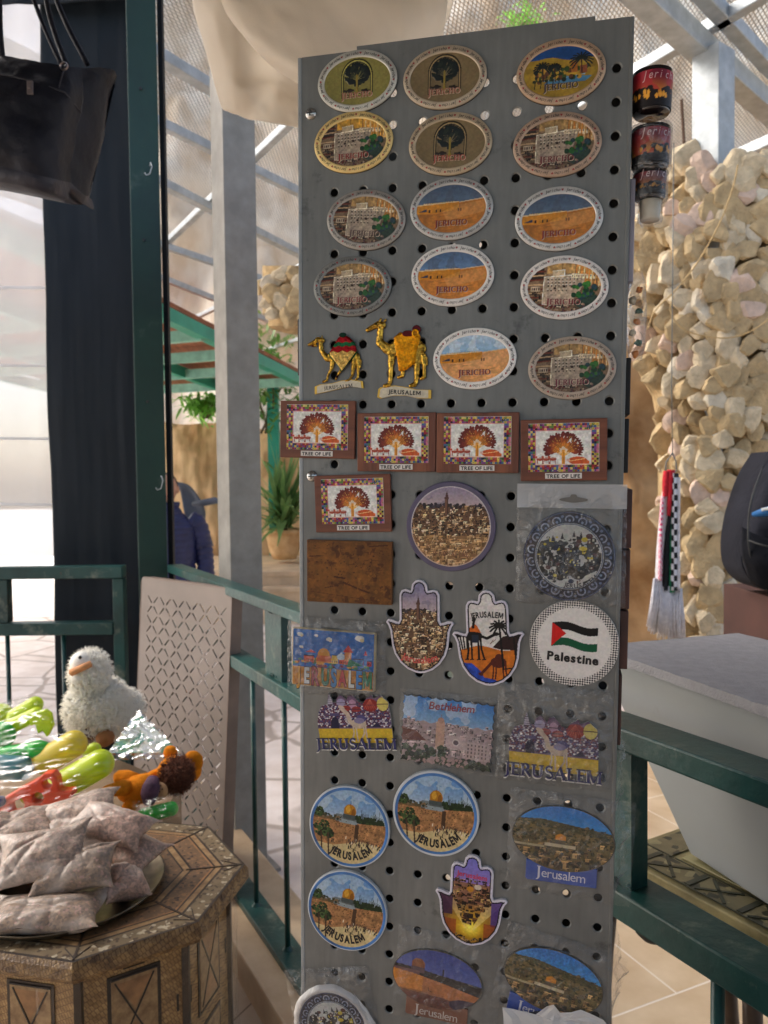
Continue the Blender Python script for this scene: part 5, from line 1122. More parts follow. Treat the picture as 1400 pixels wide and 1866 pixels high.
hamsa(859, 1638, -2, art_h3(), 'hand shaped magnet with a glowing yellow sunset below a dark city', th3, rimc=(216, 206, 222), sc=(1.0, 1.0))

# ---------------------------------------------------------------- colourful rectangle in bag
def art_col():
    cv = Cv(80, 54, .45, (34, 110, 176)); cv.shade(9, .08, 2); g = random.Random(6)
    for x, y, r in ((-33, 22, 3), (-17, 22, 2), (-4, 19, 3), (26, 22, 4.5), (-32, 10, 2)): cv.ell(x, y, r, r * .6, (214, 214, 206)); cv.ell(x + r * .5, y - r * .4, r * .5, r * .35, (214, 196, 150))
    for k in range(60): x = g.uniform(-40, 40); cv.ell(x, g.uniform(-8, -1), g.uniform(1, 3), g.uniform(.8, 2), g.choice([(40, 110, 84), (140, 60, 60), (70, 140, 110), (206, 150, 60), (90, 80, 150)]))
    for x, w_, h_, c in ((-24, 10, 6, (196, 84, 60)), (-9, 16, 5, (216, 150, 60)), (12, 12, 10, (206, 90, 60)), (25, 10, 6, (60, 120, 170)), (34, 8, 5, (180, 60, 70)), (2, 6, 8, (214, 180, 90))):
        cv.rect(x - w_ / 2, -4, x + w_ / 2, -4 + h_, c); cv.line([(x - w_ / 2, -4 + h_), (x + w_ / 2, -4 + h_)], .6, (40, 30, 40))
        for k in range(int(w_ / 2)): cv.rect(x - w_ / 2 + .5 + 2 * k, -3, x - w_ / 2 + 1.3 + 2 * k, -1, (60, 30, 50))
    cv.ell(-9, 4, 6, 6, (206, 150, 70)); cv.rect(-16, -3, -2, 3, (190, 100, 60)); cv.line([(-9, 10), (-9, 13)], .8, (60, 40, 40)); cv.ell(8, 3, 4, 3, (190, 206, 220)); cv.poly([(10, 8), (20, 8), (15, 15)], (190, 60, 56)); cv.rect(11.5, 0, 18, 8, (206, 140, 80)); cv.poly([(16, 2), (30, -4), (14, -6)], (50, 130, 100)); cv.poly([(30, 6), (34, 6), (32, 11)], (190, 60, 80)); cv.rect(30.3, -4, 33.7, 6, (70, 130, 190))
    cv.poly([(-28, 5), (-16, 5), (-22, 8)], (190, 66, 60)); cv.rect(-40, -27, 40, -9, (196, 140, 64)); cv.shade(3, .18, 9, cv.Y < -9)
    for k in range(50): cv.line([(g.uniform(-40, 40), g.uniform(-26, -7)), (g.uniform(-40, 40), g.uniform(-9, -6))], .01, (0, 0, 0)) if False else None
    return cv
r = place('rectangular_magnet', 610, 1199, -1, 'bright blue rectangular magnet with colourful letters in a torn clear bag', dz=.0003)
mb = MB(); mb.box((0, 0, .0025), (.0835, .0565, .005)); mb.build('body', mat('plaster_edge', hexc(190, 170, 130), .6, 0, .12, 80), r, bevel=.0018)
link(cv_mesh(art_col()), M_print, 'picture', r).location = (0, 0, .0053)
cols_ = [(206, 150, 60), (206, 206, 206), (150, 40, 60), (40, 110, 80), (60, 120, 170), (176, 48, 60), (206, 206, 200), (50, 120, 180), (50, 120, 80)]
xs_ = [-33.5, -25, -16, -6.5, 2, 10.5, 19.5, 27, 35.0]
for x, ch, c, jj in zip(xs_, 'JERUSALEM', cols_, (1, .95, 1.1, 1, 1.1, .95, 1, 1.05, 1.05)):
    mb = MB(); text_mb(mb, ch, x, -17.2, 22 * jj, bold=.035, z=6.0, sx=.52 if ch != 'M' else .45); mb.v = [(v[0], v[1], v[2]) for v in mb.v]; q = mb.build('letter', mat('letter_%d_%d_%d' % c, hexc(*c), .35, 0, .1, 60), r); q.modifiers.new('s', 'SOLIDIFY').thickness = .0005
    mb = MB(); text_mb(mb, ch, x, -17.2, 22 * jj, bold=.07, z=5.55, sx=.52 if ch != 'M' else .45); mb.build('letter_edge', M_ink, r)
bag(r, .098, .076, .006, M_film2, 8, cx=.002, cy=.001, bul=1.6)

# ---------------------------------------------------------------- die-cut camel and city magnets
def art_cc():
    cv = Cv(86, 62, .42, (214, 206, 200)); g = random.Random(4)
    out = [(-38, -22), (-39, -4), (-37, 6), (-34, 12), (-29, 14), (-26.5, 14), (-26, 20), (-24, 26), (-22, 20), (-21, 16), (-17, 16), (-16, 21), (-12, 24), (-8, 21), (-6, 18), (-4, 23), (0, 24), (4, 20), (7, 16), (12, 15), (15, 20), (19, 22), (21, 24), (23, 20), (26, 21), (30, 23), (34, 19), (38, 16), (38.5, 8), (39.5, 0), (40, -22), (39, -26), (-38, -26)]
    cv.rect(-43, -31, 43, -10, (206, 176, 60)); cv.rect(-43, -11, 43, 31, (120, 96, 120))
    for i in range(44):
        for j in range(18):
            x, y = -43 + i * 2 + (j % 2), -10 + j * 1.5; cv.rect(x + .15, y + .1, x + 1.8, y + 1.3, g.choice([(180, 176, 184), (90, 30, 50), (60, 60, 110), (214, 210, 206), (120, 50, 60), (50, 46, 80)]))
    for cx, cy, rx, ry, c in ((-12, 16, 4.5, 4, (160, 150, 176)), (19, 13, 8, 6.5, (150, 54, 50)), (0, 14, 4, 5, (176, 140, 160)), (32, 14, 6, 7, (206, 190, 110)), (-7, 10, 5, 3, (150, 60, 56)), (4, 9, 5, 3, (150, 60, 60))): cv.ell(cx, cy, rx, ry, c); cv.line([(cx - rx, cy), (cx + rx, cy)], .5, (80, 50, 70))
    for k in range(6): cv.line([(19 - 7 + 2.5 * k, 9), (19, 19)], .35, (206, 120, 100))
    cv.poly([(-27, 14), (-20.5, 14), (-23.5, 26)], (176, 170, 182)); 
    for k in range(5): cv.line([(-26.5 + k * .4, 14 + 2 * k), (-21 - k * .4, 14 + 2 * k)], .6, (70, 50, 70))
    cv.ell(-20, -5, 4.2, 6, (40, 36, 70)); cv.rect(-24.2, -11, -15.8, -5, (40, 36, 70)); cv.rect(-25, 2, -15, 5, (90, 80, 120)); cv.poly([(18, -10), (24, -5), (30, -10)], (44, 40, 76))
    c2 = (196, 178, 160); cv.line([(-12, 10), (-6, 4), (-4, -4), (2, -8)], 4.2, c2); cv.ell(-12, 11, 3.6, 1.8, c2, -20); cv.ell(5, -6, 8, 5, c2); cv.ell(8, -1, 5, 4, (90, 84, 130)); cv.ell(6, -3, 5.5, 3, (140, 130, 160))
    for x0, x1 in ((-1, -3), (2, 3), (10, 6), (12, 13)): cv.line([(x0, -8), (x0 + .5, -16), (x1, -24)], 1.5, c2)
    return cv, out
cc_cv, cc_out = art_cc(); cc_me = cv_mesh(cc_cv, out=cc_out)
def citycut(px, py, rot, label, sc):
    r = place('cutout_magnet', px, py, rot, label, group='cut-out city magnets'); r.scale = (sc, sc, 1)
    bodym(r, offs(cc_out, -.6) , 3.2, mat('white_resin', hexc(208, 202, 196), .45, 0, .08), .3)
    link(cc_me, M_print, 'picture', r).location = (0, 0, .0034)
    mb = MB(); text_mb(mb, 'JERUSALEM', 1, -26.6, 16.4, 'serif', z=4.1, sp=.02, sx=.92, rot=0); t = mb.build('lettering', mat('navy_enamel', hexc(38, 40, 92), .4), r); t.modifiers.new('s', 'SOLIDIFY').thickness = .0006
    mb = MB(); text_mb(mb, 'JERUSALEM', .4, -28.2, 16.4, 'serif', z=3.4, sp=.02, sx=.92, rot=0); t = mb.build('lettering_edge', mat('white_enamel', hexc(212, 208, 200), .4), r); t.modifiers.new('s', 'SOLIDIFY').thickness = .0006
    return r
r = citycut(646, 1306, 5, 'cut-out city and camel magnet tilted upward to the right, under the colourful letters magnet', .93)
r2 = citycut(1008, 1352, -1, 'cut-out city and camel magnet sealed in a clear bag at the right edge', 1.0)
bag(r2, .101, .092, .0052, M_film2, 14, cx=.0, cy=.006, bul=1.5)

# ---------------------------------------------------------------- Bethlehem stamp
def art_beth():
    cv = Cv(88, 66, .45, (60, 130, 190)); cv.vgrad(6, 33, (150, 180, 206), (50, 124, 190)); cv.put(cv.noise(14, 5) > .55, (206, 210, 220), a=.65)
    cv.put(cv.Y < 8 + .9 * np.sin(cv.X * .5), (170, 150, 150)); cv.town(-44, 42, -22, 8, 230, 3, ((196, 176, 174), (176, 156, 156), (214, 198, 192), (150, 128, 132), (190, 170, 168)), (2, 6), (96, 78, 86))
    cv.rect(-10, -16, -2, 10, (196, 160, 140)); cv.ell(-6, 11, 3, 3, (190, 150, 130)); cv.line([(-6, 13), (-6, 17)], .5, (150, 120, 110)); cv.rect(0, -14, 18, -2, (190, 170, 168)); cv.ell(9, -8, 3.4, 3.4, (214, 200, 196)); cv.ell(9, -8, 2.4, 2.4, (110, 92, 96)); cv.rect(18, -22, 40, -6, (186, 166, 162))
    for i in range(6):
        for j in range(4): cv.rect(20 + i * 3.3, -20 + j * 3.5, 21.2 + i * 3.3, -18 + j * 3.5, (96, 80, 86))
    cv.poly([(-44, 2), (-28, -2), (-18, -10), (-44, -12)], (120, 74, 66)); g = random.Random(5)
    for k in range(150): x = g.uniform(-44, 44); y = g.uniform(-33, -15 if x < 0 else -24); cv.ell(x, y, g.uniform(1.2, 3.2), None, g.choice([(50, 66, 50), (66, 84, 60), (40, 52, 44), (84, 98, 78)]))
    for k in range(40): cv.ell(g.uniform(-20, 20), g.uniform(-33, -24), g.uniform(.8, 2), None, (176, 150, 146))
    return cv
nn = 14; so_ = []
W2, H2 = 43.2, 32.2
def scal(a, b, n):
    R_ = []
    for k in range(n):
        for t in np.linspace(0, 1, 6, endpoint=False):
            u = (k + t) / n; p = (a[0] + (b[0] - a[0]) * u, a[1] + (b[1] - a[1]) * u); dx, dy = b[0] - a[0], b[1] - a[1]; l = math.hypot(dx, dy); d = 1.5 * abs(sin(pi * t)); R_.append((p[0] - dy / l * d, p[1] + dx / l * d))
    return R_
so_ = scal((-W2, -H2), (W2, -H2), 11) + scal((W2, -H2), (W2, H2), 8) + scal((W2, H2), (-W2, H2), 11) + scal((-W2, H2), (-W2, -H2), 8)
r = place('stamp_magnet', 815, 1334, -3, 'stamp shaped magnet with scalloped edges, blue sky and a pale pink town', group=None)
bodym(r, so_, 2.4, mat('stamp_edge', hexc(70, 70, 72), .4), .4); link(cv_mesh(art_beth(), out=offs(so_, .4)), M_print, 'picture', r).location = (0, 0, .0026)
mb = MB(); text_mb(mb, 'Bethlehem', 3, 25, 10.2, bold=.02, shear=.18, z=2.9, sp=.03, rot=2); mb.build('lettering', mat('crimson_ink', hexc(140, 34, 50), .4), r)
bag(r, .092, .073, .0042, M_film, 21, bul=.6, cy=.001)

# ---------------------------------------------------------------- golden dome rounds
def art_dome():
    cv = Cv(78, 78, .42, (150, 176, 200)); cv.vgrad(4, 38, (176, 190, 200), (96, 140, 190)); n = cv.noise(16, 3); cv.put((n > .52) & (cv.Y > 4), (196, 204, 206), a=.55); g = random.Random(7)
    cv.put(cv.Y < 7, (120, 96, 66)); cv.rect(-14, 4, 14, 11, (120, 130, 130)); cv.rect(-6, 6, 5, 14, (100, 104, 104)); cv.rect(-10, 2, 8, 7, (150, 160, 160)); cv.ell(-.5, 15.5, 6.2, 7.2, (176, 124, 30)); cv.ell(-2.5, 17.5, 2.2, 4, (226, 176, 76), a=.7); cv.ell(3, 14, 2, 5, (120, 76, 20), a=.6); cv.rect(-7, 8, 6, 12.5, (84, 92, 92)); cv.line([(-.5, 22), (-.5, 26)], .5, (90, 70, 40))
    for k in range(110): x = g.uniform(6, 34); cv.ell(x, g.uniform(6, 13), g.uniform(.8, 1.8), None, g.choice([(40, 60, 34), (60, 82, 44), (30, 46, 28)]))
    for k in range(17): x = 11 + k * 1.35; cv.poly([(x - .8, 8), (x + .8, 8), (x, g.uniform(15, 22))], (40, 58, 34))
    for k in range(50): cv.ell(g.uniform(-34, -8), g.uniform(5, 9), g.uniform(.6, 1.4), None, g.choice([(50, 60, 40), (96, 90, 70), (130, 110, 84)]))
    wall = [(-40, 3), (-18, 4), (-12, 3), (6, 3), (8, 5), (40, 9), (40, -14), (10, -14), (4, -16), (-14, -22), (-40, -22)]; m = cv.inpoly(wall); cv.put(m, (168, 126, 86)); cv.shade(3, .3, 8, m); cv.shade(1.4, .2, 9, m)
    cv.rect(6, -14, 10, 4, (84, 62, 44)); cv.rect(-18, -12, 6, 3, (176, 130, 88), a=.4)
    for k in range(120): cv.ell(g.uniform(-30, 34), g.uniform(-14, 5), .45, None, (84, 56, 36))
    gr = [(-40, -20), (-14, -21), (4, -15), (12, -12), (40, -13), (40, -40), (-40, -40)]; cv.poly(gr, (206, 186, 140)); cv.shade(8, .1, 4, cv.inpoly(gr))
    for k in range(60): x = g.uniform(-2, 32); y = g.uniform(-18, -12) ; cv.line([(x, y), (x + .2, y + 2.2)], g.uniform(.6, 1.1), g.choice([(40, 34, 34), (70, 56, 50), (130, 100, 80), (226, 214, 190)]))
    for k in range(12): x = g.uniform(-16, 18); y = g.uniform(-26, -16); cv.line([(x, y), (x + .2, y + 3)], 1.0, (44, 38, 38)); cv.line([(x, y), (x + 2, y - .4)], .6, (110, 96, 74))
    for (x, y, r) in ((-26, -6, 8.5), (-32, 10, 5), (-20, -10, 5)):
        for k in range(70): a = g.uniform(0, 6.28); q = g.random() ** .5 * r; cv.ell(x + q * cos(a), y + q * sin(a) * .9, g.uniform(.8, 1.7), None, g.choice([(44, 62, 36), (66, 88, 48), (34, 46, 28), (90, 110, 66)]))
    for x in (-27, -20): cv.line([(x, -10), (x + 3, -34)], 1.5, (84, 62, 44))
    rr = np.hypot(cv.X, cv.Y); return cv
dm = cv_mesh(art_dome(), out=ell_out(36.4, 36.4))
def td(rot): return lambda r, z: (lambda mb: (text_mb(mb, 'JERUSALEM', 0, 2, 10.6, bold=.05, z=z, sp=.05, fit=43, arc=(30.3, -1, 30.3, rot)), mb.build('lettering', M_ink, r)))(MB())
def dome(px, py, rot, lab, dz=0, r_=40.2, tr=10):
    r = circ_magnet(px, py, r_, dm, lab, 'dome_magnet', 'golden dome magnets', rimc=(196, 200, 202), rot=rot, dz=dz, th=3.6, textf=td(tr))
    mb = MB(); n = 96; prof = [(38.9, 3.55), (38.6, 3.9), (36.6, 3.9), (36.2, 3.7)]; mb.add([(a * cos(2 * pi * k / n) / 1000, a * sin(2 * pi * k / n) / 1000, z / 1000) for a, z in prof for k in range(n)], [(i * n + k, i * n + (k + 1) % n, (i + 1) * n + (k + 1) % n, (i + 1) * n + k) for i in range(3) for k in range(n)]); mb.build('rim', mat('blue_rim', hexc(64, 116, 176), .3, 0, .25, 40), r); return r
dome(638, 1504, -6, 'golden dome magnet at the left edge, touching the one at its upper right', tr=11)
dome(795, 1480, -4, 'golden dome magnet nearest the middle, right above the sunset hand magnet', r_=41.0, tr=11)
dome(634, 1656, -8, 'golden dome magnet lowest of the three, above the scalloped blue plate', r_=40, tr=2)

# ---------------------------------------------------------------- wide oval magnets with caption tab
def art_olives():
    cv = Cv(98, 60, .5, (60, 140, 196)); g = random.Random(5); cv.vgrad(10, 30, (70, 150, 206), (50, 120, 186))
    hill = [(-50, 14), (-20, 17), (0, 15), (30, 12), (50, 10), (50, -40), (-50, -40)]; m = cv.inpoly(hill); cv.put(m, (110, 96, 60)); cv.shade(6, .3, 8, m)
    cv.put(m & (cv.Y > 8 - .08 * cv.X), (74, 72, 40), a=.7)
    for k in range(260): cv.ell(g.uniform(-48, 48), g.uniform(-4, 14), g.uniform(.7, 2), g.uniform(.5, 1.2), g.choice([(70, 70, 38), (54, 56, 32), (130, 110, 70), (90, 84, 48)]))
    cv.town(-48, 46, -30, -4, 150, 8, ((160, 130, 86), (130, 104, 66), (180, 150, 104), (84, 66, 44)), (2, 7), (60, 44, 30)); cv.rect(-16, -8, 12, -5, (196, 180, 150)); cv.ell(-2, 0, 5, 4.6, (206, 140, 50)); cv.rect(-6.6, -5, 2.6, -1, (110, 100, 80)); cv.rect(-46, -10, -16, -8, (176, 160, 124))
    for k in range(50): cv.ell(g.uniform(-40, 48), g.uniform(-26, -8), g.uniform(.8, 2), None, (60, 58, 36))
    return cv
def art_dusk():
    cv = Cv(98, 60, .5, (70, 86, 150)); cv.vgrad(2, 30, (96, 110, 170), (60, 76, 146)); g = random.Random(5)
    m = cv.inpoly([(-50, 10), (-20, 8), (0, 6), (50, 2), (50, -12), (-50, -6)]); cv.put(m, (52, 46, 44)); cv.ell(-20, 12, 7, 7, (150, 96, 60)); cv.rect(-27, 4, -13, 10, (96, 76, 84)); cv.rect(-50, 0, -18, 6, (120, 90, 90))
    w_ = [(-50, 4), (-24, 2), (4, -2), (50, -10), (50, -22), (-10, -18), (-50, -20)]; m = cv.inpoly(w_); cv.put(m, (180, 120, 76)); cv.put(m & (cv.X < -14), (206, 140, 60), a=.7); cv.shade(5, .15, 4, m)
    cv.poly([(-50, -16), (10, -18), (50, -24), (50, -40), (-50, -40)], (110, 66, 56)); cv.shade(3, .2, 7, cv.Y < -15); cv.ell(34, -22, 20, 7, (80, 66, 84))
    for k in range(40): cv.line([(g.uniform(-40, 10), g.uniform(-20, -15)), (g.uniform(-40, 10), g.uniform(-20, -15))], .4, (140, 100, 80), a=.3)
    cv.line([(6, 6), (6, 12)], 1.4, (44, 40, 44)); cv.line([(-8, -10), (-8, -13), (-4, -14)], .6, (40, 30, 34)); return cv
def tabmag(px, py, rot, art, tabc, label, txtx=0, txty=-38.2, sc=1.0, tw=32, ink=(206, 206, 214)):
    r = place('photo_magnet', px, py, rot, label, group='wide oval photo magnets'); r.scale = (sc, sc, 1)
    out = [(47 * cos(t), 31 * sin(t)) for t in np.linspace(0, 2 * pi, 80, endpoint=False)]
    A = [(x * .99, y) if True else 0 for x, y in out]
    bodym(r, A, 2.2, mat('dark_edge', hexc(60, 58, 50), .4), .5); link(cv_mesh(art, out=[(x * .98, y * .98) for x, y in A]), M_print, 'picture', r).location = (0, 0, .0023)
    mb = MB(); tb = [(-tw, -24), (tw, -24), (tw, -42), (-tw + 2, -43.5), (-tw, -42)]; mb.prism([(x / 1000 + txtx / 1000, y / 1000) for x, y in tb], 0, .0021); t = mb.build('caption', mat('tab_%d_%d_%d' % tabc, hexc(*tabc), .3, 0, .1, 30, coat=.1), r, bevel=.0005)
    mb = MB(); text_mb(mb, 'erusalem', txtx + 2.5, txty + .2, 12.4, bold=-.004, z=2.35, sp=.05, sx=.98); text_mb(mb, 'J', txtx + 2.5 - mb.tw / 2 - 2.4, txty + .6, 15.0, 'serif', z=2.35, sx=.8); mb.build('lettering', mat('pale_ink_%d' % ink[0], hexc(*ink), .4), t)
    return r
ol = art_olives()
r = tabmag(1026, 1527, -2, ol, (44, 78, 160), 'wide oval hillside magnet with a full blue caption strip, in a clear bag', sc=.98, txty=-34.5)
bag(r, .112, .098, .005, M_film, 31, cx=.006, cy=-.006, bul=1.0)
r = tabmag(1008, 1786, -11, ol, (44, 78, 160), 'wide oval hillside magnet tilted clockwise, lowest on the right, its caption half covered', txtx=-4, txty=-34.5, sc=.97)
bag(r, .112, .09, .005, M_film, 37, cx=.004, cy=.0, bul=1.0)
r = tabmag(797, 1783, -4, art_dusk(), (120, 70, 48), 'wide oval dusk magnet with a brown caption strip at the bottom middle', txtx=2, txty=-36, sc=.93, ink=(186, 176, 168))
bag(r, .108, .1, .0045, M_film, 41, bul=.7, cx=.01)

# ---------------------------------------------------------------- bottom left plate in torn white wrap
pl = art_plate(6)
r = circ_magnet(607, 1866, 34.5, cv_mesh(pl, out=ell_out(39.3, 39.3)), 'scalloped blue plate magnet in a torn white wrapper at the bottom left corner', 'plate_magnet', rimc=(30, 34, 60), rot=12)
for ch in r.children:
    if ch.name.startswith('picture'): ch.scale = (.87, .87, 1)
M_wrap = film_mat('white_tissue_film', op=.12, gl=.3, rough=.3, milk=.62, bscale=50)
def torn(parent, out, z, m, name='wrapper', seed=0):
    n = len(out); cx = sum(p[0] for p in out) / n; cy = sum(p[1] for p in out) / n; rings = 7; vs = []
    for i in range(rings + 1):
        for k, (x, y) in enumerate(out):
            t = i / rings; px_, py_ = cx + (x - cx) * t, cy + (y - cy) * t; vs.append((px_ / 1000, py_ / 1000, (z + 1.6 * fbm(px_ * .12, py_ * .12, seed, 3) + .9 * abs(fbm(px_ * .3, py_ * .3, seed + 4, 2))) / 1000))
    fs = [(i * n + k, i * n + (k + 1) % n, (i + 1) * n + (k + 1) % n, (i + 1) * n + k) for i in range(rings) for k in range(n)]
    mb = MB(); mb.add(vs, fs); return mb.build(name, m, parent, smooth=False)
mb = MB(); n = 70; rg = random.Random(3); prof = [(34.2, 3.3), (35.6, 4.6), (38.5, 3.4), (41, .8)]
vs = [((a + (2.2 * fbm(cos(2 * pi * k / n) * 2, sin(2 * pi * k / n) * 2, 3, 3) if i > 1 else 0)) * cos(2 * pi * k / n) / 1000, (a + (2.2 * fbm(cos(2 * pi * k / n) * 2, sin(2 * pi * k / n) * 2, 3, 3) if i > 1 else 0)) * sin(2 * pi * k / n) / 1000, (z + .6 * fbm(k * .7, i, 0, 2)) / 1000) for i, (a, z) in enumerate(prof) for k in range(n)]
mb.add(vs, [(i * n + k, i * n + (k + 1) % n, (i + 1) * n + (k + 1) % n, (i + 1) * n + k) for i in range(3) for k in range(n)]); mb.build('wrapper', M_wrap, r, smooth=True)
torn(r, [(42, -30), (38, 4), (33, 22), (30, 34), (31, 30), (40, 16), (46, 0), (48, -34)], 3.5, M_wrap, 'wrapper_flap', 5)
bag(r, .088, .1, .0045, M_film2, 51, bul=1.2, cx=.004, cy=.008)
r = place('wrapped_magnet', 1012, 1886, 0, 'magnet wrapped in crumpled white tissue at the very bottom right of the stand')
bodym(r, ell_out(40, 24, 40), 3, mat('rimc_28_32_56', 0), .6)
torn(r, [(-45, -24), (-47, 14), (-48, 24), (-30, 23), (-18, 21), (-8, 31), (-2, 34), (4, 27), (14, 30), (22, 33), (34, 30), (42, 27), (48, 20), (50, 4), (48, -24)], 6.5, M_wrap, 'wrapper', 8)

# ---------------------------------------------------------------- things on the two sides of the stand (seen edge on)
M_brown = mat('dark_wood_edge', hexc(70, 38, 30), .5, 0, .2, 20)
def side(px0, px1, py0, py1, right, dep0, m, shape, label, name, n=1):
    """a magnet stuck flat on a side panel; only its edge shows"""
    u_ = uR if right else uL; y0, y1 = PUV(px0, py0)[1], PUV(px0, py1)[1]; wd = abs(PUV(px1, (py0 + py1) / 2)[0] - PUV(px0, (py0 + py1) / 2)[0]); x0 = u_ if right else u_ - wd; hh = abs(y0 - y1)
    M = PM @ Matrix.Translation((x0 + wd / 2, (y0 + y1) / 2, 0)); r = empty(name, None, label, 'fridge magnet', 'magnets on the sides of the stand', M=M)
    mb = MB()
    if shape == 'oval':
        n = 40; rx = hh / 2 * 1.3; vs = []
        for x, s_ in ((-wd / 2, 1), (wd * .2, 1), (wd / 2, .8)):
            for k in range(n): a = 2 * pi * k / n; vs.append((x if right else -x, hh / 2 * s_ * sin(a), dep0 - rx + rx * s_ * cos(a)))
        mb.add(vs, [(i * n + k, i * n + (k + 1) % n, (i + 1) * n + (k + 1) % n, (i + 1) * n + k) for i in range(2) for k in range(n)] + [tuple(2 * n + k for k in range(n)), tuple(range(n))[::-1]])
    else: mb.box((0, 0, dep0 - .035), (wd, hh, .07))
    mb.build('body', m, r, bevel=0 if shape == 'oval' else .0008); return r
side(545, 537, 145, 205, 0, -.014, M_blackmag, 'oval', 'black oval magnet edge at the top of the left side', 'oval_magnet')
side(545, 533, 250, 333, 0, -.012, M_blackmag, 'oval', 'black oval magnet edge, second down on the left side', 'oval_magnet')
side(545, 537, 362, 432, 0, -.012, M_blackmag, 'oval', 'black oval magnet edge, third down on the left side', 'oval_magnet')
side(545, 539, 510, 545, 0, -.02, M_blackmag, 'oval', 'small black magnet edge on the left side beside the darkest oval', 'oval_magnet')
side(545, 536, 577, 682, 0, -.01, mat('dark_plaque_edge', hexc(40, 24, 20), .5), 'rect', 'dark plaque edge on the left side beside the small camel', 'wooden_plaque')
side(545, 539, 686, 730, 0, -.01, mat('dark_plaque_edge', 0), 'rect', 'short dark plaque edge on the left side just above the overhanging plaque', 'wooden_plaque')
side(545, 540, 995, 1100, 0, -.01, M_dark, 'rect', 'grey steel coloured magnet edge on the left side beside the olive wood block', 'rectangular_magnet')
side(545, 540, 1278, 1428, 0, -.01, M_dark, 'rect', 'grey magnet edge on the left side beside the lower pegboard holes', 'rectangular_magnet')
side(545, 539, 1610, 1735, 0, -.01, mat('white_edge', hexc(200, 198, 196), .5), 'rect', 'white magnet edge on the left side beside the lowest golden dome magnet', 'rectangular_magnet')
side(1152, 1162, 322, 512, 1, -.004, mat('grey_plate_edge', hexc(150, 140, 146), .4, .3), 'rect', 'pale grey plate edge on the right side under the glasses', 'rectangular_magnet')
side(1150, 1160, 650, 755, 1, -.006, M_blackmag, 'rect', 'black slab edge on the right side beside the lowest oval', 'rectangular_magnet')
side(1143, 1152, 762, 862, 1, -.006, M_blackmag, 'rect', 'black slab edge on the right side beside the plaque row', 'rectangular_magnet')
side(1142, 1160, 892, 1000, 1, -.004, M_brown, 'rect', 'upper brown wooden edge on the right side beside the bagged plate', 'wooden_plaque')
side(1140, 1157, 1003, 1112, 1, -.005, M_brown, 'rect', 'middle brown wooden edge on the right side beside the bagged plate', 'wooden_plaque')
side(1138, 1154, 1115, 1222, 1, -.004, M_brown, 'rect', 'lower brown wooden edge on the right side beside the flag magnet', 'wooden_plaque')
side(1136, 1143, 1232, 1362, 1, -.004, M_brown, 'rect', 'thin brown edge on the right side beside the bagged city magnet', 'wooden_plaque')
def fringe(px, py, h, wd, label, seed):
    u, v = PUV(px, py); M = PM @ Matrix.Translation((uR + .001, v, -.003)); r = empty('plastic_bag', None, label, 'plastic bag', 'loose film bags on the side of the stand', M=M); P = []
    for i in range(25):
        t = i / 24 * 2 - 1; w_ = wd * (.45 + .55 * abs(fbm(t * 2.6, seed, 0, 3)) * 1.6) * (1 - abs(t) ** 5)
        P.append([(w_ * j / 6, t * h / 2, -.001 - .004 * j + .004 * fbm(t * 7, j * .9, seed, 3)) for j in range(7)])
    mb = MB(); mb.sheet(P); mb.build('film', M_film2, r, smooth=True)
fringe(1140, 1420, .07, .012, 'loose clear film sticking out beside the bagged city magnet', 2)
fringe(1135, 1560, .085, .018, 'loose clear film sticking out beside the upper hillside magnet', 5)
fringe(1130, 1790, .08, .016, 'loose clear film sticking out beside the lowest hillside magnet', 8)

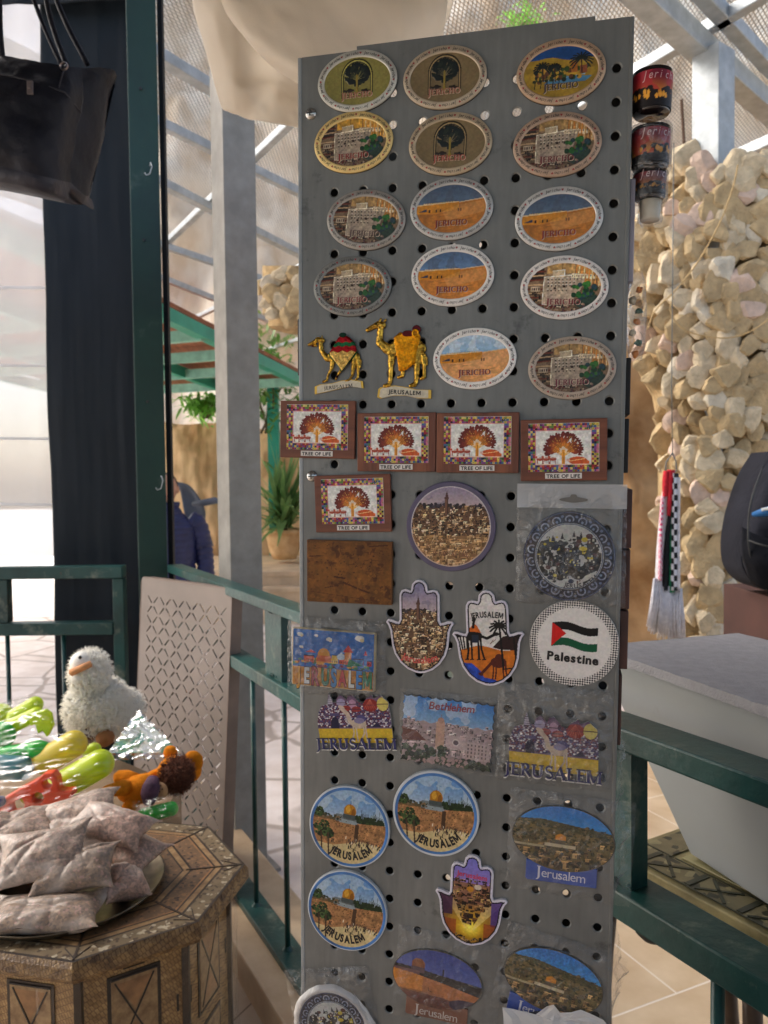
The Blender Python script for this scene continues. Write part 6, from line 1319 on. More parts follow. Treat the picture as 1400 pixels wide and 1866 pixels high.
# ---------------------------------------------------------------- souvenir glasses on the right side
def glass(px, y0, y1, r_px, lab, seed, wrap, bright=1.0, small=False):
    u0, v0 = PUV(px, y0); u1, v1 = PUV(px, y1); rad = r_px / 60 * SP; hh = v0 - v1
    M = PM @ Matrix.Translation((u0, v1, -.018)) @ Matrix.Rotation(radians(-90), 4, 'X') @ Matrix.Scale(-1, 4, (0, 0, 1)) if False else PM @ Matrix.Translation((u0, v1, -.016)) @ Matrix(((1, 0, 0, 0), (0, 0, 1, 0), (0, -1, 0, 0), (0, 0, 0, 1)))
    r = empty('souvenir_glass', None, lab, 'glass', 'souvenir glasses on the side of the stand', M=M)
    # local: z up along the stand, -y towards the viewer
    mb = MB(); n = 48; prof = [(.0, .0), (rad * .86, .0), (rad * .9, .0015), (rad * .93, hh * .3), (rad, hh * .985), (rad * .985, hh), (rad * .93, hh), (rad * .9, hh * .9), (0, hh * .88)]
    mb.lathe(prof, n); mb.build('cup', mat('dark_glaze', hexc(26, 18, 18), .15, 0, .1, coat=.5) if not small else mat('cream_glaze', hexc(206, 196, 176), .25), r, smooth=True)
    if not small:
        W_, H_ = 150, 40; cv = Cv(W_, H_, 1.0, (110, 24, 34)); g = random.Random(seed); cv.vgrad(-12, 14, (216, 160, 40), (110, 20, 40)); cv.put(cv.noise(16, seed) > .55, (170, 40, 50), a=.6); cv.put(cv.Y < -10, (22, 14, 14))
        for k in range(30): x = g.uniform(-75, 75); cv.rect(x, -14, x + g.uniform(4, 10), g.uniform(-9, 0), (26, 16, 16)); cv.ell(x, g.uniform(-4, 0), 4, 3, (30, 18, 16))
        for k in range(20): x = g.uniform(-75, 75); cv.ell(x, g.uniform(-10, -3), 2, 3, (214, 150, 50))
        cv.c *= bright; V = []; nx, ny = cv.nx, cv.ny
        for j in range(ny):
            t = .06 + .84 * j / (ny - 1); R_ = rad * (.93 + .07 * t) + .0003
            for i in range(nx): a = 2 * pi * i / (nx - 1); V.append((R_ * cos(a), R_ * sin(a), hh * t))
        mb = MB(); mb.add(V, [(j * nx + i, j * nx + i + 1, (j + 1) * nx + i + 1, (j + 1) * nx + i) for j in range(ny - 1) for i in range(nx - 1)])
        cc = np.ones((ny, nx, 4)); cc[..., :3] = lin(np.clip(cv.c, 0, 1)); mb.build('picture', M_print, r, smooth=True, cols=cc)
        mb = MB(); txt = 'Jericho'; sz = .0095
        for k, ch in enumerate(txt):
            g_ = glyph(ch, 0); cx = (k - 2.0) * .0044
            V = []
            for vx, vy in g_[0]:
                lx = cx + (vx - g_[2]) * sz * .75 + .2 * vy * sz; a = -pi / 2 + lx / rad; R_ = rad * 1.02 + .0006; V.append((R_ * cos(a), R_ * sin(a), hh * .68 + (vy) * sz))
            mb.add(V, g_[1])
        mb.build('lettering', mat('pale_pink_ink', hexc(206, 170, 170), .4), r)
    if wrap:
        mb = MB(); n = 40; vs = []; pr = [(1.02, -.12), (1.12, .0), (1.1, .2), (1.1, .5), (1.1, .8), (1.1, 1.0), (.9, 1.1), (.5, 1.14)]
        for i, (q, z) in enumerate(pr):
            for k in range(n): a = 2 * pi * k / n; R_ = rad * q * (1 + .05 * fbm(cos(a) * 3, sin(a) * 3 + seed, z * 3, 3)); vs.append((R_ * cos(a), R_ * sin(a), hh * z + .002 * fbm(a * 2, seed, z, 2)))
        mb.add(vs, [(i * n + k, i * n + (k + 1) % n, (i + 1) * n + (k + 1) % n, (i + 1) * n + k) for i in range(len(pr) - 1) for k in range(n)]); mb.build('film_wrap', M_film2, r, smooth=True)
    return r
glass(1193, 118, 195, 36, 'topmost souvenir glass, unwrapped, with a red and yellow sunset picture', 3, False, 1.1)
glass(1190, 222, 296, 35, 'second souvenir glass down, wrapped in crinkled film', 4, True, .95)
glass(1188, 304, 352, 30, 'third souvenir glass down, mostly hidden by film', 5, True, .8)
glass(1189, 355, 392, 20, 'smallest pale cup at the bottom of the row of glasses', 6, True, small=True)
# little flowered bag pinned lower on the same side
u, v = PUV(1168, 590); M = PM @ Matrix.Translation((uR + .008, v, -.008)); r = empty('pouch', None, 'small film pouch with orange and green sweets on the right side below the glasses', 'pouch', M=M)
mb = MB(); P = []
for i in range(13):
    a_ = []
    for j in range(24): t = 2 * pi * j / 24; q = sin(pi * (i + .5) / 13.5) ** .35; a_.append((.0085 * cos(t) * q, .045 - .075 * i / 12, .006 * sin(t) * q))
    a_.append(a_[0]); P.append(a_)
mb.sheet(P); mb.build('film', M_film2, r, smooth=True)
for k in range(7):
    mb = MB(); rock(mb, (.003 * sin(k * 2.2), -.02 + .009 * k - .004, .0), .0045, k, 1); mb.build('sweet', (mat('orange_sweet', hexc(214, 130, 50), .4), mat('green_sweet', hexc(40, 84, 60), .4), mat('cream_sweet', hexc(206, 190, 160), .4))[k % 3], r, smooth=True)

# ================================================================== CLOTH SWAG
def lerp(a, b, t): return a + (b - a) * t
def cr_(pts, n):                                   # Catmull-Rom through points
    P = [np.array(p, float) for p in pts]; P = [2 * P[0] - P[1]] + P + [2 * P[-1] - P[-2]]; out = []
    m = len(P) - 3
    for k in range(n + 1):
        s = k / n * m; i = min(int(s), m - 1); t = s - i; a, b, c, d = P[i:i + 4]
        out.append(.5 * ((2 * b) + (c - a) * t + (2 * a - 5 * b + 4 * c - d) * t * t + (3 * b - a - 3 * c + d) * t ** 3))
    return out
def loft(rows, nu, nv):
    R_ = [cr_(r, nu) for r in rows]; cols = [cr_([r[i] for r in R_], nv) for i in range(nu + 1)]
    return [[Vector(cols[i][j]) for i in range(nu + 1)] for j in range(nv + 1)]
def P3(px, py, Y): return tuple(atY(px, py, Y))
cloth = empty('cloth_swag', P3(600, -60, 1.5), 'cream cotton cloth hanging in a deep swag behind the top of the stand', 'cloth')
# main belly hanging in front
rows = []
for i, (x0, x1, dy, dY) in enumerate(((372, 830, -330, 1.46), (372, 828, -230, 1.43), (378, 824, -130, 1.40), (388, 822, -60, 1.37), (410, 815, 20, 1.36), (450, 805, 75, 1.40))):
    r = []
    for k in range(9):
        t = k / 8; x = lerp(x0, x1, t); y = dy + (165, 160, 155, 150, 120, 95)[i] * (sin(pi * min(1, t * 1.02)) ** .8) * (1 - .15 * (t - .5)); r.append(P3(x, y + (30 if i == 5 else 0) * t * .3, dY - .10 * sin(pi * t)))
    rows.append(r)
mb = MB(); mb.sheet([[v + Vector((.008 * fbm(v.x * 5, v.z * 5, 4, 2), .022 * fbm(v.x * 5 + v.z * 3, v.z * 3.5 - v.x * 2, 0, 3) + .007 * abs(fbm(v.x * 16 + v.z * 9, v.z * 7, 2, 2)), 0)) for v in r] for r in loft(rows, 70, 50)])
mb.build('front_fold', M_cream, cloth, smooth=True, solid=.0012)
# rear layer: falls lower on the left, forms the pointed corner and lower hem
rows = [[P3(345, -330, 1.62), P3(420, -330, 1.56), P3(520, -330, 1.6), P3(640, -330, 1.58), P3(760, -330, 1.6), P3(850, -330, 1.62)],
        [P3(347, -120, 1.62), P3(420, -110, 1.55), P3(520, -100, 1.6), P3(640, -100, 1.56), P3(745, -110, 1.6), P3(838, -120, 1.62)],
        [P3(352, 5, 1.60), P3(425, 20, 1.52), P3(515, 40, 1.6), P3(640, 45, 1.54), P3(740, 30, 1.58), P3(826, 5, 1.62)],
        [P3(375, 90, 1.58), P3(430, 120, 1.50), P3(510, 130, 1.6), P3(630, 120, 1.54), P3(715, 90, 1.58), P3(800, 60, 1.62)],
        [P3(390, 150, 1.56), P3(440, 165, 1.47), P3(515, 160, 1.59), P3(620, 175, 1.52), P3(700, 130, 1.57), P3(770, 90, 1.62)],
        [P3(402, 190, 1.55), P3(445, 196, 1.5), P3(515, 190, 1.55), P3(610, 210, 1.5), P3(690, 170, 1.56), P3(740, 110, 1.62)],
        [P3(410, 199, 1.55), P3(450, 212, 1.52), P3(515, 226, 1.52), P3(600, 232, 1.5), P3(680, 200, 1.55), P3(720, 130, 1.6)]]
mb = MB(); mb.sheet([[v + Vector((0, .024 * fbm(v.x * 7 + v.z * 6, v.z * 4, 7, 3) + .008 * abs(fbm(v.x * 18, v.z * 8 + v.x * 12, 5, 2)), 0)) for v in r] for r in loft(rows, 80, 60)])
mb.build('rear_fold', M_cream, cloth, smooth=True, solid=.0012)

# ================================================================== HANDBAG
M_leather = mat('black_leather', hexc(22, 25, 38), .58, 0, .2, 8, .3, 45, spec=.3)
M_leather2 = mat('black_leather_worn', hexc(38, 38, 52), .5, 0, .2, 8, .35, 45)
hb = empty('handbag', P3(60, 360, 1.6), 'dark leather handbag with slouchy side hanging at the top left', 'handbag')
def bagpt(px, py, Y): return P3(px, py, Y)
Yb = 1.6
front = [[(-160, 88, 0), (-60, 90, -.03), (40, 108, -.05), (110, 120, -.04), (148, 122, .0)],
         [(-165, 130, -.04), (-60, 136, -.07), (40, 150, -.085), (115, 165, -.06), (150, 180, .0)],
         [(-168, 200, -.06), (-60, 205, -.09), (40, 215, -.10), (105, 225, -.07), (140, 235, .0)],
         [(-170, 260, -.06), (-60, 265, -.09), (40, 278, -.10), (98, 290, -.07), (131, 298, .0)],
         [(-172, 285, -.05), (-60, 292, -.075), (40, 312, -.085), (96, 326, -.065), (128, 333, .0)]]
rows = [[P3(x, y, Yb + d) for x, y, d in r] for r in front]
side_ = [[(148, 122, .0), (180, 124, .03), (206, 128, .06), (213, 140, .09)], [(150, 180, .0), (176, 172, .035), (196, 165, .07), (200, 182, .10)], [(140, 235, .0), (166, 236, .035), (184, 240, .07), (188, 250, .10)], [(131, 298, .0), (152, 300, .035), (170, 305, .07), (174, 310, .10)], [(128, 333, .0), (146, 350, .03), (158, 357, .06), (166, 352, .09)]]
rows2 = [[P3(x, y, Yb + d) for x, y, d in r] for r in side_]
def wr(v, a=.006): return v + Vector((0, a * fbm(v.x * 22, v.z * 22, 3, 4), a * .5 * fbm(v.x * 15, v.z * 15, 9, 3)))
L1_ = loft(rows, 40, 40); L2_ = loft(rows2, 20, 40)
mb = MB(); mb.sheet([[wr(v) for v in r] for r in L1_]); mb.sheet([[wr(v, .010) for v in r] for r in L2_])
back = [[P3(213, 140, Yb + .09), P3(60, 112, Yb + .16), P3(-160, 95, Yb + .15)], [P3(188, 250, Yb + .1), P3(60, 240, Yb + .17), P3(-165, 220, Yb + .16)], [P3(166, 352, Yb + .09), P3(60, 330, Yb + .15), P3(-170, 300, Yb + .14)]]
LB_ = loft(back, 20, 20); mb.sheet(LB_); mb.build('body', M_leather, hb, smooth=True)
mb = MB(); edge = [v for v in L1_[-1]] + [v for v in L2_[-1]][1:]; top = [wr(v, .006) for v in edge]
low = [v + Vector((-.004, .0, -.028 + .02 * (i / len(edge)) ** 3)) for i, v in enumerate(edge)]; bk_ = [v + Vector((0, .12 * (1 - (i / len(edge)) ** 3), -.012)) for i, v in enumerate(edge)]
mb.sheet([top, low, bk_]); mb.build('base', M_leather2, hb, smooth=True)
mb = MB(); mb.tube([P3(-160, 118, Yb - .05), P3(-50, 124, Yb - .075), P3(60, 148, Yb - .085), P3(118, 168, Yb - .062), P3(148, 205, Yb - .0)], .0016, 6); mb.tube([P3(104, 175, Yb - .066), P3(112, 140, Yb - .055), P3(120, 118, Yb - .03)], .0016, 6)
mb.build('piping', M_leather2, hb, smooth=True)
mb = MB(); q = Vector(P3(55, 160, Yb - .094)); mb.box(q, (.012, .004, .026)); mb.box(q + Vector((0, -.003, .003)), (.006, .003, .012)); mb.build('zip_pull', mat('dull_silver', hexc(150, 140, 140), .35, .9), hb, bevel=.001)
for k, (a, b, c, d, e) in enumerate((((5, 105, 0), (0, 40, 0), (2, -60, .02), (20, -200, .03), (-70, -420, .03)), ((112, 118, .0), (85, 60, .01), (62, 0, .02), (20, -120, .03), (-20, -420, .03)), ((122, 120, .05), (100, 60, .06), (85, 0, .06), (70, -120, .06), (10, -420, .06)), ((160, 118, .10), (120, 40, .1), (95, -30, .1), (70, -160, .1), (10, -420, .1)))):
    pts = cr_([P3(x, y, Yb - .04 + dd) for x, y, dd in (a, b, c, d, e)], 24); mb = MB(); mb.tube([Vector(p) for p in pts], .0055 if k != 1 else .0045, 8); mb.build('handle', M_leather, hb, smooth=True)
mb = MB(); mb.lathe([(.007, 0), (.009, .003), (.007, .006)], 16, P3(118, 122, Yb - .05), Matrix.Rotation(radians(90), 3, 'X')); mb.build('ring', mat('dull_silver', 0), hb, smooth=True)
mb = MB(); q0 = Vector(P3(-140, 20, 1.62)); q1 = Vector(P3(78, 20, 1.62))
# dark canvas valance behind the handles
curtain('valance', -200, 262, 3.30, 3.44, 3.75, M_navy, 'dark tarpaulin valance across the top of the left opening', 'tarpaulin', .01, 2, 8)
mb = MB(); a_ = atY(-40, 60, 3.32).x; b_ = atY(12, 60, 3.32).x; mb.box(((a_ + b_) / 2, 3.32, 3.2), (b_ - a_, .01, 1.0)); 

# ================================================================== PERFORATED BOARD
TL, TR = Vector(P3(258, 1030, 2.78)), Vector(P3(424, 1072, 2.42)); _u = Vector((TR.x - TL.x, TR.y - TL.y, 0)).normalized(); TL.z = TR.z; _n = Vector((-_u.y, _u.x, 0)); _n = _n if _n.y > 0 else -_n; BR = TR - _n * .075 - Vector((0, 0, TR.z - .005)); BL = TL + (BR - TR)
ux = (TR - TL); wB = ux.length; ux.normalize(); uy = (TL - BL); hB = uy.length; uy.normalize(); uz = ux.cross(uy).normalized()
if uz.y > 0: uz = -uz
BM = Matrix((ux, uy, uz)).transposed().to_4x4(); BM.translation = BL
pb_ = empty('perforated_board', None, 'tall taupe board punched with rows of crossed slits leaning on the railing', 'board', M=BM)
V = []; E_ = []; holes = []
def loop(pts): b = len(V); V.extend([Vector(p) for p in pts]); E_.extend([(b + i, b + (i + 1) % len(pts)) for i in range(len(pts))])
cr0 = .018; oc = []
for cx, cy, a0 in ((wB - cr0, hB - cr0, 0), (cr0, hB - cr0, 90), (cr0, cr0, 180), (wB - cr0, cr0, 270)):
    for k in range(5): a = radians(a0 + 22.5 * k); oc.append((cx + cr0 * cos(a), cy + cr0 * sin(a)))
loop(oc)
nx_ = 6; cw = (wB - .06) / nx_; ch = .070; ny_ = int((hB - .10) / ch)
for j in range(ny_):
    for i in range(nx_):
        cx, cy = .04 + (i + .5) * cw, hB - .06 - (j + .5) * ch
        for sg in (1, -1):
            for e in (1, -1):
                mx_, my_ = cx + sg * e * cw * .24, cy + e * ch * .25; a = math.atan2(ch * .25 * e, sg * e * cw * .24); hl, hw = .0165, .0036
                if (i + j) % 2 and e == 1 and False: continue
                d = Vector((cos(a), sin(a))); n_ = Vector((-d.y, d.x)); m_ = Vector((mx_, my_)); pts = [m_ + d * hl + n_ * hw * .6, m_ + d * (hl + .002), m_ + d * hl - n_ * hw * .6, m_ - d * hl - n_ * hw, m_ - d * (hl + .001), m_ - d * hl + n_ * hw]
                loop(pts); holes.append(pts)
vo, eo, fo, *_r = delaunay_2d_cdt(V, E_, [], 1, 1e-6)
H_ = [(min(p.x for p in h), max(p.x for p in h), min(p.y for p in h), max(p.y for p in h), h) for h in holes]
def inh(x, y):
    for a, b, c, d, h in H_:
        if a <= x <= b and c <= y <= d:
            q = False; j = len(h) - 1
            for i in range(len(h)):
                if (h[i].y > y) != (h[j].y > y) and x < (h[j].x - h[i].x) * (y - h[i].y) / (h[j].y - h[i].y) + h[i].x: q = not q
                j = i
            if q: return True
    return False
fs = [f for f in fo if not inh(sum(vo[i].x for i in f) / len(f), sum(vo[i].y for i in f) / len(f))]
mb = MB(); mb.add([(v.x, v.y, 0) for v in vo], fs)
M_taupe = mat('taupe_plastic', hexc(116, 104, 96), .38, .15, .08, 3, .04, 30)
mb.build('face', M_taupe, pb_).modifiers.new('s', 'SOLIDIFY').thickness = .003
mb = MB()
for (a, b, c, d) in ((wB - .004, wB, .015, hB - .015),): mb.box((wB - .001, hB / 2, -.02), (.003, hB - .03, .042))
mb.box((.001, hB / 2, -.02), (.003, hB - .03, .042)); mb.build('flange', mat('taupe_dark', hexc(120, 100, 88), .5), pb_)
mb = MB(); mb.box((wB / 2, hB - .003, -.02), (wB - .03, .003, .042)); mb.build('flange', mat('taupe_dark', 0), pb_)

# ================================================================== OCTAGONAL INLAID TABLE
TZ = .65; TC = Vector((-.548, 1.455, TZ)); TR_ = .272; TA = radians(10)
tb = empty('inlaid_table', (TC.x, TC.y, 0), 'octagonal inlaid wooden side table at the lower left', 'table')
def octo(r, z, a=0): return [Vector((TC.x + r * cos(TA + a + pi / 4 * k), TC.y + r * sin(TA + a + pi / 4 * k), z)) for k in range(8)]
W1 = mat('inlay_walnut', hexc(112, 88, 60), .42, 0, .3, 20, .1, 60, col2=hexc(76, 58, 40)); W2_ = mat('inlay_light', hexc(160, 130, 90), .4, 0, .3, 60, .1, 80, col2=hexc(118, 88, 56)); W3 = mat('inlay_dark', hexc(54, 40, 28), .45, 0, .25, 25); W4 = mat('inlay_orange', hexc(150, 108, 68), .4, 0, .2, 30)
def mosaic(nm, base, c1, c2, sc):
    m = mat(nm, base, .42, 0, .3, 14); N = m.node_tree.nodes; L = m.node_tree.links; b = N['Principled BSDF']
    tc = N.new('ShaderNodeTexCoord'); v = N.new('ShaderNodeTexVoronoi'); v.inputs['Scale'].default_value = sc; L.new(tc.outputs['Object'], v.inputs['Vector'])
    cr = N.new('ShaderNodeValToRGB'); cr.color_ramp.interpolation = 'CONSTANT'; es = cr.color_ramp.elements; es[0].color = (*base, 1); es[1].position = .45; es[1].color = (*c1, 1); e = es.new(.62); e.color = (*base, 1); e = es.new(.8); e.color = (*c2, 1); e = es.new(.9); e.color = (*base, 1)
    s = N.new('ShaderNodeSeparateColor'); L.new(v.outputs['Color'], s.inputs[0]); L.new(s.outputs[0], cr.inputs[0])
    v2 = N.new('ShaderNodeTexNoise'); v2.inputs['Scale'].default_value = 40; v2.inputs['Detail'].default_value = 6; L.new(tc.outputs['Object'], v2.inputs[0])
    mx = N.new('ShaderNodeMix'); mx.data_type = 'RGBA'; mx.blend_type = 'MULTIPLY'; mx.inputs[0].default_value = .7; L.new(cr.outputs[0], mx.inputs[6]); L.new(v2.outputs[0], mx.inputs[7]); L.new(mx.outputs[2], b.inputs['Base Color']); return m
MZ = mosaic('mosaic_inlay', hexc(140, 120, 90), hexc(92, 72, 52), hexc(206, 192, 164), 170); MZ2 = mosaic('mosaic_brown', hexc(128, 98, 70), hexc(160, 118, 78), hexc(72, 52, 38), 200)
# slab with rounded moulded edge
mb = MB(); R_ = [octo(r, z) for r, z in ((.25, TZ - .04), (TR_ - .004, TZ - .036), (TR_ + .003, TZ - .026), (TR_ + .002, TZ - .008), (TR_ - .004, TZ))]
for A, B in zip(R_[:-1], R_[1:]): mb.add(A + B, [(k, (k + 1) % 8, 8 + (k + 1) % 8, 8 + k) for k in range(8)])
mb.add(R_[0], [tuple(range(8))[::-1]]); mb.build('edge_moulding', mat('beaded_edge', hexc(166, 134, 88), .4, 0, .3, 60, .4, 220, col2=hexc(96, 70, 44)), tb)
def bricks(m, sc, ry=1.0):
    N = m.node_tree.nodes; L = m.node_tree.links; b = N['Principled BSDF']; src = b.inputs['Base Color'].links[0].from_socket
    tc = N.new('ShaderNodeTexCoord'); mp = N.new('ShaderNodeMapping'); mp.inputs['Rotation'].default_value = (radians(90), 0, radians(25)); L.new(tc.outputs['Object'], mp.inputs[0])
    t = N.new('ShaderNodeTexBrick'); t.inputs['Scale'].default_value = sc; t.inputs['Brick Width'].default_value = .5; t.inputs['Row Height'].default_value = ry; t.inputs['Mortar Size'].default_value = .05; t.inputs['Color1'].default_value = (1, 1, 1, 1); t.inputs['Color2'].default_value = (.68, .62, .52, 1); t.inputs['Mortar'].default_value = (.3, .22, .15, 1); L.new(mp.outputs[0], t.inputs['Vector'])
    mx = N.new('ShaderNodeMix'); mx.data_type = 'RGBA'; mx.blend_type = 'MULTIPLY'; mx.inputs[0].default_value = .85; L.new(src, mx.inputs[6]); L.new(t.outputs[0], mx.inputs[7]); L.new(mx.outputs[2], b.inputs['Base Color'])
bricks(MATS['beaded_edge'], 90)
rad = [(TR_ - .004, None), (TR_ - .010, W3), (TR_ - .044, MZ), (TR_ - .049, W3), (TR_ - .060, W2_), (TR_ - .064, W3), (TR_ - .068, W4), (TR_ - .105, MZ2), (TR_ - .110, W3), (TR_ - .122, W2_), (TR_ - .126, W3), (0.0, MZ2)]
def ringtop(r1, r0, m, z):
    mb = MB(); A, B = octo(r1, z), octo(max(r0, .0001), z); mb.add(A + B, [(k, (k + 1) % 8, 8 + (k + 1) % 8, 8 + k) for k in range(8)]); return mb.build('inlay_band', m, tb)
for (r1, _), (r0, m) in zip(rad[:-1], rad[1:]): ringtop(r1, r0, m, TZ)
for k in range(8):
    mb = MB(); a = TA + pi / 4 * k; d = Vector((cos(a), sin(a), 0)); mb.bar(Vector((TC.x, TC.y, TZ + .0006)) + d * (TR_ - .010), Vector((TC.x, TC.y, TZ + .0006)) + d * (TR_ - .118), .004, .001)
    for s_ in (-1, 1):
        a2 = a + s_ * .09; d2 = Vector((cos(a2), sin(a2), 0)); mb.bar(Vector((TC.x, TC.y, TZ + .0006)) + d * (TR_ - .014), Vector((TC.x, TC.y, TZ + .0006)) + d2 * (TR_ - .044), .002, .0008)
    mb.build('corner_inlay', W3, tb)
# body: eight faces with arched panels
BR_ = .232
mb = MB(); A, B = octo(BR_, .02), octo(BR_, TZ - .04); mb.add(A + B, [(k, (k + 1) % 8, 8 + (k + 1) % 8, 8 + k) for k in range(8)]); mb.build('body', mat('bead_marquetry', hexc(186, 150, 98), .42, 0, .3, 30, .2, 200, col2=hexc(136, 102, 62), stretch=(1, 1, 3)), tb); bricks(MATS['bead_marquetry'], 95)
for k in range(8):
    a = TA + pi / 4 * (k + .5); d = Vector((cos(a), sin(a), 0)); tdir = Vector((-sin(a), cos(a), 0)); ap = BR_ * cos(pi / 8); wf = 2 * BR_ * sin(pi / 8); M = Matrix((tdir, Vector((0, 0, 1)), d)).transposed(); c0 = Vector((TC.x, TC.y, 0)) + d * ap
    def fb(cx, cz, w_, h_, dz, th=.0016): mbx.box(c0 + tdir * cx + Vector((0, 0, cz)) + d * dz, (w_, h_, th), M)
    panel = empty('side_panel', (0, 0, 0), None, None) if False else None
    mbx = MB(); fb(0, .51, wf * .50, .15, .0012); fb(0, .26, wf * .50, .30, .0012); pn = mbx.build('panel', W3, tb)
    mbx = MB(); fb(0, .51, wf * .50 - .012, .138, .0022); fb(0, .26, wf * .50 - .012, .288, .0022); mbx.build('panel_inlay', W2_, pn, org=None)
    mbx = MB(); pw, ph = wf * .50 - .012, .138
    for sg in (1, -1):
        tri = [c0 + tdir * (-pw / 2 + .008) + Vector((0, 0, .51 + sg * (ph / 2 - .008))) + d * .0034, c0 + tdir * (pw / 2 - .008) + Vector((0, 0, .51 + sg * (ph / 2 - .008))) + d * .0034, c0 + Vector((0, 0, .51 + sg * .012)) + d * .0034]
        mbx.add(tri, [(0, 1, 2)])
        tri2 = [Vector(q) for q in tri]
    mbx.build('triangle_inlay', W4, pn)
    mbx = MB()
    for sg in (1, -1):
        for s2 in (1, -1): mbx.bar(c0 + tdir * s2 * (pw / 2 - .006) + Vector((0, 0, .51 + sg * (ph / 2 - .006))) + d * .0036, c0 + Vector((0, 0, .51)) + d * .0036, .0026, .0012, up=tuple(d))
        mbx.bar(c0 + tdir * (-pw / 2) + Vector((0, 0, .51 + sg * ph / 2)) + d * .0036, c0 + tdir * (pw / 2) + Vector((0, 0, .51 + sg * ph / 2)) + d * .0036, .003, .0012, up=tuple(d))
    for q in (-.074, .074): mbx.bar(c0 + tdir * q + Vector((0, 0, .485)) + d * .0016, c0 + tdir * q + Vector((0, 0, .515)) + d * .0016, .0022, .0012, up=tuple(d)); mbx.bar(c0 + tdir * (q * .9 + .006 * (1 if q > 0 else -1)) + Vector((0, 0, .485)) + d * .0016, c0 + tdir * (q * .9 + .006 * (1 if q > 0 else -1)) + Vector((0, 0, .515)) + d * .0016, .0022, .0012, up=tuple(d))
    for q in (.592, .598): mbx.bar(c0 + tdir * -.018 + Vector((0, 0, q)) + d * .0016, c0 + tdir * .018 + Vector((0, 0, q)) + d * .0016, .0016, .0012, up=tuple(d))
    mbx.build('stringing', mat('ebony_string', hexc(36, 26, 20), .5), pn)
    mbx = MB(); v_ = octo(BR_ + .001, 0)[k]; mbx.bar((v_.x, v_.y, .02), (v_.x, v_.y, TZ - .041), .012, .012); mbx.build('corner_post', W3, tb)
mb = MB(); mb.sheet([octo(BR_, TZ - .041) + [octo(BR_, TZ - .041)[0]], octo(.255, TZ - .041) + [octo(.255, TZ - .041)[0]]]); mb.build('underside', W3, tb)
# loose film hanging round the table
wrp = MB(); P = []
for i in range(22):
    row = []
    for j in range(70):
        a = radians(-95) + radians(150) * j / 69; z = TZ - .05 - .5 * i / 21; rr_ = .248 + .008 * fbm(j * .22, i * .4, 2, 3) + .006 * abs(fbm(j * .5, i * .2, 9, 3)); row.append((TC.x + rr_ * cos(a), TC.y + rr_ * sin(a), z))
    P.append(row)
wrp.sheet(P); wrp.build('film_wrap', film_mat('thin_wrap', op=.012, gl=.2, rough=.2, bscale=40, fk=.12), tb, smooth=True)

# tray
M_tray = mat('dull_bronze_tray', hexc(120, 108, 90), .32, .85, .2, 30)
_q = [atZ(x, y, TZ + .014) for x, y in ((299, 1572), (252, 1648), (150, 1692), (10, 1709))]; _A = np.array([[2 * p.x, 2 * p.y, 1] for p in _q]); _s = np.linalg.lstsq(_A, np.array([p.x ** 2 + p.y ** 2 for p in _q]), rcond=None)[0]
trc = Vector((_s[0], _s[1], TZ + .001)); trR = math.sqrt(_s[2] + _s[0] ** 2 + _s[1] ** 2); print('tray', trc, trR)
mb = MB(); mb.lathe([(0, .002), (trR * .86, .002), (trR * .93, .006), (trR * .985, .014), (trR, .0155), (trR * 1.0, .0125), (trR * .95, .003), (trR * .85, 0), (0, 0)], 96, trc)
tag(mb.build('tray', M_tray, org=trc, smooth=True), 'round dull metal tray on the inlaid table under the bags', 'tray')

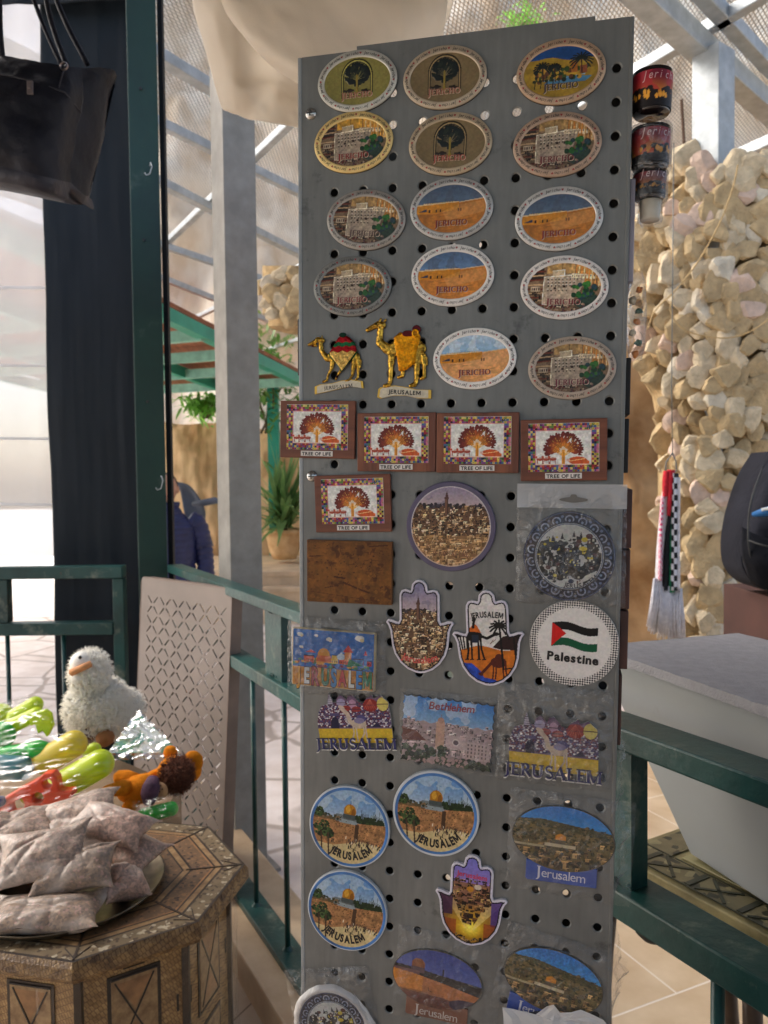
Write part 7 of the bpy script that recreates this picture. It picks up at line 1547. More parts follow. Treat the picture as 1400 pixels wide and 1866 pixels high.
# ---------------------------------------------------------------- bags of mixed crumbs on the tray
def crumb_mat(nm, seed, base=(176, 158, 148), milk=.5):
    m = bpy.data.materials.new(nm); m.use_nodes = True; N = m.node_tree.nodes; L = m.node_tree.links; b = N['Principled BSDF']
    tc = N.new('ShaderNodeTexCoord'); mp = N.new('ShaderNodeMapping'); mp.inputs['Location'].default_value = (seed, 0, 0); L.new(tc.outputs['Object'], mp.inputs[0])
    v = N.new('ShaderNodeTexVoronoi'); v.inputs['Scale'].default_value = 260; L.new(mp.outputs[0], v.inputs['Vector']); s = N.new('ShaderNodeSeparateColor'); L.new(v.outputs['Color'], s.inputs[0])
    cr = N.new('ShaderNodeValToRGB'); cr.color_ramp.interpolation = 'CONSTANT'; es = cr.color_ramp.elements
    es[0].color = (*hexc(*[int(c * .8) for c in base]), 1); es[1].position = .3; es[1].color = (*hexc(*base), 1); e = es.new(.6); e.color = (*hexc(*[min(255, int(c * 1.15)) for c in base]), 1); e = es.new(.82); e.color = (*hexc(130, 104, 86), 1); e = es.new(.93); e.color = (*hexc(168, 126, 112), 1)
    L.new(s.outputs[0], cr.inputs[0])
    n = N.new('ShaderNodeTexNoise'); n.inputs['Scale'].default_value = 9; n.inputs['Detail'].default_value = 4; n.inputs['Distortion'].default_value = .8; L.new(mp.outputs[0], n.inputs[0])
    r = N.new('ShaderNodeValToRGB'); r.color_ramp.elements[0].position = .45; r.color_ramp.elements[1].position = .7; r.color_ramp.elements[0].color = (.18, .18, .18, 1); r.color_ramp.elements[1].color = (.82, .82, .82, 1); L.new(n.outputs[0], r.inputs[0])
    mx = N.new('ShaderNodeMix'); mx.data_type = 'RGBA'; L.new(r.outputs[0], mx.inputs[0]); L.new(cr.outputs[0], mx.inputs[6]); mx.inputs[7].default_value = (*hexc(208, 196, 184), 1); L.new(mx.outputs[2], b.inputs['Base Color'])
    b.inputs['Roughness'].default_value = .5; b.inputs['Specular IOR Level'].default_value = .35; b.inputs['Coat Weight'].default_value = .25; b.inputs['Coat Roughness'].default_value = .22
    n2 = N.new('ShaderNodeTexNoise'); n2.inputs['Scale'].default_value = 45; n2.inputs['Detail'].default_value = 6; n2.inputs['Distortion'].default_value = 1.5; L.new(mp.outputs[0], n2.inputs[0])
    bp = N.new('ShaderNodeBump'); bp.inputs['Strength'].default_value = .3; bp.inputs['Distance'].default_value = .002; L.new(n2.outputs[0], bp.inputs['Height']); L.new(bp.outputs[0], b.inputs['Normal']); MATS[nm] = m; return m
CB = [crumb_mat('crumb_bag_%d' % k, k * 3.1, b) for k, b in enumerate(((150, 124, 104), (128, 102, 78), (160, 124, 106)))]
M_bagfilm = film_mat('bag_film', op=.035, gl=.3, rough=.25, bscale=9, milk=.17, bump=.3, fk=.2)
def crumbbag(px, py, z, L_, W_, T_, yaw, tilt, roll, seed, label, m):
    L_ *= .98; W_ *= .98; T_ *= 1.25; c = atZ(px - 8, py - 8, z); M = Matrix.Rotation(radians(yaw), 3, 'Z') @ Matrix.Rotation(radians(tilt), 3, 'X') @ Matrix.Rotation(radians(roll), 3, 'Y')
    root = empty('crumb_bag', c, label, 'bag', 'plastic bags of crumbs heaped on the tray')
    def shell():
        n = 64; mb = MB(); rr = random.Random(seed); fo = [(rr.uniform(-.7, .7), rr.uniform(-.7, .7), rr.uniform(0, 3.14), rr.uniform(.05, .10)) for _ in range(5)]
        for sg in (1, -1):
            P = []
            for i in range(n + 1):
                row = []
                for j in range(n + 1):
                    u, v = j / n * 2 - 1, i / n * 2 - 1; e = max(0, (1 - abs(u) ** 2.2) * (1 - abs(v) ** 2.2)) ** .55
                    lump = 1 + .20 * fbm(u * 1.1 + seed, v * 1.1, seed, 2); z_ = sg * T_ / 2 * e * lump
                    for (cu, cv_, an, dp) in fo:
                        t = (u - cu) * cos(an) + (v - cv_) * sin(an); q = -(u - cu) * sin(an) + (v - cv_) * cos(an); z_ -= sg * T_ * dp * math.exp(-abs(t) * 11) * math.exp(-q * q * 1.4) * min(1, e * 2)
                    z_ += .014 * fbm(u * 1.3, v * 1.3, seed + 5, 2) * (1 - e) + sg * .0012 * fbm(u * 5 + seed, v * 4, 8, 3)
                    pu, pv = 1 - .10 * (1 - v * v) * abs(u), 1 - .12 * (1 - u * u) * abs(v)
                    row.append(M @ Vector((u * L_ / 2 * (1 + .06 * abs(v) ** 4) * pu, v * W_ / 2 * (1 + .08 * abs(u) ** 4) * pv, z_)) + c)
                P.append(row)
            mb.sheet(P if sg > 0 else [r[::-1] for r in P])
        return mb
    shell().build('filled_pouch', m, root, smooth=True)
    return root
# lower layer
crumbbag(92, 1672, .675, .20, .10, .040, 4, 8, -2, 3, 'flat dark bag lying lowest at the front of the tray', CB[1])
crumbbag(235, 1615, .682, .08, .085, .05, 30, 12, 6, 5, 'small upright bag squeezed at the right end of the heap', CB[2])
crumbbag(-30, 1600, .690, .16, .14, .05, 70, 5, 5, 9, 'bag at the left frame edge under the others', CB[0])
crumbbag(60, 1560, .700, .18, .13, .05, 15, 0, 0, 15, 'bag buried in the middle of the heap', CB[0])
crumbbag(228, 1548, .715, .17, .10, .045, -24, 10, 14, 7, 'pinkish bag drooping over the right side of the heap', CB[2])
crumbbag(145, 1590, .722, .145, .090, .045, 10, 34, -6, 11, 'brown grained bag at the front centre of the heap', CB[1])
crumbbag(85, 1565, .742, .165, .105, .045, 14, 40, -10, 13, 'pale crumpled bag at the front left of the heap', CB[0])
crumbbag(30, 1520, .735, .18, .12, .05, 10, 10, -4, 17, 'pale bag at the back left of the heap', CB[0])
crumbbag(152, 1494, .750, .155, .115, .05, 20, 16, -12, 19, 'white wrinkled bag on the very top of the heap', CB[0])
crumbbag(212, 1510, .755, .16, .085, .042, -16, 18, 8, 23, 'grainy pink bag on top at the right', CB[2])

# ================================================================== TOY DISPLAY
dsp = MB(); dsp.prism([(-2.1, 1.76), (-.56, 1.76), (-.56, 2.06), (-.98, 2.42), (-2.1, 2.46)], 0, .59)
tag(dsp.build('display_box', mat('kraft_board', hexc(140, 116, 88), .8, 0, .1, 6), org=(-1.3, 2.1, 0)), 'low board box behind the inlaid table carrying the toys', 'box')
ZD = .59
# fluffy lamb-like duck toy
duck = empty('plush_toy', P3(185, 1345, 2.28), 'fluffy white plush bird with an orange beak sitting by the railing', 'plush toy')
M_fluff = mat('white_fluff', hexc(252, 250, 244), .95, 0, .03, 60, .0, 220, spec=.05, trans=.45)
def blob(mb, px, py, Y, rx, ry, rz, n=3, amp=.1, fr=6, tilt=0):
    bm = bmesh.new(); bmesh.ops.create_icosphere(bm, subdivisions=n, radius=1); c = Vector(P3(px, py, Y)); M = Matrix.Rotation(radians(tilt), 3, 'Y'); vs = []
    for v in bm.verts: p = v.co * (1 + amp * mnoise.noise(v.co * fr)); vs.append(c + M @ Vector((p.x * rx, p.y * ry, p.z * rz)))
    mb.add(vs, [tuple(x.index for x in f.verts) for f in bm.faces]); bm.free()
def curls(px, py, Y, rx, ry, rz, n, s, seed, tilt=0):
    mb = MB(); blob(mb, px, py, Y, rx * .93, ry * .93, rz * .93, 3, .08, 5, tilt); rr = random.Random(seed); c = Vector(P3(px, py, Y)); M = Matrix.Rotation(radians(tilt), 3, 'Y')
    for k in range(n):
        d = Vector((rr.gauss(0, 1), rr.gauss(0, 1), rr.gauss(0, 1))).normalized(); p = c + M @ Vector((d.x * rx, d.y * ry, d.z * rz)); q = [p]
        if s > .009:
            rock(mb, p, s * rr.uniform(.55, .9), k, 1, R=Matrix.Identity(3)); continue
        dd = (M @ d)
        for i in range(3): dd = (dd + Vector((rr.gauss(0, .7), rr.gauss(0, .7), rr.gauss(-.1, .7)))).normalized(); q.append(q[-1] + dd * s)
        mb.tube(q, [s * .42, s * .38, s * .28, s * .1], 4, cap=False)
    return mb
curls(178, 1290, 2.24, .088, .09, .088, 900, .0125, 3, 10).build('body', M_fluff, duck, smooth=True)
curls(222, 1300, 2.30, .055, .07, .07, 500, .0125, 8, 20).build('body_rear', M_fluff, duck, smooth=True)
curls(164, 1226, 2.20, .052, .055, .062, 450, .010, 4).build('head_wool', M_fluff, duck, smooth=True)
def fuzz(px, py, Y, rx, ry, rz, n, seed, tilt=0):
    mb = MB(); rr = random.Random(seed); c = Vector(P3(px, py, Y)); M = Matrix.Rotation(radians(tilt), 3, 'Y')
    for k in range(n):
        d = Vector((rr.gauss(0, 1), rr.gauss(0, 1), rr.gauss(0, 1))).normalized(); p = c + M @ Vector((d.x * rx, d.y * ry, d.z * rz)) * 1.02; dd = M @ d; q = [p]
        for i in range(3): dd = (dd + Vector((rr.gauss(0, .5), rr.gauss(0, .5), rr.gauss(-.1, .5)))).normalized(); q.append(q[-1] + dd * .0055)
        mb.tube(q, [.0011, .0009, .0007, .0003], 3, cap=False)
    return mb
fuzz(178, 1290, 2.24, .090, .092, .090, 2600, 31, 10).build('fibres', M_fluff, duck); fuzz(222, 1300, 2.30, .057, .072, .072, 1200, 32, 20).build('fibres', M_fluff, duck); fuzz(164, 1226, 2.20, .054, .057, .064, 1100, 33).build('fibres', M_fluff, duck)
mb = MB(); blob(mb, 148, 1208, 2.17, .030, .034, .032, 3, .02); blob(mb, 148, 1232, 2.17, .030, .034, .026, 3, .02); mb.build('face', mat('white_felt', hexc(232, 228, 218), .9), duck, smooth=True)
mb = MB(); a_, b_ = Vector(P3(165, 1210, 2.13)), Vector(P3(130, 1226, 2.13)); mb.tube([a_ + (a_ - b_) * .05, a_, (a_ + b_) / 2 + Vector((0, 0, .0)), b_, b_ - (a_ - b_) * .08], [.004, .0095, .0095, .0105, .005], 14); mb.build('beak', mat('orange_felt', hexc(200, 140, 92), .85, 0, .1, 60), duck, smooth=True)
mb = MB(); blob(mb, 146, 1198, 2.134, .0055, .004, .0055, 2, 0); mb.build('eye', mat('black_bead', (.008, .008, .008), .15), duck, smooth=True)
mb = MB(); blob(mb, 192, 1345, 2.17, .026, .03, .024, 3, .05); mb.build('foot', mat('brown_felt', hexc(150, 100, 60), .9, 0, .15, 30), duck, smooth=True)
mb = MB(); blob(mb, 164, 1335, 2.19, .024, .03, .03, 3, .05); mb.build('foot', mat('brown_felt_dark', hexc(104, 68, 44), .9, 0, .15, 30), duck, smooth=True)
# orange plush doll lying on its back
doll = empty('plush_toy', P3(260, 1478, 1.9), 'orange plush monkey with a brown mane and purple scarf lying on its back', 'plush toy')
M_or = mat('orange_plush', hexc(222, 132, 30), .9, 0, .15, 30, .4, 260, spec=.1)
def sk(pts, rs, m, nm): mb = MB(); mb.tube([Vector(P3(*p)) for p in pts], [r for r in rs], 16); return mb.build(nm, m, doll, smooth=True)
sk([(218, 1452, 1.84), (228, 1446, 1.84), (246, 1440, 1.84), (268, 1436, 1.85), (284, 1434, 1.86)], [.010, .026, .034, .036, .026], M_or, 'body')
sk([(166, 1452, 1.76), (176, 1449, 1.76), (196, 1441, 1.77), (222, 1436, 1.80), (236, 1434, 1.84)], [.004, .0095, .013, .019, .018], M_or, 'leg')
sk([(224, 1478, 1.80), (232, 1474, 1.80), (244, 1462, 1.82), (252, 1450, 1.83)], [.007, .016, .017, .016], M_or, 'leg')
sk([(210, 1418, 1.92), (216, 1417, 1.92), (232, 1418, 1.92), (252, 1424, 1.90)], [.012, .018, .020, .018], M_or, 'arm')
sk([(262, 1424, 1.88), (282, 1412, 1.90), (300, 1404, 1.92)], [.014, .013, .012], M_or, 'arm')
sk([(272, 1458, 1.82), (273, 1446, 1.805), (276, 1434, 1.80), (279, 1420, 1.82)], [.016, .021, .021, .014], mat('purple_scarf', hexc(84, 54, 76), .85, 0, .2, 50, .3, 200), 'scarf')
mb = MB(); blob(mb, 316, 1408, 1.90, .040, .04, .042, 3, .04); mb.build('head', M_or, doll, smooth=True)
mb = MB(); blob(mb, 291, 1442, 1.82, .020, .014, .022, 3, .02); mb.build('muzzle', mat('tan_felt', hexc(178, 136, 96), .9, 0, .1, 40), doll, smooth=True)
mb = curls(322, 1412, 1.88, .033, .036, .036, 500, .0095, 12); mb.build('mane', mat('brown_fur', hexc(104, 60, 40), .95, 0, .2, 80), doll, smooth=True); fuzz(322, 1412, 1.88, .035, .038, .038, 1300, 44).build('mane_fibres', mat('brown_fur', 0), doll)
mb = MB()
for dx, dy in ((-3, -3), (2, -8), (0, 3), (5, -2)): blob(mb, 291 + dx, 1440 + dy, 1.806, .0018, .0014, .0018, 2, 0)
mb.build('freckle', mat('black_bead', 0), doll)
for (px, py) in ((311, 1372), (352, 1388)):
    mb = MB(); blob(mb, px, py, 1.92, .018 if px < 340 else .026, .012, .019 if px < 340 else .028, 3, .05); mb.build('ear', M_or, doll, smooth=True)
mb = MB(); blob(mb, 352, 1402, 1.93, .022, .02, .03, 3, .05); mb.build('paw', M_or, doll, smooth=True)

# water guns
M_y = mat('lime_plastic', hexc(206, 226, 40), .3, 0, .05, 5, trans=.3); M_g = mat('green_plastic', hexc(44, 190, 66), .3, 0, .05, 5, trans=.25); M_o = mat('orange_plastic', hexc(236, 84, 44), .3, 0, .05, 5, trans=.15); M_b = mat('blue_plastic', hexc(60, 130, 140), .3, 0, .05, 5, trans=.2); M_yl = mat('yellow_plastic', hexc(226, 204, 60), .35, 0, .05, 5, trans=.25); M_bl = mat('deep_blue_plastic', hexc(24, 44, 110), .3)
M_filmT = film_mat('toy_film', op=.015, gl=.3, rough=.16, bscale=5, bump=.2, fk=.12)
def caps(p, q, r, n=10):
    """points and radii of a capsule between two pixel/depth points"""
    P0, P1 = Vector(P3(*p)), Vector(P3(*q)); d = (P1 - P0).normalized(); pts, rs = [], []
    for k in range(7): t = k / 6 * pi / 2; pts.append(P0 - d * r * cos(t)); rs.append(max(.0004, r * sin(t)))
    for k in range(7): t = k / 6 * pi / 2; pts.append(P1 + d * r * sin(t)); rs.append(max(.0004, r * cos(t)))
    return pts, rs
def toy(label, caps_, plates, c, film=None):
    r = empty('water_gun', P3(*c), label, 'toy', 'toy water guns packed in clear film')
    for nm, m, p, q, rad in caps_: mb = MB(); pts, rs = caps(p, q, rad); mb.tube(pts, rs, 24, cap=False); mb.build(nm, m, r, smooth=True)
    for nm, m, out, hol, Y, th in plates:
        V, E_ = [], []
        for lp in [out] + hol:
            b = len(V); V += [Vector(lp[i]) for i in range(len(lp))]; E_ += [(b + i, b + (i + 1) % len(lp)) for i in range(len(lp))]
        vo, eo, fo, *_q2 = delaunay_2d_cdt(V, E_, [], 1, 1e-6)
        def ip(pt, lp):
            q = False; j = len(lp) - 1
            for i in range(len(lp)):
                if (lp[i][1] > pt[1]) != (lp[j][1] > pt[1]) and pt[0] < (lp[j][0] - lp[i][0]) * (pt[1] - lp[i][1]) / (lp[j][1] - lp[i][1]) + lp[i][0]: q = not q
                j = i
            return q
        F_ = [f for f in fo if not any(ip((sum(vo[i].x for i in f) / len(f), sum(vo[i].y for i in f) / len(f)), h) for h in hol)]
        mb = MB(); mb.add([P3(v.x, v.y, Y) for v in vo], F_); o = mb.build(nm, m, r); md = o.modifiers.new('s', 'SOLIDIFY'); md.thickness = th; md.offset = 0; bv = o.modifiers.new('b', 'BEVEL'); bv.width = .004; bv.segments = 3; bv.limit_method = 'ANGLE'; bv.angle_limit = radians(50)
    if film:
        (x0, y0), (x1, y1), (x2, y2), (x3, y3), Y, sd = film; P = []
        for i in range(41):
            row = []
            for j in range(41):
                u, v = j / 40, i / 40; x = lerp(lerp(x0, x1, u), lerp(x3, x2, u), v); y = lerp(lerp(y0, y1, u), lerp(y3, y2, u), v); e = (4 * u * (1 - u) * 4 * v * (1 - v)) ** .35
                row.append(P3(x + 4 * fbm(u * 4, v * 4, sd, 2), y + 3 * fbm(u * 5, v * 3, sd + 3, 2), Y - .06 * e - .022 * abs(fbm(u * 2.5 + v * 2, v * 7 - u * 2, sd, 3)) + .02))
            P.append(row)
        mb = MB(); mb.sheet(P); mb.build('film', M_filmT, r, smooth=True)
    return r
def circ(cx, cy, r, n=18): return [(cx + r * cos(2 * pi * k / n), cy + r * sin(2 * pi * k / n)) for k in range(n)]
toy('lime water gun tank at the back left, partly out of frame', [('tank', M_y, (-20, 1308, 2.10), (2, 1302, 2.10), .030), ('tank', M_y, (28, 1306, 2.06), (64, 1284, 2.06), .022)], [], (20, 1340, 2.1), ((-20, 1290), (60, 1262), (95, 1300), (10, 1345), 2.04, 2))
toy('lime and green water gun with a fan of lime fins in clear film', [('tank', M_y, (-10, 1338, 1.99), (66, 1302, 1.98), .019), ('body', M_g, (-20, 1352, 1.96), (4, 1340, 1.96), .034), ('body', M_g, (-10, 1378, 1.92), (64, 1366, 1.91), .020), ('muzzle', M_g, (68, 1366, 1.90), (76, 1368, 1.90), .024)],
    [('fins', M_y, [(70, 1296), (84, 1292), (94, 1300), (98, 1322), (88, 1342), (80, 1330), (72, 1336), (66, 1318), (58, 1322), (56, 1306)], [], 1.95, .02)], (40, 1390, 1.95), ((-20, 1320), (95, 1285), (158, 1372), (-20, 1415), 1.93, 5))
toy('yellow water gun with a round blue tank under clear film', [('tank', M_yl, (84, 1386, 1.90), (134, 1356, 1.90), .034), ('blue_tank', M_b, (-16, 1398, 1.87), (38, 1400, 1.87), .030), ('tip', M_y, (164, 1372, 1.96), (172, 1366, 1.96), .018)], [], (60, 1430, 1.9), ((-20, 1352), (170, 1330), (192, 1404), (-20, 1440), 1.84, 9))
fr_out = [(-14, 1468), (10, 1452), (40, 1434), (70, 1418), (84, 1406), (100, 1404), (108, 1414), (112, 1436), (122, 1438), (136, 1436), (138, 1446), (120, 1460), (110, 1474), (96, 1486), (78, 1494), (62, 1504), (40, 1496), (10, 1506), (-14, 1500)]
toy('lime water gun with a red orange frame in front of the plush bird', [('tank', M_y, (110, 1434, 1.80), (182, 1392, 1.80), .034), ('tank_inner', M_y, (54, 1448, 1.765), (66, 1440, 1.765), .022), ('muzzle', M_bl, (-8, 1464, 1.73), (2, 1460, 1.73), .012), ('handle_tip', M_bl, (34, 1488, 1.73), (36, 1487, 1.73), .008)],
    [('frame', M_o, fr_out, [circ(91, 1424, 8), [(22, 1462), (44, 1450), (50, 1462), (46, 1474), (26, 1478)], circ(74, 1450, 10), [(60, 1478), (84, 1466), (92, 1472), (70, 1488)]], 1.745, .03)], (80, 1500, 1.76), ((-20, 1400), (205, 1366), (210, 1440), (0, 1520), 1.73, 12))
toy('small orange bottle toy with a blue cap at the left edge above the bags', [('tank', M_o, (-12, 1502, 1.64), (26, 1498, 1.64), .020), ('cap', M_bl, (36, 1486, 1.64), (38, 1485, 1.64), .008)], [], (0, 1525, 1.66), ((-20, 1478), (50, 1474), (60, 1528), (-20, 1536), 1.61, 15))
toy('green toy gun barrel sticking out below the orange plush toy', [('barrel', M_g, (262, 1486, 1.80), (312, 1474, 1.80), .017)], [], (290, 1500, 1.8), ((240, 1460), (326, 1444), (330, 1494), (240, 1500), 1.77, 18))
# silvery triangular film pack
r = empty('plastic_pack', P3(260, 1400, 1.98), 'shiny triangular clear pack with green print between the two plush toys', 'pack')
P = []
for i in range(41):
    row = []
    for j in range(41):
        u, v = j / 40, i / 40; xl, yl = lerp(252, 190, v), lerp(1293, 1372, v); xr_, yr_ = lerp(252, 338, v), lerp(1293, 1368, v); x = lerp(xl, xr_, u); y = lerp(yl, yr_, u) + 14 * v * v
        row.append(P3(x, y + 0, 2.06 - .10 * v - .03 * abs(fbm(u * 4 * v + 1, v * 5, 3, 4))))
    P.append(row)
mb = MB(); mb.sheet(P); mb.build('film', film_mat('shiny_pack_film', op=.22, gl=.4, rough=.15, bscale=14, milk=.10, bump=.5, fk=.4), r, smooth=True)
mb = MB(); mb.sheet([[P3(lerp(lerp(250, 196, v), lerp(254, 330, v), u), lerp(1300, 1372, v), 2.10 - .09 * v) for u in np.linspace(0, 1, 8)] for v in np.linspace(0, 1, 8)])
mb.build('card', mat('green_white_card', hexc(206, 214, 206), .4, 0, .1, 16, col2=hexc(70, 150, 120), thr=(.48, .52)), r)
r = empty('snack_wrapper', P3(25, 1530, 1.6), 'blue and white printed snack wrapper at the left edge above the bags', 'wrapper')
mb = MB(); mb.sheet([[P3(lerp(-20, 48, u), lerp(1532, 1518, u) + lerp(-14, 14, v), 1.6 + .01 * fbm(u * 3, v * 3, 2)) for u in np.linspace(0, 1, 12)] for v in np.linspace(0, 1, 6)]); mb.build('film', mat('blue_white_print', hexc(206, 220, 226), .3, 0, .1, 30, col2=hexc(50, 120, 180), thr=(.46, .52)), r, smooth=True)

# ================================================================== RIGHT SIDE: WHITE TUB WITH GREY TOP ON INLAID CONSOLE
zt = 1.13
A_, B_, C_, D_ = atZ(1146, 1200, zt), atZ(1470, 1312, zt), atZ(1520, 1218, zt), atZ(1146, 1148, zt)
tub = empty('white_bin', (A_ + B_) / 2 - Vector((0, 0, .32)), 'white tapering bin with a grey felt covered top behind the right hand rails', 'bin')
a_ = (B_ - A_).normalized(); n_ = Vector((-a_.y, a_.x, 0)); n_ = n_ if n_.y > 0 else -n_
Wt = .30; L0 = A_ - a_ * .10; L1b = B_ + a_ * .25
mb = MB(); th = .014
q = [L0, L1b, L1b + n_ * Wt, L0 + n_ * Wt]; nq = 40; P = []
rowsT = []
for i in range(13):
    v = i / 12; rowsT.append([lerp(q[0], q[1], u) + n_ * Wt * v + Vector((0, 0, .0015 * fbm(u * 30, v * 8, 0, 3))) for u in np.linspace(0, 1, nq)])
mb.sheet(rowsT); f_ = [v + Vector((0, 0, -th)) for v in rowsT[0]]; mb.sheet([f_, rowsT[0]]); mb.sheet([rowsT[-1], [v + Vector((0, 0, -th)) for v in rowsT[-1]]])
mb.add([q[0], q[3], q[3] + Vector((0, 0, -th)), q[0] + Vector((0, 0, -th))], [(0, 1, 2, 3)]); mb.add([f_[0], f_[-1], rowsT[-1][-1] + Vector((0, 0, -th)), rowsT[-1][0] + Vector((0, 0, -th))], [(0, 1, 2, 3)])
felt = mat('grey_felt', hexc(156, 154, 156), .95, 0, .05, 60, .35, 320, spec=.05, detail=8); mb.build('felt_top', felt, tub, smooth=False, bevel=.004)
zb = .82; bl = atZ(1258, 1556, zb); br = bl + a_ * .9; t0 = L0 + n_ * .01 + Vector((0, 0, -th)); t1 = L1b + n_ * .01 + Vector((0, 0, -th))
bw = .16; mb = MB(); V8 = [t0, t1, t1 + n_ * (Wt - .02), t0 + n_ * (Wt - .02), bl, br, br + n_ * bw, bl + n_ * bw]
mb.add(V8, [(0, 4, 5, 1), (1, 5, 6, 2), (2, 6, 7, 3), (3, 7, 4, 0), (4, 7, 6, 5)]); mb.build('body', wear(mat('white_enamel_panel', hexc(166, 169, 168), .4, 0, .04, 3), hexc(150, 146, 138), 12, .62, .8), tub, bevel=.003)
# console table with inlay border
zc = .81; ct = empty('inlaid_console', atZ(1330, 1640, zc) - Vector((0, 0, zc)), 'greenish inlaid console table carrying the white bin', 'table')
F0 = atZ(1140, 1566, zc); F1 = atZ(1400, 1706, zc); ad_ = (F1 - F0).normalized(); nn_ = Vector((-ad_.y, ad_.x, 0)); nn_ = nn_ if nn_.y > 0 else -nn_
G0 = F0 - ad_ * .03; LX, WX = 1.2, .36
def cpt(u, v, z=0): return G0 + ad_ * u + nn_ * v + Vector((0, 0, z))
def slab(u0, u1, v0, v1, z0, z1_, m, nm, par): mb = MB(); vs = [cpt(u, v, z) for z in (z0, z1_) for u, v in ((u0, v0), (u1, v0), (u1, v1), (u0, v1))]; mb.add(vs, [(3, 2, 1, 0), (4, 5, 6, 7), (0, 1, 5, 4), (1, 2, 6, 5), (2, 3, 7, 6), (3, 0, 4, 7)]); return mb.build(nm, m, par, bevel=.002)
gold = mat('brass_green_edge', hexc(150, 140, 100), .4, .2, .2, 20); tp_ = slab(0, LX, 0, WX, -.045, 0, gold, 'top', ct)
fieldm = mat('olive_field', hexc(172, 164, 120), .45, 0, .12, 10); slab(.075, LX - .075, .075, WX - .075, .001, .003, fieldm, 'field', ct)
bmz = mosaic('border_mosaic', hexc(140, 130, 96), hexc(74, 72, 56), hexc(176, 166, 124), 70)
for (u0, u1, v0, v1) in ((.012, LX - .012, .012, .062), (.012, LX - .012, WX - .062, WX - .012), (.012, .062, .063, WX - .063), (LX - .062, LX - .012, .063, WX - .063)): slab(u0, u1, v0, v1, .001, .0025, bmz, 'border_inlay', ct)
mb = MB(); k = 0; u = .06
while u < LX - .1:
    for (s0_, s1_) in ((0, .05), (.05, 0)): mb.bar(cpt(u, .014 + s0_ * .9, .0036), cpt(u + .05, .014 + s1_ * .9, .0036), .005, .0012)
    mb.bar(cpt(u - .012, .014, .0034), cpt(u - .012, .06, .0034), .009, .0010); u += .085
for v in (.010, .064): mb.bar(cpt(.01, v, .0034), cpt(LX - .01, v, .0034), .0025, .001)
mb.build('lattice_inlay', mat('black_green_inlay', hexc(58, 60, 46), .4), ct)
for (u, v) in ((-.0, .0), (LX - .06, .05), (-.0, WX - .05), (LX - .06, WX - .05)):
    b0 = cpt(u, v, -.045); pts = [b0, b0 + Vector((0, 0, -.2)) - nn_ * .02, b0 + Vector((0, 0, -.45)) + nn_ * .0, b0 + Vector((0, 0, -.70)) - nn_ * .03, Vector((b0.x, b0.y, -.015)) - nn_ * .05]; mb = MB(); mb.tube([Vector(p) for p in cr_(pts, 14)], .014, 10); mb.build('leg', mat('dark_bent_wood', hexc(70, 52, 38), .45, 0, .2, 20), ct, smooth=True)
lp = [atY(1345, 1745, 1.02), atY(1362, 1800, 1.01), atY(1372, 1870, 1.0), atY(1374, 2100, 1.0)]
r = empty('bentwood_stool', (lp[-1].x + .12, 1.25, -.02), 'bentwood stool below the console, its curved dark leg showing through the rails', 'stool')
for k in range(3):
    off = (Vector((0, 0, 0)), Vector((.22, .18, 0)), Vector((.24, -.12, 0)))[k]; mb = MB(); pts = [p + off for p in lp[:3]] + [Vector((lp[3].x, lp[3].y, -.015)) + off]; mb.tube([Vector(p) for p in cr_([lp[0] + off * .6 + Vector((0, 0, .03))] + pts, 16)], .013, 10); mb.build('leg', mat('dark_bent_wood', 0), r, smooth=True)
mb = MB(); mb.lathe([(0, 0), (.15, 0), (.155, .012), (.15, .02), (0, .02)], 32, Vector((lp[0].x + .11, 1.07, lp[0].z + .02))); mb.build('seat', mat('dark_bent_wood', 0), r, smooth=True)
r = ct
mb = MB(); c_ = atY(1190, 1680, 1.14); c_.z = .735; mb.lathe([(0, -.028), (.016, -.026), (.026, -.016), (.028, 0), (.024, .014), (0, .016)], 24, c_); mb.build('rubber_foot', mat('black_rubber', hexc(60, 56, 50), .6), r, smooth=True)
mb = MB(); mb.tube([c_ + Vector((0, 0, .012)), c_ + Vector((0, 0, .03))], .006, 8); mb.build('foot_stem', M_galv, r)

# ================================================================== SCARVES ON A WIRE
sc = empty('scarf_bundle', P3(1222, 1150, 3.2), 'bundle of red, white, black and green knitted scarves with white fringes on a wire', 'scarf')
Ys = 3.2; mb = MB(); mb.tube([P3(1228, 260, Ys + .02), P3(1226, 500, Ys), P3(1224, 700, Ys), P3(1226, 830, Ys)], .0022, 6); mb.tube([P3(1226, 825, Ys), P3(1214, 842, Ys), P3(1213, 860, Ys), P3(1222, 866, Ys), P3(1233, 858, Ys), P3(1232, 842, Ys), P3(1226, 825, Ys)], .003, 6); mb.build('wire', mat('grey_wire', hexc(110, 112, 108), .4, .5), sc, smooth=True)
def scarf(pts, ws, m, nm, dY=0, n=30, fr=None):
    P = []; C_ = cr_([(x, y, w_) for (x, y), w_ in zip(pts, ws)], n)
    for i, (x, y, w_) in enumerate(C_): P.append([P3(x + w_ * (j / 6 - .5), y, Ys + dY - .018 * sin(pi * j / 6) + .004 * fbm(i * .2, j, dY * 50)) for j in range(7)])
    mb = MB(); mb.sheet(P); return mb.build(nm, m, sc, smooth=True, solid=.006)
knit = dict(rough=.95, metal=0, var=.1, scale=60, bump=.3, bscale=200)
m_red = mat('red_knit', hexc(196, 34, 48), **knit); m_wh = mat('white_knit', hexc(244, 242, 246), trans=.3, **knit); m_bk = mat('black_knit', hexc(26, 28, 32), **knit); m_gn = mat('green_knit', hexc(20, 120, 80), **knit)
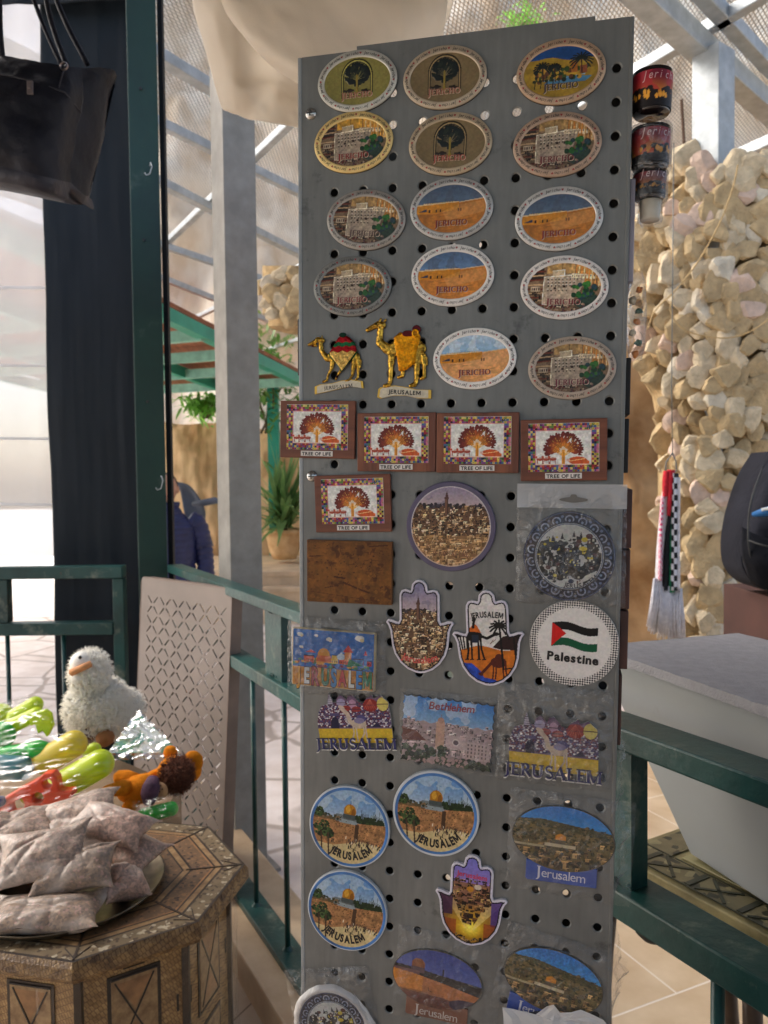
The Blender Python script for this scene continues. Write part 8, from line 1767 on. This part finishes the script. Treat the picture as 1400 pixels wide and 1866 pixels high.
def chk(nm, c1, c2, sc_):
    m = mat(nm, c1, .95); N = m.node_tree.nodes; L = m.node_tree.links; t = N.new('ShaderNodeTexChecker'); t.inputs[1].default_value = (*c1, 1); t.inputs[2].default_value = (*c2, 1); t.inputs['Scale'].default_value = sc_; tc = N.new('ShaderNodeTexCoord'); L.new(tc.outputs['Object'], t.inputs[0]); L.new(t.outputs[0], N['Principled BSDF'].inputs['Base Color']); return m
scarf([(1216, 868), (1210, 960), (1202, 1040), (1198, 1062)], [10, 10, 10, 10], m_gn, 'green_scarf', .03)
scarf([(1220, 862), (1214, 900), (1208, 960), (1204, 1010), (1202, 1060)], [12, 14, 14, 14, 14], m_wh, 'white_scarf', .0)
scarf([(1216, 858), (1214, 880), (1213, 905)], [12, 12, 9], m_red, 'red_scarf', -.012); scarf([(1223, 856), (1222, 890), (1219, 940)], [12, 12, 5], m_red, 'red_scarf', -.015)
scarf([(1208, 905), (1205, 960), (1203, 1058)], [5, 5, 5], chk('red_white_check', hexc(214, 60, 110), hexc(226, 220, 226), 90), 'checked_scarf', -.016)
scarf([(1222, 930), (1216, 1000), (1213, 1076)], [6, 12, 12], m_bk, 'black_scarf', -.008); scarf([(1227, 870), (1224, 960), (1224, 1080)], [8, 8, 14], m_gn, 'green_scarf', -.006)
scarf([(1230, 862), (1230, 950), (1229, 1076)], [12, 13, 14], chk('black_white_check', hexc(28, 30, 34), hexc(214, 214, 220), 42), 'checked_scarf', -.018)
scarf([(1237, 870), (1236, 960), (1236, 1076)], [4, 4, 5], m_wh, 'white_scarf', -.014)
rr = random.Random(5)
for (x0, x1, y0, y1, sp_) in ((1192, 1208, 1058, 1150, -8), (1207, 1222, 1072, 1160, -2), (1219, 1242, 1076, 1168, 2)):
    mb = MB()
    for k in range(60): u = rr.random(); xa = lerp(x0, x1, u); xb = xa + sp_ + rr.uniform(-7, 7); dd = rr.uniform(-.02, .01); mb.tube([P3(xa, y0 - 4, Ys + dd), P3(lerp(xa, xb, .5) + rr.uniform(-1.5, 1.5), (y0 + y1) / 2, Ys + dd), P3(xb, y1 + rr.uniform(-12, 6), Ys + dd)], [.0035, .004, .002], 5)
    mb.build('fringe', m_wh, sc, smooth=True)
# long dry vine / cord across the pillar
mb = MB(); mb.tube([Vector(p) for p in cr_([P3(1345, 300, 3.4), P3(1335, 345, 3.42), P3(1310, 410, 3.45), P3(1270, 480, 3.5), P3(1230, 530, 3.5), P3(1195, 565, 3.5), P3(1180, 600, 3.52)], 40)], .0035, 6)
mb.tube([Vector(p) for p in cr_([P3(1228, 540, 3.48), P3(1222, 565, 3.46), P3(1240, 595, 3.46), P3(1280, 612, 3.46), P3(1340, 614, 3.44), P3(1390, 590, 3.4), P3(1440, 540, 3.4)], 40)], .003, 6)
tag(mb.build('cord', mat('straw_cord', hexc(190, 160, 110), .8), org=P3(1230, 600, 3.5), smooth=True), 'thin straw coloured cord looping over the stone pillar', 'cord')
for k, (px, y0, y1) in enumerate(((1242, 182, 275), (1264, 218, 280))):
    mb = MB(); mb.tube([P3(px, y0, 4.0), P3(px + (8 if k == 0 else 4), y1 + 40, 4.0)], .008, 8); tag(mb.build('iron_bar', mat('rusty_iron', hexc(90, 66, 50), .8), org=P3(px + 6, y1, 4.0)), ('taller', 'shorter')[k] + ' rusty iron bar sticking up from the pillar', 'iron bar')

# ================================================================== BACKPACK ON CRATES
zc0 = 0
bp_ = empty('backpack', P3(1390, 1078, 2.25), 'dark grey backpack with a blue strap at the right edge', 'backpack'); Yp = 2.25
rows = []
for y, xl, bul in ((822, 1392, .02), (860, 1368, .06), (900, 1352, .09), (950, 1338, .11), (1000, 1332, .12), (1040, 1338, .11), (1068, 1362, .07), (1082, 1400, .03)):
    rows.append([P3(xl, y, Yp + .06)] + [P3(xl + (1500 - xl) * t, y, Yp + .06 - bul * sin(pi * min(.5, t * 1.2 + .12))) for t in (.12, .3, .55, .8)] + [P3(1500, y, Yp)])
fr_ = loft(rows, 30, 40); mb = MB(); mb.sheet([[v + Vector((0, .02 * fbm(v.x * 9, v.z * 14, 0, 4), 0)) for v in r] for r in fr_]); bkk = [[Vector((v.x, Yp + .2, v.z)) for v in (r[0], r[-1])] for r in fr_]; mb.sheet([[r[0], b[0], b[1], r[-1]] for r, b in zip(fr_, bkk)]); mb.build('body', mat('grey_nylon', hexc(34, 35, 43), .9, 0, .15, 8, .4, 50, spec=.15), bp_, smooth=True)
mb = MB(); mb.sheet(loft([[P3(1333, 960 + 0, Yp - .045), P3(1360, 975, Yp - .07), P3(1400, 985, Yp - .09), P3(1480, 985, Yp - .09)], [P3(1334, 1010, Yp - .06), P3(1360, 1020, Yp - .10), P3(1400, 1030, Yp - .12), P3(1480, 1030, Yp - .12)], [P3(1350, 1062, Yp - .03), P3(1370, 1072, Yp - .06), P3(1400, 1082, Yp - .06), P3(1480, 1084, Yp - .06)]], 20, 14)); mb.build('pocket', mat('charcoal_nylon', hexc(20, 21, 27), .9, 0, .15, 8, .4, 50, spec=.15), bp_, smooth=True, solid=.003)
mb = MB(); mb.tube([P3(1352, 938, Yp - .09), P3(1372, 934, Yp - .11), P3(1400, 926, Yp - .12), P3(1440, 915, Yp - .12)], [.006, .013, .014, .014], 10); mb.tube([P3(1392, 915, Yp - .1), P3(1400, 905, Yp - .11), P3(1420, 880, Yp - .11)], .014, 10); mb.build('strap', mat('blue_nylon', hexc(18, 84, 140), .7), bp_, smooth=True)
mb = MB(); mb.tube([Vector(p) for p in cr_([P3(1372, 850, Yp - .03), P3(1352, 905, Yp - .07), P3(1345, 950, Yp - .08), P3(1346, 1000, Yp - .09), P3(1360, 1050, Yp - .07)], 20)], .003, 6); mb.tube([Vector(p) for p in cr_([P3(1345, 985, Yp - .09), P3(1375, 995, Yp - .125), P3(1410, 1000, Yp - .135), P3(1470, 1000, Yp - .13)], 14)], .003, 6); mb.build('zip', mat('flat_black', 0), bp_, smooth=True)
mb = MB(); mb.tube([P3(1368, 930, Yp - .115), P3(1386, 926, Yp - .125)], .005, 8); mb.build('buckle', mat('pale_buckle', hexc(200, 200, 196), .4), bp_)
bp_.location.x += .03
M_crate = mat('red_brown_carton', hexc(72, 42, 34), .8, 0, .12, 5)
pc2 = atY(1392, 1085, 2.36); zt_ = atY(1376, 1080, 2.3).z - .012
for k in range(3):
    h_ = zt_ / 3; mb = MB(); cx = pc2.x + .2; z0_ = h_ * k; mb.box((cx, 2.45, z0_ + h_ / 2), (.42, .34, h_ - .004)); o = mb.build('carton', M_crate, org=(cx, 2.45, z0_), bevel=.003)
    tag(o, ('lowest', 'middle', 'topmost')[k] + ' red brown carton of the stack under the backpack', 'carton', 'stacked cartons under the backpack')

# ================================================================== MAN IN NAVY JACKET
def person(loc, facing, label):
    r = empty('person', loc, label, 'person'); Zr = Matrix.Rotation(facing, 3, 'Z')
    def W(x, y, z): return Vector(loc) + Zr @ Vector((x, y, z))
    def skin(nm, J, E, m, sub=2, par=r):
        me = bpy.data.meshes.new(nm); me.from_pydata([tuple(W(*j[:3]) - Vector(loc)) for j in J], E, []); me.materials.append(m); o = bpy.data.objects.new(nm, me); C.objects.link(o); o.parent = par
        md = o.modifiers.new('skin', 'SKIN'); md.use_smooth_shade = True
        for i, j in enumerate(J): me.skin_vertices[0].data[i].radius = (j[3], j[4] if len(j) > 4 else j[3])
        me.skin_vertices[0].data[0].use_root = True; o.modifiers.new('sub', 'SUBSURF').render_levels = sub; o.modifiers['sub'].levels = sub; return o
    sk_m = mat('skin_tone', hexc(190, 140, 112), .55, 0, .06, 20)
    body = skin('body', [(0, 0, .92, .13, .10), (0, 0, 1.1, .13, .10), (0, 0, 1.3, .15, .10), (0, 0, 1.42, .08, .07), (0, 0, 1.50, .052, .055), (0, 0, 1.60, .055, .06),
        (.20, 0, 1.38, .05), (.25, .0, 1.12, .042), (.26, -.05, .88, .03), (.26, -.07, .82, .028), (-.20, 0, 1.38, .05), (-.25, 0, 1.12, .042), (-.26, -.05, .88, .03), (-.26, -.07, .82, .028),
        (.10, 0, .80, .085), (.11, 0, .46, .06), (.11, .02, .10, .04), (.11, -.12, .04, .035), (-.10, 0, .80, .085), (-.11, 0, .46, .06), (-.11, .02, .10, .04), (-.11, -.12, .04, .035)],
        [(0, 1), (1, 2), (2, 3), (3, 4), (4, 5), (2, 6), (6, 7), (7, 8), (8, 9), (2, 10), (10, 11), (11, 12), (12, 13), (0, 14), (14, 15), (15, 16), (16, 17), (0, 18), (18, 19), (19, 20), (20, 21)], sk_m)
    def ell(nm, c, rx, ry, rz, m, par=r, n=3, fn=None):
        bm = bmesh.new(); bmesh.ops.create_icosphere(bm, subdivisions=n, radius=1); mb = MB(); vs = []
        for v in bm.verts:
            p = v.co.copy()
            if fn: p = fn(p)
            if p is None: p = Vector((0, 0, 0))
            vs.append(W(c[0] + p.x * rx, c[1] + p.y * ry, c[2] + p.z * rz))
        mb.add(vs, [tuple(x.index for x in f.verts) for f in bm.faces]); bm.free(); return mb.build(nm, m, par, smooth=True)
    def hd(p):
        q = p.copy(); q.x *= 1 - .22 * max(0, -p.z); q.y *= 1 - .12 * max(0, -p.z)
        if p.y < -.3: q.y -= .16 * math.exp(-((p.x / .16) ** 2 + ((p.z + .12) / .2) ** 2)); q.y += .05 * math.exp(-(((abs(p.x) - .36) / .16) ** 2 + ((p.z - .08) / .1) ** 2))
        return q
    ell('head', (0, -.01, 1.655), .075, .095, .115, sk_m, fn=hd, n=4)
    ell('hair', (0, .012, 1.675), .08, .094, .107, mat('dark_hair', hexc(44, 34, 28), .8, 0, .2, 60), fn=lambda p: p if (p.y > -.35 or p.z > .62) else p * .8)
    for s in (-1, 1):
        ell('ear', (s * .077, .005, 1.65), .012, .022, .032, sk_m, n=2); ell('eye', (s * .028, -.097, 1.665), .011, .008, .007, mat('eye_white', hexc(210, 205, 198), .3), n=2); ell('pupil', (s * .028, -.104, 1.665), .005, .003, .005, mat('black_bead', 0), n=2)
    ell('mouth', (0, -.094, 1.602), .024, .008, .006, mat('lips', hexc(150, 90, 80), .5), n=2)
    # quilted jacket: rings whose radius swells between seams
    jm = mat('navy_quilt', hexc(36, 42, 86), .45, 0, .15, 12, .25, 60); mb = MB(); n = 48
    def tubeq(path, nm=None, per=.045, amp=.010):
        pts = cr_(path, 90); ln = 0; prev = None; rings = []
        for i, p in enumerate(pts):
            if prev is not None: ln += np.linalg.norm(p[:3] - prev[:3])
            prev = p; puff = amp * abs(sin(pi * ln / per)) ** .6; d = pts[min(i + 1, len(pts) - 1)][:3] - pts[max(0, i - 1)][:3]; d = Vector(d).normalized(); x = d.cross(Vector((0, 1, 0))).normalized(); y = x.cross(d)
            rings.append([W(*(Vector(p[:3]) + x * (p[3] + puff) * cos(2 * pi * k / n) + y * (p[4] + puff) * sin(2 * pi * k / n))) for k in range(n)])
        mb.sheet([r_ + [r_[0]] for r_ in rings]); mb.add(rings[0], [tuple(range(n))]); mb.add(rings[-1], [tuple(range(n))[::-1]])
    tubeq([(0, 0, .84, .195, .135), (0, 0, 1.0, .19, .135), (0, 0, 1.2, .20, .14), (0, 0, 1.36, .20, .13), (0, 0, 1.44, .13, .10), (0, -.005, 1.50, .085, .09), (0, -.005, 1.555, .082, .088)])
    for s in (-1, 1): tubeq([(s * .15, 0, 1.42, .06, .075), (s * .215, 0, 1.37, .068, .075), (s * .25, .005, 1.22, .064, .066), (s * .268, .0, 1.08, .058, .06), (s * .275, -.04, .94, .052, .054), (s * .278, -.07, .87, .046, .048)])
    mb.build('jacket', jm, r, smooth=True)
    mb = MB(); n = 20
    for s in (-1, 1): mb.tube([W(s * .095, 0, .88), W(s * .11, 0, .5), W(s * .11, .01, .08)], [.105, .08, .065], 20)
    mb.build('trousers', mat('dark_denim', hexc(40, 44, 58), .85, 0, .12, 30), r, smooth=True)
    for s in (-1, 1): ell('shoe', (s * .11, -.05, .04), .045, .13, .042, mat('flat_black', 0), n=3)
    return r
pm_ = atY(307, 1000, 5.35); man = person((pm_.x, 5.35, -.10), radians(18), 'man in a quilted navy jacket standing behind the green corner post'); man.scale = (.93, .93, .90)
# grey pack and umbrella he carries
r = empty('shoulder_bag', atY(360, 900, 5.55), 'grey shoulder bag strap and closed umbrella behind the man in navy', 'bag')
mb = MB(); mb.sheet(loft([[P3(322, 878, 5.52), P3(345, 886, 5.5), P3(366, 912, 5.5)], [P3(330, 900, 5.56), P3(352, 905, 5.56), P3(374, 935, 5.56)], [P3(340, 960, 5.6), P3(360, 955, 5.6), P3(372, 960, 5.6)]], 14, 14)); mb.tube([P3(352, 918, 5.5), P3(372, 916, 5.48), P3(392, 912, 5.46), P3(400, 914, 5.46)], [.012, .02, .02, .012], 10); mb.tube([P3(366, 940, 5.5), P3(380, 975, 5.5), P3(386, 995, 5.5)], .010, 8); mb.build('strap', mat('slate_fabric', hexc(90, 98, 112), .7), r, smooth=True, solid=.01)
# inverted: rock ledge details beneath cliff
